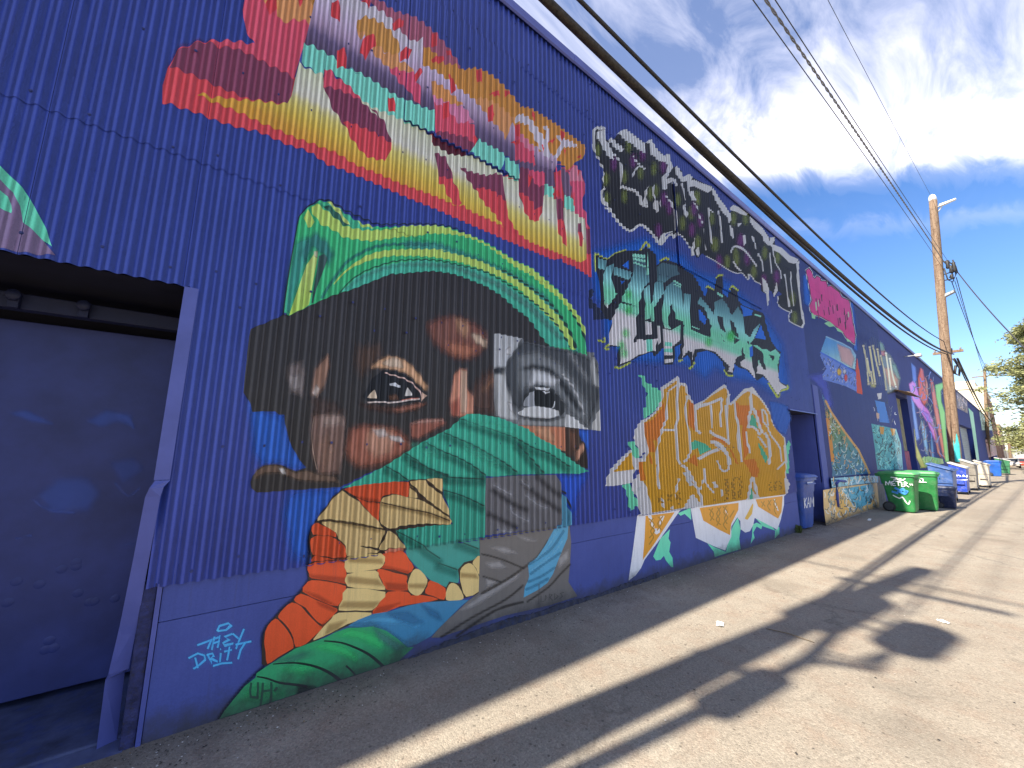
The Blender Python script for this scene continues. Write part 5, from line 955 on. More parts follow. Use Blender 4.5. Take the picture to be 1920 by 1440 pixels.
def yellow_letters():
    m = Mural('yellow_lettering', WH, 'yellow and white bubble lettering with fish-net pattern beside the small entrance')
    for q in ("@h 600,100 690,115 740,230 800,240 810,290 890,300 950,360 950,500 850,650 690,770 690,600 740,580 730,480 750,380 690,280 650,150", "@h 450,1110 540,1100 620,1250 640,1340 560,1380 510,1250", "@j 290,560 410,510 450,700 520,780 550,880 490,870 430,940 380,880 380,750 340,640", "@i 1750,1070 1770,1150 1740,1300 1750,1440 @k 1680,150 1660,380 1610,380 1620,0 @i 1690,1200", "@l 780,420 760,560 790,620 770,760 820,850 830,990 800,990 720,890 690,820 640,880 570,890 530,830 640,560", "@l 900,180 1040,120 1090,90 1100,280 1000,190 940,220", "@l 1340,630 1450,690 1620,760 1650,620 1720,380 1800,240 1840,420 1820,560 1840,720 1600,790 1450,840 1440,760", "@k 1140,1150 1200,1120 1290,1160 1270,1220 1200,1180 1150,1270 1170,1350 1110,1440 1130,1330", "@k 1480,1230 1540,1180 1540,1290 1470,1360", "@k 1170,1040 1440,1190 1480,1240 1300,1180"):
        m.part('green_backing').poly('60c298', q)
    m.part('white_border')
    m.poly('e4e2e0', "@j 25,570 60,460 80,400 130,300 270,150 410,25 430,50 490,200 500,150 650,150 700,300 480,330 430,520 290,550 150,570")
    m.poly('e4e2e0', "@h 530,1050 550,950 600,860 650,790 760,740 870,640 950,480 950,290 1060,220 1200,120 1235,220 1320,230 1370,400 1450,550 1600,480 1750,350 1900,240 @i 820,290 850,400 850,540 920,480 1010,380 1080,310 1150,300 1200,280 1280,390 1380,520 1450,640 1500,820 1560,930 1690,1050 1700,1200 1720,1440 @k 1640,150 1620,420 1680,540 1640,700 1610,720 1610,850 1560,1080 1510,1230 1440,1190 1170,1050 1150,1150 1100,1250 1030,1270 960,1220 955,1100 910,1040 820,1180 820,1330 770,1440 @l 1610,740 1450,680 1170,550 1090,100 @j 1350,780 1340,890 1200,920 @l 930,140 640,560 400,880 350,1000 270,1110 160,1195 230,700 290,220 @j 560,980 490,700 430,640 430,520 560,350 500,160 560,150 640,150 620,60 @h 640,1330 600,1200")
    Y, R, B = 'f2b020', 'f2861a', 'e69c28'
    m.poly(Y, "@h 690,830 850,700 960,560 1000,320 1190,180 1222,310 1300,290 1350,430 1430,570 1480,640 1600,540 1760,420 1880,310 @i 800,330 820,540 880,560 1020,430 1140,350 1260,420 1370,560 1440,700 1500,870 1660,1060 1680,1300 @k 1610,200 1600,450 1620,700 @k 1200,740 1090,600 980,778 370,870 240,700 @j 1330,690 1200,900 740,970 690,720 620,500 530,350 530,210 640,200 @h 760,1250")
    letters = [[(Y, "@j 160,360 420,60 470,320")],
        [(R, "@h 700,830 830,770 960,600 1010,440 1020,760 960,880 930,1050 890,1160 880,1090 840,1060 830,1100 870,1300 890,1440 800,1440 740,1150"), (Y, "@h 1000,330 1190,190 1190,250 1060,340 1040,400 1040,600 1010,430"), (Y, "@h 1075,370 1190,260 1185,640 1165,900 1010,900 1040,780 1065,640"), (Y, "@h 990,965 1165,965 1155,1200 1220,1440 910,1440 925,1250"), (Y, "@h 1225,320 1250,260 1300,280 1340,480 1310,700 1340,860 1380,1200 1340,1340 1290,1380 1230,1230 1205,900 1215,560"), (R, "@h 1350,500 1400,500 1440,560 1450,940 1360,850"),
         (Y, "@j 525,210 650,200 750,440 780,430 700,60 770,60 830,200 815,420 850,620 840,400 865,50 1080,50 1180,300 1325,690 1200,895 1090,915 740,965 700,700 620,500 560,490 530,350"), (R, "@j 525,210 600,205 640,480 560,490 530,350"), (B, "@l 415,222 850,165 560,620 372,885 400,560")],
        [(Y, "@i 350,660 560,570 580,900 550,960 380,940 340,830"), (Y, "@i 605,550 740,500 720,700 700,860 625,870"), (Y, "@i 430,540 580,420 790,290 840,400 790,590 740,440 560,500"), (Y, "@i 740,740 790,760 820,1050 750,1000"), (R, "@i 560,1070 640,1030 760,1080 900,1250 990,1440 960,1440 850,1200 700,1090"), (Y, "@k 330,200 590,55 740,170 750,290 700,320 620,280 590,180 600,330 660,370 770,310 790,230 830,300 960,380 985,600 975,780 600,835 375,868 340,700 380,520 430,560 560,690 640,640 430,520 400,300 330,420"), (R, "@k 150,200 265,80 300,280 250,250"), (Y, "@k 110,262 240,262 365,480 325,660 290,600 140,310"), (B, "@k 345,900 930,822 925,930 818,1140 800,1308 640,1230 400,1090")],
        [(Y, "@i 900,630 950,620 980,860 990,1150 1040,1400 1000,1420 900,1230 860,1130 880,1000"), (R, "@i 955,520 1050,400 1130,350 1160,500 1150,640 1120,850 1110,1050 1140,1270 1060,1380 1045,860 985,850"), (Y, "@i 960,480 1060,390 1140,350 1165,370 1150,560 1000,560"), (Y, "@i 1205,390 1290,440 1380,560 1460,700 1500,850 1670,1055 1670,1150 1640,1440 1460,1440 1470,1200 1430,1000 1370,960 1340,880 1280,720 1220,620"), (R, "@i 1240,620 1320,640 1350,900 1290,760"), (Y, "@i 1140,930 1200,900 1270,960 1250,1000 1280,1200 1250,1340 1200,1340 1140,1200 1120,1050"), ('3f9472', "@i 1150,850 1190,680 1240,760 1280,910 1200,870"), ('3f9472', "@i 1280,1110 1360,1220 1430,1350 1400,1430 1320,1280"),
         ('e2801e', "@k 980,180 1080,170 1160,160 1220,340 1190,440 1110,420 1040,280 980,200"), (Y, "@k 1160,180 1220,60 1340,270 1370,380 1420,500 1380,570 1240,400"), (Y, "@k 1380,60 1500,50 1560,210 1490,320 1610,230 1610,420 1590,500 1620,700 1300,738 1220,600 1200,460 1230,420 1400,590 1430,400"), (Y, "@k 970,320 1080,360 1110,450 1040,770 990,778 980,500"), (B, "@k 1185,772 1588,722 1570,960 1520,1060 1222,880"), ('dfb040', "@k 1020,1060 1140,830 1150,860 1130,990 1060,1080")]]
    for L_ in letters:
        m.part('letter')
        for c, q in L_: m.poly(c, q)
    m.part('letter_details')
    m.poly('3f9c7a', "@h 1390,1130 1460,1080 1620,1140 1700,1220 1520,1310 1500,1200 1400,1240").poly('3f9c7a', "@k 1100,590 1130,770 1050,775")
    for q in ("@j 1200,370 1260,350 1360,560 1290,570", "@i 620,1150 680,1110 800,1240 800,1290", "@h 1350,920 1400,960 1360,1000", "@j 640,60 660,160 570,160", "@j 560,560 590,600 480,690 460,680", "@i 1260,1010 1330,1050 1420,1180 1400,1200"): m.poly('a6a8a8', q)
    for w, q in ((3.5, "@k 600,190 630,290 690,350 760,310 770,200"), (3, "@i 1340,620 1350,780 1420,880 1480,1020 1600,1180 1640,1400"), (3, "@i 1350,620 1400,680 1440,860"), (3, "@k 400,310 420,520 540,670"), (2.5, "@k 380,480 340,620"), (3, "@k 1490,320 1610,200"), (3, "@j 830,200 815,420 845,610"), (3, "@i 1000,870 1000,1000 1040,1380")): m.line('e8e6e4', w, q)
    for q in ("@k 510,510 560,500 610,590 550,600", "@k 640,600 690,660 660,740 650,660", "@j 1120,450 1150,460 1120,600 1080,760 1070,700", "@j 860,700 900,780 930,930 890,880", "@l 450,220 500,210 550,390 520,410", "@l 640,220 700,220 640,370 620,340", "@l 540,410 630,410 630,470 580,500 540,470", "@k 1450,780 1470,760 1530,950 1500,930", "@k 720,900 740,910 770,1000 740,980", "@j 1010,920 1060,830 1070,910"): m.poly('e8e6e2', q)
    for w, q in ((4, "@h 1045,370 1040,600 1030,760 980,880 930,1050 900,1180 885,1440"), (5, "@h 1195,190 1198,640 1180,900 1180,1200 1230,1440"), (4, "@h 1000,930 1175,932"), (4, "@h 1335,420 1320,600 1345,860 1392,1200 1335,1370 1290,1400"), (3, "@h 1060,345 1190,252"), (5, "@h 1452,560 1462,700 1470,900 1540,980"), (5, "@i 340,600 560,530 740,452"), (3, "@i 572,560 590,900"), (4, "@i 742,470 722,700 722,880"), (5, "@i 560,950 640,1010 760,1060 850,1130"), (6, "@i 580,1110 660,1120 760,1200 830,1330 850,1440"), (6, "@i 400,1360 560,1268 680,1225"), (6, "@i 842,400 822,560 805,620 835,1080"), (4, "@i 925,490 940,640 980,860 992,1150 1045,1400"), (5, "@i 1180,330 1172,500 1180,620 1150,720 1140,890"), (5, "@i 1180,620 1230,640 1300,860 1345,970"), (4, "@i 1140,892 1200,882 1270,940 1300,1000"), (4, "@i 1110,960 1120,1100 1165,1270"), (5, "@i 1385,980 1430,1060 1462,1250 1445,1440"), (5, "@k 60,260 130,310 230,480 330,690 370,860"), (5, "@k 1110,440 1050,770"), (5, "@k 1130,450 1200,740")): m.line('e6e4e2', w, q)
    NB = '8a6216'
    m.net(NB, "@k 420,900 910,840 900,930 800,1140 790,1270 640,1200 440,1080", 13, 22, 2.2).net(NB, "@l 420,230 820,180 560,590 390,840", 15, 24, 2.4).net(NB, "@k 1210,790 1570,740 1550,960 1510,1030 1240,870", 11, 19, 1.8).net(NB, "@k 650,400 960,420 980,600 960,770 640,820 700,560", 12, 20, 2.0).net(NB, "@j 720,640 1280,640 1290,720 1180,880 760,940", 17, 26, 2.6).net(NB, "@k 1420,460 1590,500 1610,690 1320,720 1300,600", 10, 17, 1.6)
    m.build()
def far_murals():
    m = Mural('magenta_lettering', WH, 'magenta lettering with white and green edging under the roof')
    m.mist('1c6ee0', "@n 170,450 250,430 380,1200 200,1060", 4, .9).mist('1c6ee0', "@n 1230,1040 1290,1060 1340,1440 @o 830,560 760,520 800,300", 3, .9)
    PK = "240,330 300,290 360,370 390,480 440,520 480,460 550,500 570,570 690,580 720,700 800,680 880,750 980,820 1040,940 1120,970 1200,1010 1240,1200 1280,1440 @o 790,280 775,430 640,330 560,210 420,100 300,10 @n 530,1340 420,1330 345,1230 325,1120 375,1000 320,700"
    m.line('dfe6ee', 4.2, "@n "+PK, closed=True, smooth=False); m.line('1a1828', 2.4, "@n "+PK, closed=True, smooth=False)
    for q in ("@o 230,60 330,20 420,110 330,130", "@o 440,140 520,160 580,240 470,200", "@o 620,330 690,350 720,400 650,390", "@n 360,1280 460,1330 440,1420 370,1400"): m.poly('86c098', q)
    m.part('letters').poly('c83c88', "@n "+PK)
    r_ = random.Random(5)
    for k in range(46):
        u_ = r_.random(); x_ = 1500+u_*96; y0_ = 505+u_*78; y_ = y0_+r_.uniform(6, 78)
        if sdist([x_], [y_+5], parse('@n '+PK, (0, 0, 1)))[0] > 2: m.line(r_.choice(['e884b6', '7a1a50', '241222', '241222', '8fae92']), r_.uniform(1.2, 2.2), [(x_, y_), (x_+1.2, y_+r_.uniform(7, 16))])
    m.build()
    m = Mural('blue_scene_mural', WH, 'small blue and pink scene framed in blue above the triangle mural')
    m.poly(None, "@o 265,305 560,430 720,520 800,640 790,890 640,835 480,745 330,665 165,580", grad=("@o 450,400 480,760", [(0, '4a8ecc'), (.5, '6aa6cc'), (1, '8ab4bc')]))
    m.mist('cda4a4', "@o 470,440 700,530 770,700 730,850 540,740", 3, .85).line('8fbfe6', 2.2, "@o 265,300 560,425 720,515 800,640", smooth=False)
    m.part('lower_band').poly('5d78c4', "@o 165,585 330,680 560,800 850,980 830,1295 600,1185 215,1075 200,980 270,880 160,650").scribble(['9db4ee', '22305c', 'c8d0f0', '1a2040'], "@o 170,600 560,810 840,990 820,1280 220,1060", 90, .9, 5, 8)
    m.line('3f6cd0', 3, "@o 165,585 330,675 560,800 850,985", smooth=False).blob('d8b030', 'o', 500, 935, 36, 60, 2).blob('e8e8f0', 'o', 595, 930, 26, 36, 1.5).blob('c04838', 'o', 620, 1040, 26, 60, 2)
    m.part('red_strip').poly('ec5430', "@o 820,690 870,950 922,1342 822,1312 800,900")
    m.build()
    m = Mural('bone_lettering', WH, 'cream bone-like lettering on a dark cloud near the end of the steel')
    m.mist('2c2a22', "@o 915,450 1000,400 1100,290 1170,340 1250,400 1330,560 1420,620 1480,720 1560,900 1610,1050 1570,1280 1380,1330 1300,1180 1010,1190 960,800", 2.5, .95)
    m.mist('4f6a52', "@o 1180,390 1290,420 1330,560 1230,620", 3, .9).mist('4a6a50', "@o 1450,800 1520,800 1600,1060 1540,1050", 3, .9).mist('a04a48', "@o 1230,560 1320,560 1340,640 1260,640", 3, .8).mist('b07038', "@o 1320,870 1420,870 1560,1060 1560,1240 1400,1160", 4, .7).mist('c8c47a', "@o 1060,1120 1160,1130 1150,1210 1080,1200", 3, .8)
    for q in ("940,470 1000,800 1030,1150", "1050,490 1100,800 1150,1150", "1110,470 1170,750 1230,1000", "1190,530 1230,800", "1250,650 1310,900 1350,1250", "1350,600 1400,950 1430,1240", "1420,700 1470,1000 1530,1200", "1070,940 1100,1140", "1000,700 1060,1000"):
        m.part('bone').line('d6cf9e', 3.0, "@o "+q); x, y = q.split()[0].split(','); m.blob('ece8d4', 'o', float(x), float(y), 22, 20, 1.2); x, y = q.split()[-1].split(','); m.blob('e4dcc0', 'o', float(x), float(y), 20, 20, 1.2)
    m.build()
    m = Mural('triangle_mural', WH, 'olive and teal wedge-shaped mural between the small entrance and the bins')
    TR = "@q 272,172 300,230 350,330 460,490 580,650 672,845 360,872 350,700 308,375"
    m.poly(None, TR, grad=("@q 300,200 480,860", [(0, '7ab4d0'), (.2, '8a7c4c'), (.45, '5c7a50'), (.7, '3f7680'), (1, '3c6c8c')])).line('c99a58', 4, "@q 300,230 350,330 460,490 580,650 672,845", smooth=False)
    m.part('orange_stripe').poly('e89c3e', "@q 303,375 330,378 345,470 376,745 352,745")
    m.part('scrollwork').scribble(['a8d0d4', '20323c', 'd8e0d4', '2f5a3c', 'c89858'], TR, 130, 1.3, 8, 3)
    m.build()
    m = Mural('blue_figure_mural', WH, 'painted figure in a blue top with teal patterned trousers')
    m.scribble(['1a1a2c', '22304c', 'e6e6ea'], "@q 690,190 900,230 900,430 700,400", 40, 1.0, 6, 5)
    m.poly('3c7cca', "@q 718,228 800,245 842,420 760,412").poly('e8e6e6', "@q 735,170 775,165 770,215 745,220", 1).poly('d8b49a', "@q 730,330 755,340 755,385 735,380")
    m.part('trousers').poly('3f8f94', "@q 690,425 900,470 940,600 958,812 740,812 702,520").scribble(['8ad4d2', '1c3c4c', '16242e', '7ec8c0'], "@q 690,425 900,470 940,600 958,812 740,812 702,520", 170, 1.2, 7, 6)
    m.part('pocket').poly('e0a03c', "@q 755,448 797,455 790,516 765,512").part('pocket').poly('e0a03c', "@q 848,463 892,470 880,522 860,526")
    m.build()
    m = Mural('flame_mural', WH, 'blue, magenta and red flame-like mural on the smooth wall left of the pole')
    for c, q in (('2f70e4', "@p 305,0 345,40 352,150 325,190"), ('2f78dc', "@p 300,250 330,340 375,640 350,660 325,480"), ('5aa8e0', "@p 390,480 430,560 450,780 430,770 400,600"), ('5aa0dc', "@p 470,560 490,700 500,820 480,790"), ('c05cc8', "@p 288,180 320,160 345,175 365,250 395,340 450,400 490,480 530,640 550,790 520,690 450,520 380,400 315,310"), ('8a4ad0', "@p 390,400 450,430 500,560 470,520"), ('dc3c3c', "@p 365,130 385,45 405,60 425,200 445,330 415,360 375,290"), ('e87848', "@p 425,120 445,180 450,300 435,280"), ('d8403a', "@p 468,135 490,160 520,300 560,560 605,835 575,790 530,560 490,330"), ('e05a3c', "@p 500,560 520,640 560,800 530,760")):
        m.part('flame').mist(c, q, 2.2, .97)
    m.part('dark_swirls').scribble(['1a1440', '2a2a70', '10101c', '4060c0', '6a2c58'], '@p 300,180 440,60 600,180 620,830 380,800 320,400', 70, 1.6, 12, 9)
    m.part('green_scroll').mist('66b450', "@p 510,190 570,170 582,200 555,240 560,330 590,420 600,600 625,835 595,835 570,600 545,420 520,300", 2, .97)
    m.part('leaves').poly('5f9c50', "@p 400,800 450,790 570,812 582,850 380,892").scribble(['a8c060', '2f5a34', '7fd0a0'], "@p 380,790 580,800 582,855 380,895", 26, 1.2, 7, 2).mist('b8b444', "@p 330,560 350,700 425,885 390,885 350,800", 2, .9)
    m.build()
    m = Mural('far_graffiti', WH, 'muddle of mauve, mint and rust graffiti beyond the wooden pole')
    m.part('graffiti_patch').poly('5c4f66', "@p 690,245 780,315 785,430 690,380").scribble(['b89a7a', '2a2438', 'c8b8c0'], "@p 690,245 780,315 785,430 690,380", 30, 1.0, 6, 3)
    m.part('graffiti_patch').poly('86bca4', "@p 790,380 830,420 882,822 858,822 820,560").part('graffiti_patch').poly('6c8c8a', "@p 880,400 980,490 992,570 905,570").scribble(['b8ccc4', '2c3448'], "@p 880,400 980,490 992,570 905,570", 24, .8, 5, 4)
    m.part('graffiti_patch').poly('744a66', "@p 930,650 1010,640 1032,780 960,800").scribble(['b8788c', '2c2c5c'], "@p 930,650 1010,640 1032,780 960,800", 18, .8, 5, 5)
    m.build()
    m = Mural('blue_roller_patch', WH, 'brighter blue rolled paint patch left of the small entrance')
    m.mist('2458ae', "@i 1450,500 1550,510 1730,570 1770,760 1700,1000 1600,960 1500,780", 3, .75); m.build()
    m = Mural('violet_spray_mist', WH, 'violet-blue spray mist high above the small entrance')
    m.mist('5a68e0', "@O 1515,705 1545,700 1550,722 1560,760 1548,770 1540,730", 6, .7); m.build()
dripping_letters(); mint_letters(); yellow_letters(); far_murals()
def ledge_mural():
    m = Mural('ledge_mural', WH, 'orange and teal scroll mural on the concrete ledge beside the blue cart', plane=WALL_Y+LEDGE_Y-0.002)
    A = "@q 285,985 420,960 740,925 760,1130 560,1190 310,1290 290,1130"
    m.poly('a88a58', A); m.poly('d0a04e', "@q 360,985 430,975 520,1200 400,1255 380,1100").poly('3f7f92', "@q 440,975 700,935 720,1010 690,1100 560,1140 500,1060")
    m.scribble(['e0e0d8', '20303a', 'd8a84c', '2f6a78', '14202a'], A, 150, 1.3, 9, 12); m.build()
    c = Mural('ledge_cap_mural', WH, 'grey and teal scroll lettering along the top of the concrete ledge', plane=WALL_Y+LEDGE_Y+0.021)
    A = "@q 350,885 560,870 745,862 750,920 560,938 360,965"
    c.poly('5f8a98', A); c.scribble(['d8dcd8', '1c2830', '8fc0c4', 'c8a868'], A, 70, 1.2, 8, 14); c.build()
ledge_mural()

def door_scuffs():
    m = Mural('door_scuffs', WH, 'faint lighter blue rubbed marks on the sliding door', plane=WALL_Y+0.768)
    m.mist('33509c', "@O 75,930 110,900 160,898 185,925 165,955 100,960", 10, .35).mist('2c4690', "@O 20,775 50,770 100,795 60,790", 5, .5).mist('2c4690', "@O 165,790 200,770 245,778 250,800 220,790 190,800", 6, .5).mist('2a4288', "@O 210,870 250,860 268,880 230,905", 8, .45)
    for q in ("@O 222,780 240,785 252,805", "@O 60,935 90,955 140,962", "@O 215,905 240,930 262,915", "@O 30,1010 60,1004", "@O 230,1022 262,1018"): m.line('3a58a8', 2, q, soft=1.5, alpha=.4)
    m.build()
door_scuffs()
# ------------------------------------------------------------------ utility poles and cables
def pole_wood(name, col, dirt):
    m, t, b = new_mat(name); tc = N(t, 'ShaderNodeTexCoord')
    mp = N(t, 'ShaderNodeMapping'); mp.inputs['Scale'].default_value = (22, 22, 1.1); L(t, tc.outputs['Object'], mp.inputs['Vector'])
    n = N(t, 'ShaderNodeTexNoise', i_Scale=1.0, i_Detail=8.0, i_Roughness=0.7); L(t, mp.outputs[0], n.inputs['Vector'])
    n2 = N(t, 'ShaderNodeTexNoise', i_Scale=9.0, i_Detail=6.0, i_Roughness=0.75); L(t, tc.outputs['Object'], n2.inputs['Vector'])
    c = MIX(t, RAMP(t, n.outputs[0], [(0.35, 0.0), (0.62, 1.0)]), dirt, col); c = MIX(t, RAMP(t, n2.outputs[0], [(0.52, 0.0), (0.6, 0.8)]), c, (0.10, 0.055, 0.03))
    L(t, c, b.inputs['Base Color']); b.inputs['Roughness'].default_value = 0.9
    bp = N(t, 'ShaderNodeBump'); bp.inputs['Strength'].default_value = 0.9; bp.inputs['Distance'].default_value = 0.02
    L(t, MATH(t, 'ADD', n.outputs[0], n2.outputs[0]), bp.inputs['Height']); L(t, bp.outputs[0], b.inputs['Normal']); return m
M_POLE = pole_wood('weathered_pole_wood', (0.25, 0.175, 0.115), (0.11, 0.07, 0.045))
M_CABLE = simple_mat('black_cable', (0.03, 0.028, 0.028), 0.6, var=0.4, scale=20)
M_CABLE_OLD = simple_mat('weathered_cable_bundle', (0.042, 0.036, 0.030), 0.75, var=0.7, scale=30, bump=0.6, bscale=60)
M_ALU = simple_mat('twisted_aluminium_cable', (0.16, 0.15, 0.135), 0.6, 0.2, var=0.3)
M_GREYPAINT = simple_mat('grey_enamel', (0.20, 0.21, 0.215), 0.5)
M_WHITE = simple_mat('white_plastic', (0.72, 0.72, 0.70), 0.5, var=0.1)
M_LENS = simple_mat('lamp_glass', (0.6, 0.62, 0.62), 0.15)
def pole_shape(base, top, r0, r1, n=18, rings=26, seed=1):
    r = random.Random(seed); vs = []; fs = []; base, top = Vector(base), Vector(top)
    for i in range(rings+1):
        t = i/rings; c = base.lerp(top, t); rad = r0+(r1-r0)*t
        for k in range(n):
            a = 2*math.pi*k/n; q = rad*(1+0.06*math.sin(3*a+t*5)+r.uniform(-0.035, 0.035)); vs.append((c.x+q*math.cos(a), c.y+q*math.sin(a), c.z))
    for i in range(rings):
        for k in range(n): fs.append((i*n+k, i*n+(k+1) % n, (i+1)*n+(k+1) % n, (i+1)*n+k))
    fs.append(tuple(rings*n+k for k in range(n))); return vs, fs
PX_ = 33.0
def at_pole(px, py): return on_x(px, py, PX_)
def main_pole():
    b, tp = at_pole(1790, 862), at_pole(1749, 376); base = Vector((PX_, b.y+(b.y-tp.y)*0.08, ground_z(PX_)))
    o = thing('utility_pole', 'tall weathered wooden utility pole rising behind the dumpsters', 'utility pole', base)
    def P(px, py, dx=0.0): return at_pole(px, py)-base+Vector((dx, 0, 0))
    T = tp-base; vs, fs = pole_shape((0, 0, -0.3), T, 0.25, 0.175); s = mesh_obj('shaft', vs, fs, M_POLE, o, True)
    MB().lathe([(0.178, -0.05), (0.172, 0.15), (0.12, 0.32), (0.03, 0.40)], 14, T).build('pole_cap', M_WHITE, s, True)
    arm = MB().tube([P(1752, 392), P(1762, 386), P(1772, 382)], 0.045, 8).tube([P(1755, 402), P(1766, 388)], 0.03, 6).build('lamp_arm', M_STEEL, o, True)
    q = P(1776, 380); MB().hexa([q+Vector(v) for v in ((-0.12, 0.32, -0.10), (0.12, 0.32, -0.10), (0.12, -0.36, 0.02), (-0.12, -0.36, 0.02), (-0.09, 0.32, 0.05), (0.09, 0.32, 0.05), (0.06, -0.36, 0.10), (-0.06, -0.36, 0.10))]).build('lamp_head', M_WHITE, o, bevel=0.03)
    q = P(1781, 550); h = MB().hexa([q+Vector(v) for v in ((-0.15, 0.30, -0.22), (0.15, 0.30, -0.22), (0.15, -0.20, 0.0), (-0.15, -0.20, 0.0), (-0.13, 0.30, -0.02), (0.13, 0.30, -0.02), (0.13, -0.22, 0.14), (-0.13, -0.22, 0.14))]).build('floodlight', M_GREYPAINT, o, bevel=0.02)
    ca, cb = P(1748, 663), P(1808, 667); d = (cb-ca); ca2 = ca+Vector((0.16, 0, 0)); cb2 = cb+Vector((0.16, 0, 0)); cb2.z = ca2.z
    z = ca2.z; arm = MB().box(0.14, 0.26, cb.y, ca.y, z-0.07, z+0.07).build('crossarm', M_POLE, o, bevel=0.01)
    for k in range(4): MB().lathe([(0.02, 0), (0.05, 0.03), (0.03, 0.07), (0.055, 0.1), (0.02, 0.14)], 10, (0.2, cb.y+0.1+k*(ca.y-cb.y-0.2)/3, z+0.07)).build('insulator', M_GREYPAINT, arm, True)
    # hardware cluster on stand-off brackets
    for px, py, r, hh in ((1777, 496, 0.10, 0.5), (1783, 505, 0.09, 0.45), (1789, 500, 0.07, 0.6), (1785, 519, 0.08, 0.3)):
        q = P(px, py); MB().lathe([(r*0.5, -hh*0.5), (r, -hh*0.4), (r*0.8, 0), (r, hh*0.4), (r*0.3, hh*0.55)], 10, q).build('cable_terminal', M_CABLE, o, True)
    for pts in (((1765, 492), (1775, 489), (1785, 494), (1792, 512)), ((1768, 515), (1776, 512), (1790, 508)), ((1768, 526), (1784, 523)), ((1770, 503), (1777, 524), (1786, 528), (1793, 510)), ((1786, 487), (1792, 500), (1795, 511)), ((1790, 492), (1788, 508), (1780, 520))):
        MB().tube([P(*q, dx=0.05*i) for i, q in enumerate(pts)], 0.032, 6).build('jumper_cable', M_CABLE, o, True)
    MB().tube([P(1777, 690, -0.2), P(1780, 740, -0.2), P(1786, 830, -0.2)], 0.04, 8).build('riser_pipe', M_POLE, o, True)
    MB().tube([P(1788, 672), P(1800, 690), P(1798, 705), P(1790, 700), P(1792, 685)], 0.06, 8).build('cable_coil', M_CABLE, o, True)
    for c, pp in ((simple_mat('cyan_spray', (0.05, 0.45, 0.45), 0.6), ((1783, 835), (1793, 815))), (simple_mat('yellow_spray', (0.62, 0.55, 0.06), 0.6), ((1793, 830), (1799, 800)))):
        q = P(*pp[0]); vs = []; fs = []; n = 8
        a0 = math.pi*1.02 if pp[0][0] < 1790 else math.pi*1.42
        for i in range(2):
            for k in range(n): w = a0+k*0.16; zz = q.z-0.9+(1.25-0.35*math.sin(k*1.3))*i; f_ = zz/T.z; c0 = T*f_; vs.append((c0.x+0.262*math.cos(w), c0.y+0.262*math.sin(w), zz))
        for k in range(n-1): fs.append((k, k+1, n+k+1, n+k))
        mesh_obj('painted_mark', vs, fs, c, o, True)
    return base
POLE_BASE = main_pole()
NEAR_POLE = Vector((-2.2, 2.2, 0.0))
def near_pole():
    o = thing('utility_pole', 'wooden utility pole beyond the left edge, casting the long drum-topped shadow', 'utility pole', NEAR_POLE)
    vs, fs = pole_shape((0, 0, -0.3), (0, 0.02, 10.6), 0.19, 0.14, seed=5); mesh_obj('shaft', vs, fs, M_POLE, o, True)
    MB().lathe([(0.05, 0), (0.27, 0.03), (0.28, 1.15), (0.24, 1.25), (0.08, 1.32)], 20, (0.05, -0.02, 7.1)).build('transformer', M_GREYPAINT, o, True)
    MB().lathe([(0.05, 0), (0.22, 0.03), (0.22, 0.62), (0.16, 0.7), (0.04, 0.78)], 20, (0.0, -0.62, 7.15)).build('transformer', M_GREYPAINT, o, True)
    MB().box(-0.02, 0.02, -0.62, 0.0, 7.38, 7.42).build('bracket', M_STEEL, o); MB().box(-0.02, 0.02, -0.62, 0.0, 7.68, 7.71).build('bracket', M_STEEL, o)
    MB().box(-0.04, 0.04, -0.95, 0.45, 9.05, 9.12).build('crossarm', M_POLE, o); MB().box(-0.03, 0.03, -0.22, 0.2, 5.6, 5.65).build('cable_bracket', M_STEEL, o)
    MB().lathe([(0.03, 0), (0.13, 0.04), (0.13, 0.72), (0.03, 0.8)], 12, (0.0, -0.30, 5.0)).build('junction_can', M_GREYPAINT, o, True)
    MB().tube([(0.1, -0.2, 0.0), (0.08, -0.24, 3.0), (0.0, -0.28, 5.0), (0.0, -0.32, 6.2), (0.0, -0.2, 7.2)], 0.055, 8).build('riser_pipe', M_GREYPAINT, o, True)
    for k in range(5):
        a = 0.7*k+0.4; MB().tube([(0, -0.25, 6.0+0.12*k), (0.15*math.cos(a), -0.5-0.15*math.sin(a), 6.3+0.1*k), (0.05, -0.6, 7.0)], 0.02, 6).build('jumper_cable', M_CABLE, o, True)
near_pole()
def sag_wire(a, b, sag, n=40):
    a, b = Vector(a), Vector(b); return [a.lerp(b, i/n)-Vector((0, 0, sag*4*(i/n)*(1-i/n))) for i in range(n+1)]
def cable(name, label, pts, r, mat, group=None, n=7):
    o = MB().tube(pts, r, n).build(name, mat, None, True); return tag(o, label, 'cable', group)
def twisted(name, label, pts, r, mat, pitch=0.45):
    o = thing(name, label, 'cable', pts[0]); base = Vector(pts[0]); dense = []
    for p, q in zip(pts[:-1], pts[1:]):
        p, q = Vector(p), Vector(q); m = max(2, int((q-p).length/(pitch/7)))
        dense += [p.lerp(q, i/m) for i in range(m)]
    dense.append(Vector(pts[-1])); acc = 0.0
    for s in (0.0, math.pi):
        run = []; acc = 0.0
        for i, p in enumerate(dense):
            if i: acc += (p-dense[i-1]).length
            w = 2*math.pi*acc/pitch+s; run.append(p-base+Vector((0, math.cos(w), math.sin(w)))*r)
        MB().tube(run, r*0.85, 5).build('strand', mat, o, True)
    return o
tA, tA2, tA3 = at_pole(1788, 664), at_pole(1776, 664), at_pole(1770, 640)
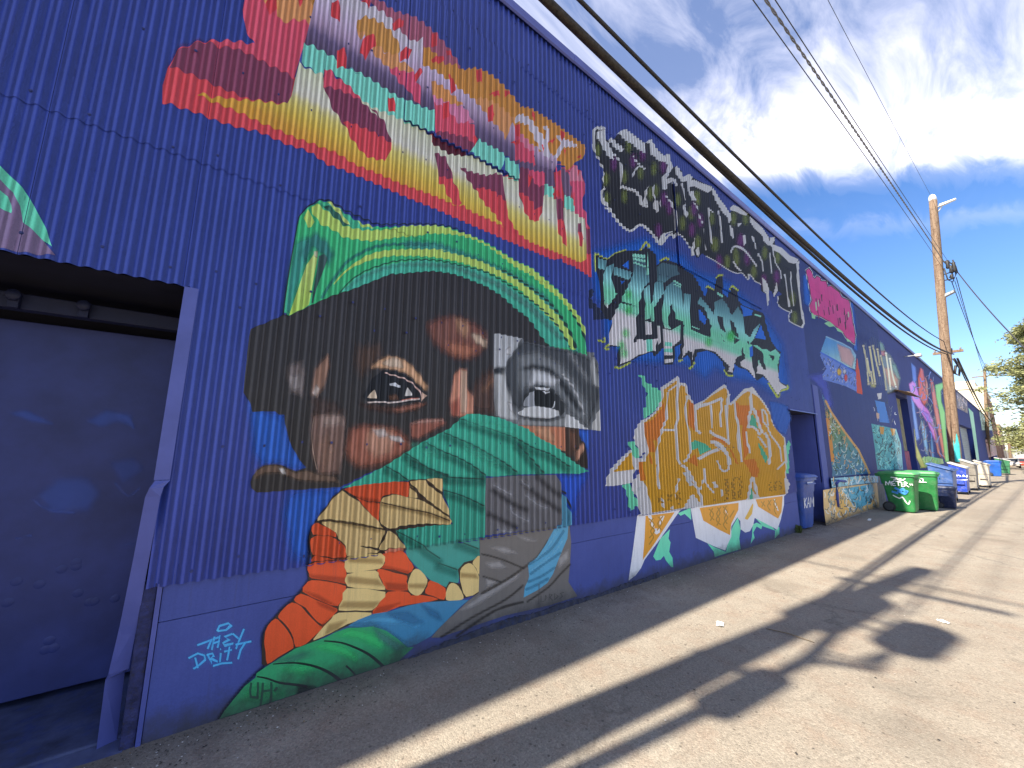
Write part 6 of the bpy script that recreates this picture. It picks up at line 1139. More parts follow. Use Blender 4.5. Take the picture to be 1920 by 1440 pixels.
cable('cable_bundle', 'thickest old cable bundle sloping across the sky to the low crossarm', sag_wire(NEAR_POLE+Vector((0, -0.10, 5.62)), tA, 0.80), 0.038, M_CABLE_OLD)
cable('cable_bundle', 'old cable running close above the thickest bundle to the low crossarm', sag_wire(NEAR_POLE+Vector((0, -0.02, 5.80)), tA2, 0.84), 0.026, M_CABLE_OLD)
cable('black_cable', 'single black cable just above the thick bundles', sag_wire(NEAR_POLE+Vector((0, -0.05, 6.02)), tA3, 0.62), 0.021, M_CABLE)
def ray_at(px, py, Y): return on_y(px, py, Y)
tw = [ray_at(1430-90, -130, 1.55), ray_at(1430, 0, 1.5), ray_at(1500, 92, 1.48), ray_at(1580, 205, 1.46), ray_at(1660, 328, 1.44)]
P_TW = at_pole(1772, 494)
def through(px_pts, Y0, X0, end):
    """a cable through positions taken from image pixels, its offset from the wall easing evenly from Y0 (at X0) to its end"""
    b = (end.y-Y0)/(end.x-X0); a = Y0-b*X0; out = []
    for p in px_pts:
        r = pixel_ray(*p); t = a/(r[1]-b*r[0]); out.append(Vector((r[0]*t, r[1]*t, r[2]*t+EYE)))
    return out
def span(px_pts, Y0, X0, end):
    """fit one hanging curve: straight in plan, parabola in height"""
    pts = through(px_pts, Y0, X0, end)+[end]; xs = np.array([p.x for p in pts]); zs = np.array([p.z for p in pts])
    co = np.polyfit(xs, zs, 2); b = (end.y-Y0)/(end.x-X0); a = Y0-b*X0
    x0 = NEAR_POLE.x; dz = end.z-np.polyval(co, end.x)
    return [Vector((x, a+b*x, np.polyval(co, x)+dz*max(0, (x-xs[0])/(end.x-xs[0])))) for x in np.linspace(x0, end.x, 60)]
twisted('twisted_cable', 'pale twisted cable between two thin wires, high over the alley', span([(1430, 0), (1500, 92), (1580, 205), (1660, 328), (1728, 433)], 1.75, 2.0, P_TW), 0.0135, M_ALU, 0.62)
cable('thin_wire', 'thin dark wire just left of the twisted cable', span([(1413, 0), (1490, 110), (1580, 235), (1660, 345), (1745, 470)], 1.80, 2.0, at_pole(1766, 500)), 0.0085, M_CABLE)
cable('thin_wire', 'thin dark wire just right of the twisted cable', span([(1449, 0), (1520, 98), (1600, 220), (1680, 345), (1735, 430)], 1.70, 2.0, at_pole(1777, 489)), 0.0085, M_CABLE)
cable('thin_wire', 'faint high wire running up from the pole top', span([(1552, 0), (1620, 128), (1683, 250)], 1.50, 2.0, at_pole(1749, 374)), 0.006, M_CABLE)
cable('service_wire', 'black service wire dropping from the pole to the right edge', sag_wire(at_pole(1796, 511), on_x(1960, 690, 24.0), 0.25), 0.024, M_CABLE)
cable('crossing_wire', 'wire crossing the alley overhead, seen only by its shadow', sag_wire(NEAR_POLE+Vector((0.0, 2.5, 9.75)), NEAR_POLE+Vector((0.35, -9.0, 9.2)), 0.15), 0.022, M_CABLE)
FAR_POLE = Vector((86.0, 0, 0))
def far_poles():
    for px, X, ytop, lab in ((1846, 86.0, 692, 'far wooden pole with crossarm standing before the cream building'), (1889, 112.0, 800, 'brown wooden pole at the far corner of the alley')):
        b = on_x(px+4, 860, X); t = on_x(px, ytop, X); base = Vector((X, b.y, ground_z(X)))
        o = thing('utility_pole', lab, 'utility pole', base); T = t-base
        vs, fs = pole_shape((0, 0, -0.3), T, 0.22, 0.15, 10, 8); mesh_obj('shaft', vs, fs, M_POLE, o, True)
        MB().box(T.x-0.08, T.x+0.08, T.y-1.3, T.y+1.3, T.z-1.1, T.z-0.95).build('crossarm', M_POLE, o)
        if X < 100: FAR_POLE.xyz = t
far_poles()
for i, (p, r, lab) in enumerate((((1784, 527), 0.02, 'black drop wire nearest the pole running on to the far pole'), ((1790, 526), 0.014, 'thin middle drop wire running on to the far pole'), ((1793, 520), 0.02, 'outer drop wire running on from the pole terminals'), ((1795, 672), 0.05, 'low cable bundle running on behind the pole'), ((1800, 690), 0.03, 'lowest black cable running on behind the pole'))):
    e = FAR_POLE+Vector((0, 0.25*i-0.5, -1.0-(0 if i < 3 else 6.5))); cable('drop_wire', lab, sag_wire(at_pole(*p), e, 1.2 if i < 3 else 0.6), r, M_CABLE, n=5)

# ------------------------------------------------------------------ bins
def rrect(w, d, r, n=4):
    out = []
    for cx, cy, a0 in ((w/2-r, d/2-r, 0), (-w/2+r, d/2-r, 90), (-w/2+r, -d/2+r, 180), (w/2-r, -d/2+r, 270)):
        for k in range(n+1): a = math.radians(a0+90*k/n); out.append((cx+r*math.cos(a), cy+r*math.sin(a)))
    return out
def loft(rings, mat, name, parent, cap=(True, True), smooth=True):
    vs = []; fs = []; n = len(rings[0][0])
    for pts, z in rings:
        for q in pts: vs.append((q[0], q[1], z if not callable(z) else z(*q)))
    for i in range(len(rings)-1):
        for k in range(n): fs.append((i*n+k, i*n+(k+1) % n, (i+1)*n+(k+1) % n, (i+1)*n+k))
    if cap[0]: fs.append(tuple(range(n))[::-1])
    if cap[1]: fs.append(tuple((len(rings)-1)*n+k for k in range(n)))
    o = mesh_obj(name, vs, fs, mat, parent, smooth)
    m = o.modifiers.new('edge', 'EDGE_SPLIT'); m.split_angle = math.radians(40); return o
def shift(p, dx, dy): return [(a+dx, b+dy) for a, b in p]
def bin_plastic(name, col, dirt=(0.25, 0.23, 0.2)): return simple_mat(name, col, 0.42, var=0.3, scale=3.5, bump=0.15, bscale=120, dirt=dirt, dirt_amt=0.25)
def wheelie_bin(label, loc, rotz, mat, lidmat, s=1.0, h=1.08, group='wheeled bins'):
    o = thing('wheeled_bin', label, 'bin', loc, rotz, group); o.scale = (s, s, s)
    loft([(shift(rrect(0.44, 0.48, 0.07), 0, -0.02), 0.03), (shift(rrect(0.47, 0.52, 0.07), 0, -0.02), 0.10), (shift(rrect(0.56, 0.64, 0.06), 0, -0.01), h*0.70), (shift(rrect(0.585, 0.68, 0.06), 0, 0), h*0.72), (shift(rrect(0.60, 0.72, 0.06), 0, 0), h-0.08), (shift(rrect(0.655, 0.775, 0.05), 0, 0), h-0.075), (shift(rrect(0.655, 0.775, 0.05), 0, 0), h-0.025)], mat, 'body', o)
    lid = loft([(shift(rrect(0.67, 0.80, 0.05), 0, -0.01), h-0.022), (shift(rrect(0.68, 0.82, 0.05), 0, -0.01), h-0.005), (shift(rrect(0.64, 0.76, 0.07), 0, -0.01), h+0.035), (shift(rrect(0.46, 0.52, 0.10), 0, 0.0), h+0.062)], lidmat, 'lid', o)
    MB().tube([(-0.27, 0.44, h-0.04), (0.27, 0.44, h-0.04)], 0.018, 8).build('handle', mat, o, True)
    for sx in (-0.25, 0.25): MB().box(sx-0.02, sx+0.02, 0.36, 0.45, h-0.10, h-0.02).build('handle_bracket', mat, o, bevel=0.005)
    for sx in (-1, 1):
        w = MB().lathe([(0.05, -0.03), (0.125, -0.03), (0.135, -0.015), (0.135, 0.015), (0.125, 0.03), (0.05, 0.03)], 22, (sx*0.275, 0.235, 0.135), 'x').build('wheel', M_BLACK, o, True)
        MB().lathe([(0.02, -0.036), (0.10, -0.034), (0.10, 0.034), (0.02, 0.036)], 10, (sx*0.275, 0.235, 0.135), 'x').build('hub', M_HUB, w)
    MB().box(-0.20, 0.20, -0.405, -0.385, h-0.16, h-0.13).build('front_grip', mat, o, bevel=0.006)
    return o
M_HUB = simple_mat('dark_hub', (0.05, 0.05, 0.05), 0.5)
M_BGREEN = bin_plastic('green_bin_plastic', (0.028, 0.21, 0.06)); M_BLUEBIN = bin_plastic('blue_bin_plastic', (0.022, 0.085, 0.33)); M_DKBIN = bin_plastic('dark_blue_bin_plastic', (0.015, 0.025, 0.075)); M_LIDGREEN = bin_plastic('green_lid_plastic', (0.07, 0.30, 0.10))
M_NAVYBIN = bin_plastic('navy_bin_plastic', (0.045, 0.10, 0.36))
cart = on_ground(1516, 992)
B_CART = wheelie_bin('blue wheeled bin standing at the small entrance, tagged KAM in white', (10.14, 3.20, ground_z(10.0)), math.radians(-6), M_NAVYBIN, M_NAVYBIN, 0.98, 1.10)
B_G1 = wheelie_bin('green wheeled bin with METER tag and blue spray, nearest of the green pair', (15.66, 2.27, ground_z(15.6)), math.radians(-3), M_BGREEN, M_LIDGREEN, 1.0, 1.06)
B_G2 = wheelie_bin('green wheeled bin with no spray, behind and right of the tagged one', (16.78, 1.98, ground_z(16.7)), math.radians(5), M_BGREEN, M_LIDGREEN, 1.0, 1.06)
wheelie_bin('small dark blue bin tucked at the side of the plain green one', (18.0, 1.62, ground_z(18.0)), math.radians(2), M_DKBIN, M_DKBIN, 0.62, 1.0)
wheelie_bin('bright blue wheeled bin far along the wall beside the green dumpster', (52.0, 1.72, ground_z(52.0)), 0.1, bin_plastic('bright_blue_bin', (0.02, 0.12, 0.5)), M_BLUEBIN, 1.15)
def side_paint(obj, col, strokes, w, x, name='painted_tag', zref=0.0):
    """sprayed strokes on the bin face turned to the camera (its -x side); strokes as y,z in metres"""
    vs = []; fs = []
    for st in strokes:
        p = [tuple(map(float, q.split(','))) for q in st.split()]; p = smooth_path(p, False, 3) if len(p) > 2 else p
        rb = ribbon(p, w); m = len(p); b = len(vs)
        for (y, z) in rb: vs.append((x(z), y, z))
        for i in range(m-1): fs.append((b+i, b+i+1, b+2*m-2-i, b+2*m-1-i))
    o = mesh_obj(name, vs, fs, col, obj); return o
M_TAGW = simple_mat('white_spray_paint', (0.75, 0.76, 0.76), 0.6, var=0.1); M_TAGB = simple_mat('blue_spray_paint', (0.05, 0.25, 0.6), 0.6, var=0.3)
bx_ = lambda z: -(0.235+(0.292-0.235)*max(0, min(1, (z-0.1)/0.65)))-0.012 if z < 0.76 else -0.316
# METER over the nearest green bin (reads from the wall side outwards)
for st in ("0.24,0.72 0.22,0.82 0.18,0.74 0.14,0.84 0.12,0.72", "0.05,0.84 0.10,0.82 0.09,0.73 0.03,0.73|0.09,0.78 0.04,0.78", "0.02,0.84 -0.07,0.84|-0.03,0.84 -0.03,0.73", "-0.05,0.83 -0.10,0.82 -0.09,0.72 -0.14,0.72|-0.09,0.77 -0.13,0.77", "-0.15,0.72 -0.16,0.84 -0.21,0.81 -0.17,0.77 -0.23,0.71", "-0.26,0.80 -0.27,0.76|-0.30,0.80 -0.31,0.76"):
    side_paint(B_G1, M_TAGW, [q for q in st.split('|')], 0.022, bx_, 'tag_letter')
for st in ("0.10,0.95 -0.02,0.93 0.06,0.88 -0.10,0.92", "0.0,0.90 -0.12,0.88 -0.18,0.93", "0.12,0.45 0.0,0.38 -0.06,0.42 -0.12,0.30", "-0.10,0.32 -0.16,0.24 -0.20,0.33"): side_paint(B_G1, M_TAGW, [st], 0.026, bx_, 'white_splash')
for st in ("0.05,0.66 -0.05,0.60 -0.10,0.64 -0.16,0.55", "0.0,0.58 -0.12,0.52 -0.18,0.60", "0.12,0.55 0.02,0.52"): side_paint(B_G1, M_TAGB, [st], 0.06, bx_, 'blue_splash')
for st in ("0.10,0.83 0.10,0.90 0.04,0.90 0.04,0.83", "0.0,0.83 0.0,0.90 -0.06,0.90 -0.06,0.83", "0.14,0.81 -0.12,0.81"): side_paint(B_G2, M_TAGW, [st], 0.022, bx_, 'printed_mark')
def front_paint(obj, col, strokes, w, name):
    """sprayed strokes on a bin's front, as x,z in metres"""
    vs = []; fs = []
    for st in strokes:
        p = [tuple(map(float, k.split(','))) for k in st.split()]; rb = ribbon(p, w); m = len(p); b0 = len(vs)
        for (x_, z) in rb: vs.append((x_, -(0.262+(0.333-0.262)*max(0, min(1, (z-0.1)/0.71)))-0.012 if z < 0.82 else -0.366, z))
        for i in range(m-1): fs.append((b0+i, b0+i+1, b0+2*m-2-i, b0+2*m-1-i))
    return mesh_obj(name, vs, fs, col, obj)
for st in ("-0.24,0.66 -0.22,0.46|-0.14,0.66 -0.22,0.57 -0.13,0.46", "-0.10,0.46 -0.04,0.66 0.02,0.46|-0.08,0.54 0.0,0.54", "0.06,0.46 0.07,0.66 0.13,0.54 0.19,0.66 0.21,0.46"): front_paint(B_CART, M_TAGW, st.split('|'), 0.028, 'tag_letter')
front_paint(B_CART, M_TAGW, ["-0.10,0.97 0.14,0.97"], 0.045, 'printed_label')
def dumpster(label, X, pl, pr, ptop, mat, lidmat, depth=1.25):
    a, b_ = on_x(pl, 890, X), on_x(pr, 890, X); top = on_x((pl+pr)/2, ptop, X).z; z0 = ground_z(X); W = a.y-b_.y; H_ = top-z0
    o = thing('rolling_dumpster', label, 'dumpster', (X+depth/2, (a.y+b_.y)/2, z0), 0, 'rolling dumpsters')
    w, d = W/2, depth/2; f = H_*0.80
    # steel body: sloped front (towards the alley), flat back
    body = MB().hexa([(-d, -w*0.72, 0.17), (d, -w*0.72, 0.17), (d, w, 0.17), (-d, w, 0.17), (-d, -w, f), (d, -w, f), (d, w, H_-0.05), (-d, w, H_-0.05)]).build('body', mat, o, bevel=0.012)
    MB().hexa([(-d-0.03, -w-0.05, f), (d+0.03, -w-0.05, f), (d+0.03, w+0.03, H_-0.05), (-d-0.03, w+0.03, H_-0.05), (-d-0.03, -w-0.05, f+0.045), (d+0.03, -w-0.05, f+0.045), (d+0.03, w+0.03, H_), (-d-0.03, w+0.03, H_)]).build('lid', lidmat, o, bevel=0.012)
    MB().box(-d-0.03, -d+0.002, -w*0.9, w*0.95, f*0.62, f*0.70).build('side_rib', mat, body); MB().box(-d-0.07, -d+0.002, -w*0.55, w*0.55, f*0.40, f*0.56).build('lifting_pocket', mat, body)
    MB().box(-d-0.04, d+0.04, -w*0.74, w, 0.12, 0.17).build('skid', mat, body)
    for sx in (-1, 1):
        for sy in (-0.66, 0.86):
            c = MB().lathe([(0.02, -0.022), (0.075, -0.022), (0.075, 0.022), (0.02, 0.022)], 14, (sx*(d-0.1), w*sy, 0.076), 'y').build('caster', M_BLACK, o, True)
            MB().box(sx*(d-0.1)-0.03, sx*(d-0.1)+0.03, w*sy-0.03, w*sy+0.03, 0.10, 0.14).build('caster_fork', M_STEEL, c)
    return o, d, w, f
M_DBLUE = simple_mat('blue_dumpster_steel', (0.05, 0.11, 0.30), 0.45, 0.1, var=0.4, scale=4, dirt=(0.3, 0.3, 0.32), dirt_amt=0.35); M_DBLUE2 = simple_mat('bright_blue_dumpster_steel', (0.02, 0.06, 0.42), 0.4, 0.1, var=0.4, scale=5, dirt=(0.25, 0.25, 0.4), dirt_amt=0.5)
M_DGREY = simple_mat('grey_dumpster_steel', (0.24, 0.22, 0.19), 0.6, 0.1, var=0.4, scale=4, dirt=(0.08, 0.07, 0.06), dirt_amt=0.6); M_DBEIGE = simple_mat('beige_dumpster_steel', (0.50, 0.45, 0.37), 0.6, 0.0, var=0.3, scale=4, dirt=(0.25, 0.2, 0.15), dirt_amt=0.4)
M_LIDGREY = simple_mat('pale_grey_lid', (0.45, 0.44, 0.42), 0.6, var=0.3); M_DGREEN = simple_mat('green_dumpster_steel', (0.03, 0.16, 0.07), 0.5, 0.1, var=0.4, dirt=(0.2, 0.2, 0.2), dirt_amt=0.3)
dumpster('dull blue steel dumpster beside the plain green bin', 20.0, 1741, 1787, 869, M_DBLUE, M_DBLUE)
d2 = dumpster('bright blue tagged dumpster with a pale lid', 25.0, 1781, 1813, 867, M_DBLUE2, M_LIDGREY)
for st in ("0.25,0.80 0.20,0.66 0.12,0.80 0.10,0.66", "0.05,0.80 0.02,0.68 -0.06,0.74 0.0,0.79", "-0.12,0.66 -0.14,0.80 -0.20,0.70 -0.24,0.80", "0.22,0.60 0.0,0.58 -0.22,0.62"): side_paint(d2[0], M_TAGW, [st], 0.035, lambda z: -d2[1]-0.075 if False else -d2[1]-0.008, 'tag_letter')
dumpster('dirty grey dumpster half hidden by the bright blue one', 28.5, 1804, 1832, 861, M_DGREY, M_LIDGREY)
dumpster('beige steel dumpster, last of the near row', 32.0, 1830, 1856, 863, M_DBEIGE, M_DBEIGE)
dumpster('green steel dumpster far along the wall behind the bright blue bin', 58.0, 1870, 1898, 858, M_DGREEN, M_LIDGREY, 2.0)
# ------------------------------------------------------------------ far end of the alley
M_CREAM = simple_mat('cream_stucco', (0.62, 0.54, 0.40), 0.9, var=0.12, scale=0.6, bump=0.2, bscale=8); M_BRICKRED = simple_mat('brown_brick', (0.34, 0.20, 0.14), 0.9, var=0.35, scale=3.0); M_PANE = simple_mat('dark_window_glass', (0.03, 0.035, 0.045), 0.12, var=0.2)
M_GREYWALL = simple_mat('grey_siding', (0.36, 0.37, 0.38), 0.8, var=0.15, scale=1.0)
def far_buildings():
    o = thing('cream_building', 'tall cream stucco building past the warehouse, sunlit on its near side', 'building', (112.5, 3.2, -1.6))
    MB().box(0, 26, 0.0, 34, -1, 14.3).build('wall', M_CREAM, o); MB().box(-0.15, 26.1, -0.12, 34.1, 14.3, 14.7).build('parapet', M_CREAM, o)
    MB().box(0.4, 12, 0.9, 30, 14.7, 15.9).build('roof_storey', M_CREAM, o)
    for k in range(1, 5): MB().box(1.2+5*k, 3.4+5*k, -0.16, -0.004, -1, 13.2).build('brick_pier', M_BRICKRED, o)
    for k in range(4):
        for s in range(3):
            w = MB().box(4.1+5*k, 5.6+5*k, -0.06, -0.003, 1.2+4.1*s, 3.4+4.1*s).build('window', M_CREAM, o); MB().box(4.2+5*k, 5.5+5*k, -0.075, -0.062, 1.3+4.1*s, 3.3+4.1*s).build('pane', M_PANE, w)
    for k in range(6): MB().box(0.6, 1.5, 6+4*k, 7.2+4*k, 15.9, 16.7+0.2*(k % 2)).build('roof_unit', M_GREYWALL, o)
    o = thing('brick_building', 'brown brick building beyond the cream one', 'building', (147, 3.0, -1.7))
    MB().box(0, 22, 0, 22, -1, 9.0).build('wall', M_BRICKRED, o); MB().box(-0.1, 22.1, -0.1, 22.1, 9.0, 9.4).build('cornice', M_CREAM, o)
    for k in range(4): w = MB().box(1.5+5*k, 4.0+5*k, -0.05, -0.003, 1.2, 3.2).build('window', M_CREAM, o); MB().box(1.6+5*k, 3.9+5*k, -0.065, -0.052, 1.3, 3.1).build('pane', M_PANE, w)
    o = thing('grey_house', 'low grey house closing the far end of the alley', 'house', (172, -6.0, -1.7), 0.0)
    MB().box(0, 10, -2, 8, -1, 4.6).build('wall', M_GREYWALL, o)
    mb = MB(); mb.add([(-0.4, -2.5, 4.6), (10.4, -2.5, 4.6), (10.4, 8.5, 4.6), (-0.4, 8.5, 4.6), (-0.4, 3, 7.8), (10.4, 3, 7.8)], [(0, 1, 5, 4), (2, 3, 4, 5), (0, 4, 3), (1, 2, 5), (0, 3, 2, 1)]); mb.build('roof', simple_mat('dark_shingle', (0.09, 0.09, 0.10), 0.9), o)
    for k in range(2): w = MB().box(-0.05, -0.003, -0.6+4*k, 1.2+4*k, 1.3, 3.2).build('window', M_CREAM, o); MB().box(-0.065, -0.052, -0.5+4*k, 1.1+4*k, 1.4, 3.1).build('pane', M_PANE, w)
    # the far side of the cross street
    o = thing('garage', 'dark garage front with pale trim at the alley mouth', 'garage', (150, -1.5, -1.7))
    MB().box(0, 7, -6, 1.5, -1, 3.2).build('wall', simple_mat('charcoal_siding', (0.06, 0.065, 0.075), 0.8), o); MB().box(-0.15, 7.2, -6.2, 1.7, 3.2, 3.5).build('fascia', M_WHITE, o)
    g = MB().box(-0.05, -0.003, -4.6, 0.6, -1, 2.2).build('garage_door', M_GREYWALL, o)
    for k in range(4): MB().box(-0.062, -0.052, -4.5, 0.5, -0.9+0.78*k, -0.2+0.78*k).build('door_panel', M_GREYWALL, g)
far_buildings()
def leaf_mat(name, c0, c1):
    m, t, b = new_mat(name); geo = N(t, 'ShaderNodeNewGeometry'); oi = N(t, 'ShaderNodeTexNoise', i_Scale=0.9, i_Detail=3.0); L(t, geo.outputs['Position'], oi.inputs['Vector'])
    c = MIX(t, RAMP(t, oi.outputs[0], [(0.35, 0.0), (0.65, 1.0)]), c0, c1); c = MIX(t, MATH(t, 'MULTIPLY', geo.outputs['Random Per Island'], 0.5), c, (c1[0]*1.3, c1[1]*1.25, c1[2]))
    L(t, c, b.inputs['Base Color']); b.inputs['Roughness'].default_value = 0.65; b.inputs['Specular IOR Level'].default_value = 0.25
    tr = N(t, 'ShaderNodeBsdfTranslucent'); L(t, c, tr.inputs[0]); mx = N(t, 'ShaderNodeMixShader'); mx.inputs[0].default_value = 0.3; L(t, b.outputs[0], mx.inputs[1]); L(t, tr.outputs[0], mx.inputs[2]); L(t, mx.outputs[0], t.nodes['Material Output'].inputs[0]); return m
M_CONIFER = leaf_mat('conifer_needles', (0.16, 0.185, 0.085), (0.29, 0.30, 0.15)); M_YLEAF = leaf_mat('yellow_green_leaves', (0.13, 0.14, 0.03), (0.24, 0.23, 0.05)); M_BARK = simple_mat('bark', (0.09, 0.06, 0.04), 0.9, var=0.5, scale=10, bump=0.6)
def conifer(label, base, height, radius, seed, low=0.12, mat=None, clumps=150):
    """a loose cedar: rising limbs ending in ragged sprays of foliage"""
    r = random.Random(seed); o = thing('conifer_tree', label, 'tree', base, 0, None)
    tb = MB(); tb.tube([(0, 0, -0.3), (r.uniform(-.2, .2), r.uniform(-.2, .2), height*0.35), (r.uniform(-.3, .3), r.uniform(-.3, .3), height*0.7), (0, 0, height*0.97)], [height*0.02, height*0.016, height*0.009, 0.03], 9)
    vs = []; fs = []
    for k in range(clumps):
        t = (k+r.random())/clumps; z0 = height*(low+(0.96-low)*t); R = radius*(1-t)**0.6*(0.75+0.35*math.sin(t*23))+0.25
        a = r.uniform(0, 2*math.pi); ln = R*r.uniform(0.45, 1.05); tip = Vector((math.cos(a)*ln, math.sin(a)*ln, z0+ln*r.uniform(-0.05, 0.30)))
        midp = Vector((tip.x*0.5, tip.y*0.5, z0-ln*0.04)); tb.tube([(0, 0, z0-0.2), midp, tip], [0.07*(1-t)+0.025, 0.04, 0.012], 5)
        for m_, (c, rr, nn) in enumerate(((tip, 0.85, 95), (midp.lerp(tip, 0.45)+Vector((0, 0, 0.1)), 0.7, 60), (midp, 0.45, 22))):
            rr *= r.uniform(0.7, 1.15)*(1.15-0.45*t)
            for _ in range(nn):
                d = Vector((r.gauss(0, 0.62), r.gauss(0, 0.62), r.gauss(0, 0.36)))*rr; d.z -= 0.25*rr*(d.x*d.x+d.y*d.y)/(rr*rr+1e-6)*0.4
                q = c+d; ax = Vector((math.cos(a)+r.uniform(-.9, .9), math.sin(a)+r.uniform(-.9, .9), r.uniform(-0.7, 0.6))).normalized(); w_ = ax.cross(Vector((r.uniform(-1, 1), r.uniform(-1, 1), r.uniform(-1, 1)))).normalized(); l2 = r.uniform(0.14, 0.34); w2 = l2*r.uniform(0.22, 0.42); n0 = len(vs)
                vs += [q-ax*l2*0.5, q+w_*w2, q+ax*l2, q-w_*w2]; fs.append((n0, n0+1, n0+2, n0+3))
    tb.build('trunk', M_BARK, o, True); mesh_obj('crown', vs, fs, mat or M_CONIFER, o); return o
conifer('large loose grey-green conifer overhanging the right edge', (84.0, -2.8, ground_z(84)), 20.5, 6.4, 4, 0.15, None, 190)
conifer('second conifer behind the large one, lower at the right edge', (100.0, -4.5, ground_z(100)), 15.0, 5.0, 9, 0.12, None, 120)
def broadleaf(label, base, h, R, seed):
    r = random.Random(seed); o = thing('broadleaf_tree', label, 'tree', base); tb = MB(); tb.tube([(0, 0, -0.3), (0.1, 0, h*0.4), (0, 0.1, h*0.75)], [0.18, 0.13, 0.05], 8); vs = []; fs = []
    cl = [(Vector((r.uniform(-1, 1)*R*0.7, r.uniform(-1, 1)*R*0.7, h*0.62+r.uniform(-1, 1)*R*0.6)), R*r.uniform(0.3, 0.5)) for _ in range(13)]
    for c, rr in cl:
        tb.tube([(0, 0, h*0.4), c*0.6+Vector((0, 0, h*0.18)), c], [0.06, 0.04, 0.015], 5)
        for _ in range(230):
            d = Vector((r.gauss(0, 1), r.gauss(0, 1), r.gauss(0, 1))).normalized()*rr*r.uniform(0.5, 1.05); p = c+d; a = Vector((r.uniform(-1, 1), r.uniform(-1, 1), r.uniform(-1, 1))).normalized(); b = a.cross(Vector((0.3, 0.5, 0.8))).normalized(); s = r.uniform(0.1, 0.2)
            n0 = len(vs); vs += [p-a*s, p+b*s*0.6, p+a*s, p-b*s*0.6]; fs.append((n0, n0+1, n0+2, n0+3))
    tb.build('trunk', M_BARK, o, True); mesh_obj('crown', vs, fs, M_YLEAF, o)
broadleaf('small yellow-green tree at the alley mouth', (128.0, -0.6, -1.7), 6.5, 2.6, 3)
broadleaf('dark round tree beyond the garage', (160.0, -4.0, -1.7), 9.0, 3.6, 8)
def parked_car(label, loc, rotz, mat):
    o = thing('parked_car', label, 'car', loc, rotz, 'cars parked at the far end')
    prof = [(-2.1, 0.35), (-2.15, 0.65), (-2.0, 0.85), (-1.2, 0.95), (-0.6, 1.42), (0.8, 1.45), (1.6, 1.0), (2.1, 0.9), (2.15, 0.4)]
    vs = [(x, y, z) for y in (-0.85, 0.85) for x, z in prof]; n = len(prof)
    MB().add(vs, [tuple(range(n)), tuple(range(2*n-1, n-1, -1))]+[(i, n+i, n+(i+1) % n, (i+1) % n) for i in range(n)]).build('body', mat, o, bevel=0.08)
    for y in (-0.862, 0.862): MB().add([(-1.05, y, 0.98), (-0.55, y, 1.36), (0.75, y, 1.38), (1.35, y, 1.0)], [(0, 1, 2, 3)]).build('side_window', M_PANE, o)
    MB().add([(-1.17, -0.7, 0.985), (-1.17, 0.7, 0.985), (-0.66, 0.66, 1.40), (-0.66, -0.66, 1.40)], [(0, 1, 2, 3)]).build('windscreen', M_PANE, o)
    for x in (-1.35, 1.35):
        for y in (-0.8, 0.8): w = MB().lathe([(0.1, -0.1), (0.31, -0.1), (0.33, 0), (0.31, 0.1), (0.1, 0.1)], 18, (x, y, 0.33), 'y').build('wheel', M_BLACK, o, True); MB().lathe([(0.03, -0.11), (0.2, -0.108), (0.2, 0.108), (0.03, 0.11)], 12, (x, y, 0.33), 'y').build('rim', M_STEEL, w)
    for y in (-0.6, 0.6): MB().box(-2.19, -2.13, y-0.18, y+0.18, 0.62, 0.76).build('headlight', M_LENS, o, bevel=0.01)
for i, (x, y, c, lab) in enumerate(((98, 1.5, (0.55, 0.52, 0.48), 'pale car parked by the far dumpster'), (106, 0.2, (0.38, 0.06, 0.04), 'red car parked past the pale one'), (122, -1.0, (0.6, 0.6, 0.62), 'white car at the mouth of the alley'))):
    parked_car(lab, (x, y, ground_z(x)), 0.05*i, simple_mat('car_paint', c, 0.3, 0.1, var=0.05))
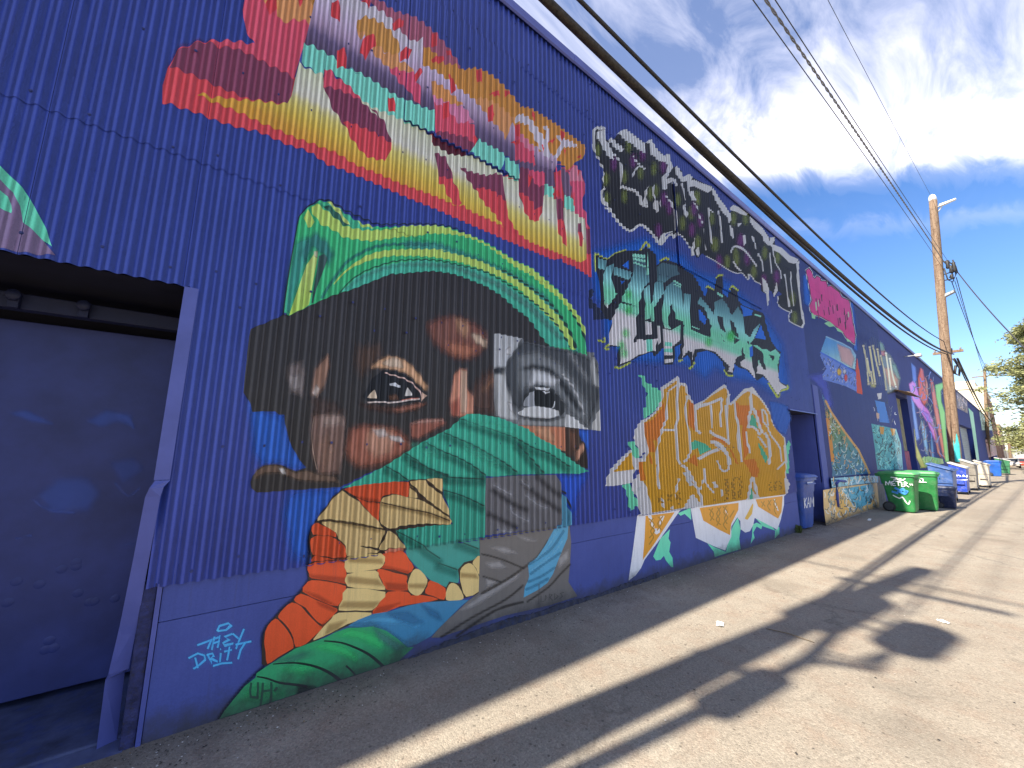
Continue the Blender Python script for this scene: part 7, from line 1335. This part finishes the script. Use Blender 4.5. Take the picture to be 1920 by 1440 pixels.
# ------------------------------------------------------------------ litter, leaves and weeds
def ground_litter():
    r = random.Random(21); vs = []; fs = []; mi = []
    def flake(x, y, s, m):
        z = ground_z(x)+0.003; n0 = len(vs); a = r.uniform(0, 6.28); k = r.uniform(0.35, 1.0)
        for i, (u, v) in enumerate(((1, 0), (0.2, k), (-1, 0.1), (-0.1, -k))): vs.append((x+s*(u*math.cos(a)-v*math.sin(a)), y+s*(u*math.sin(a)+v*math.cos(a)), z+r.uniform(0.0, s*0.45)))
        fs.append((n0, n0+1, n0+2)); fs.append((n0, n0+2, n0+3)); mi.extend((m, m))
    for _ in range(2600):
        x = r.uniform(-0.6, 1)**1*1.0 if r.random() < 0.1 else r.uniform(-0.5, 14); d = abs(r.gauss(0, 0.16)); y = 2.95-d
        if y < 2.1: continue
        flake(x, y, r.uniform(0.002, 0.007)*(1+0.05*x), 0 if r.random() < 0.8 else (1 if r.random() < 0.75 else 2))
    for _ in range(700):
        x = r.uniform(0.3, 16); y = r.uniform(-3, 2.8); flake(x, y, r.uniform(0.003, 0.010), 0 if r.random() < 0.75 else 1)
    o = mesh_obj('ground_litter', vs, fs, None); me = o.data
    for mm in (simple_mat('dark_grit', (0.05, 0.045, 0.04), 0.9), simple_mat('pale_grit', (0.5, 0.48, 0.44), 0.8), simple_mat('dry_leaf', (0.22, 0.14, 0.06), 0.8)): me.materials.append(mm)
    me.polygons.foreach_set('material_index', mi); tag(o, 'fine grit and leaf crumbs along the foot of the wall', 'litter', kind='stuff')
    def scrap(px, py, w, h, label, mat, rot=0.4):
        c = on_ground(px, py); rr = random.Random(px); vs = []; fs = []; n = 5
        for j in range(n):
            for i in range(n): u, v = (i/(n-1)-0.5)*w, (j/(n-1)-0.5)*h; vs.append((u*math.cos(rot)-v*math.sin(rot), u*math.sin(rot)+v*math.cos(rot), 0.004+rr.uniform(0, 0.35)*min(w, h)*(0.3+abs(i-2)*0.2)))
        for j in range(n-1):
            for i in range(n-1): fs.append((j*n+i, j*n+i+1, (j+1)*n+i+1, (j+1)*n+i))
        o = mesh_obj('paper_scrap', vs, fs, mat, None, True); o.location = c; tag(o, label, 'litter', 'paper scraps')
    scrap(1350, 1172, 0.085, 0.06, 'white crumpled scrap lying in the near sunlit strip', M_WHITE)
    scrap(1770, 1167, 0.09, 0.05, 'small white scrap right of the drum-shaped shadow', M_WHITE, 0.9); scrap(1630, 975, 0.35, 0.06, 'flat pale strip of paper before the ledge', M_WHITE, 0.1)
    a, b = on_ground(1437, 1180), on_ground(1527, 1206); s = MB().tube([a+Vector((0, 0, 0.006)), a.lerp(b, 0.5)+Vector((0.01, 0.01, 0.014)), b+Vector((0, 0, 0.006))], [0.003, 0.0045, 0.0025], 6).build('twig', simple_mat('dry_twig', (0.20, 0.15, 0.09), 0.9), None, True); tag(s, 'thin dry twig lying across the pole shadow', 'twig')
    def weed(px, py, label, n, h, seed):
        c = on_ground(px, py); rr = random.Random(seed); vs = []; fs = []; o = thing('weed', label, 'weed', c, 0, 'weeds at the wall foot')
        for _ in range(n):
            a = rr.uniform(0, 6.28); l = h*rr.uniform(0.4, 1); t = rr.uniform(0.3, 1.0); x, y = rr.uniform(-.12, .12), rr.uniform(-.05, .05); d = Vector((math.cos(a)*t, math.sin(a)*t, 1)).normalized(); w = Vector((-math.sin(a), math.cos(a), 0))*l*0.10; p = Vector((x, y, 0)); n0 = len(vs)
            vs += [p-w*0.4, p+w*0.4, p+d*l*0.6+w, p+d*l*0.6-w, p+d*l-Vector((0, 0, l*0.12))]; fs += [(n0, n0+1, n0+2, n0+3), (n0+3, n0+2, n0+4)]
        mesh_obj('leaves', vs, fs, leaf_mat('weed_leaf', (0.05, 0.08, 0.02), (0.10, 0.12, 0.04)), o)
    weed(1497, 998, 'small weed clump in the corner by the blue bin', 46, 0.20, 2); weed(1462, 1005, 'low weeds along the wall below the yellow letters', 40, 0.12, 5); weed(1470, 1003, 'thin weeds just left of the blue bin', 30, 0.10, 7)
ground_litter()
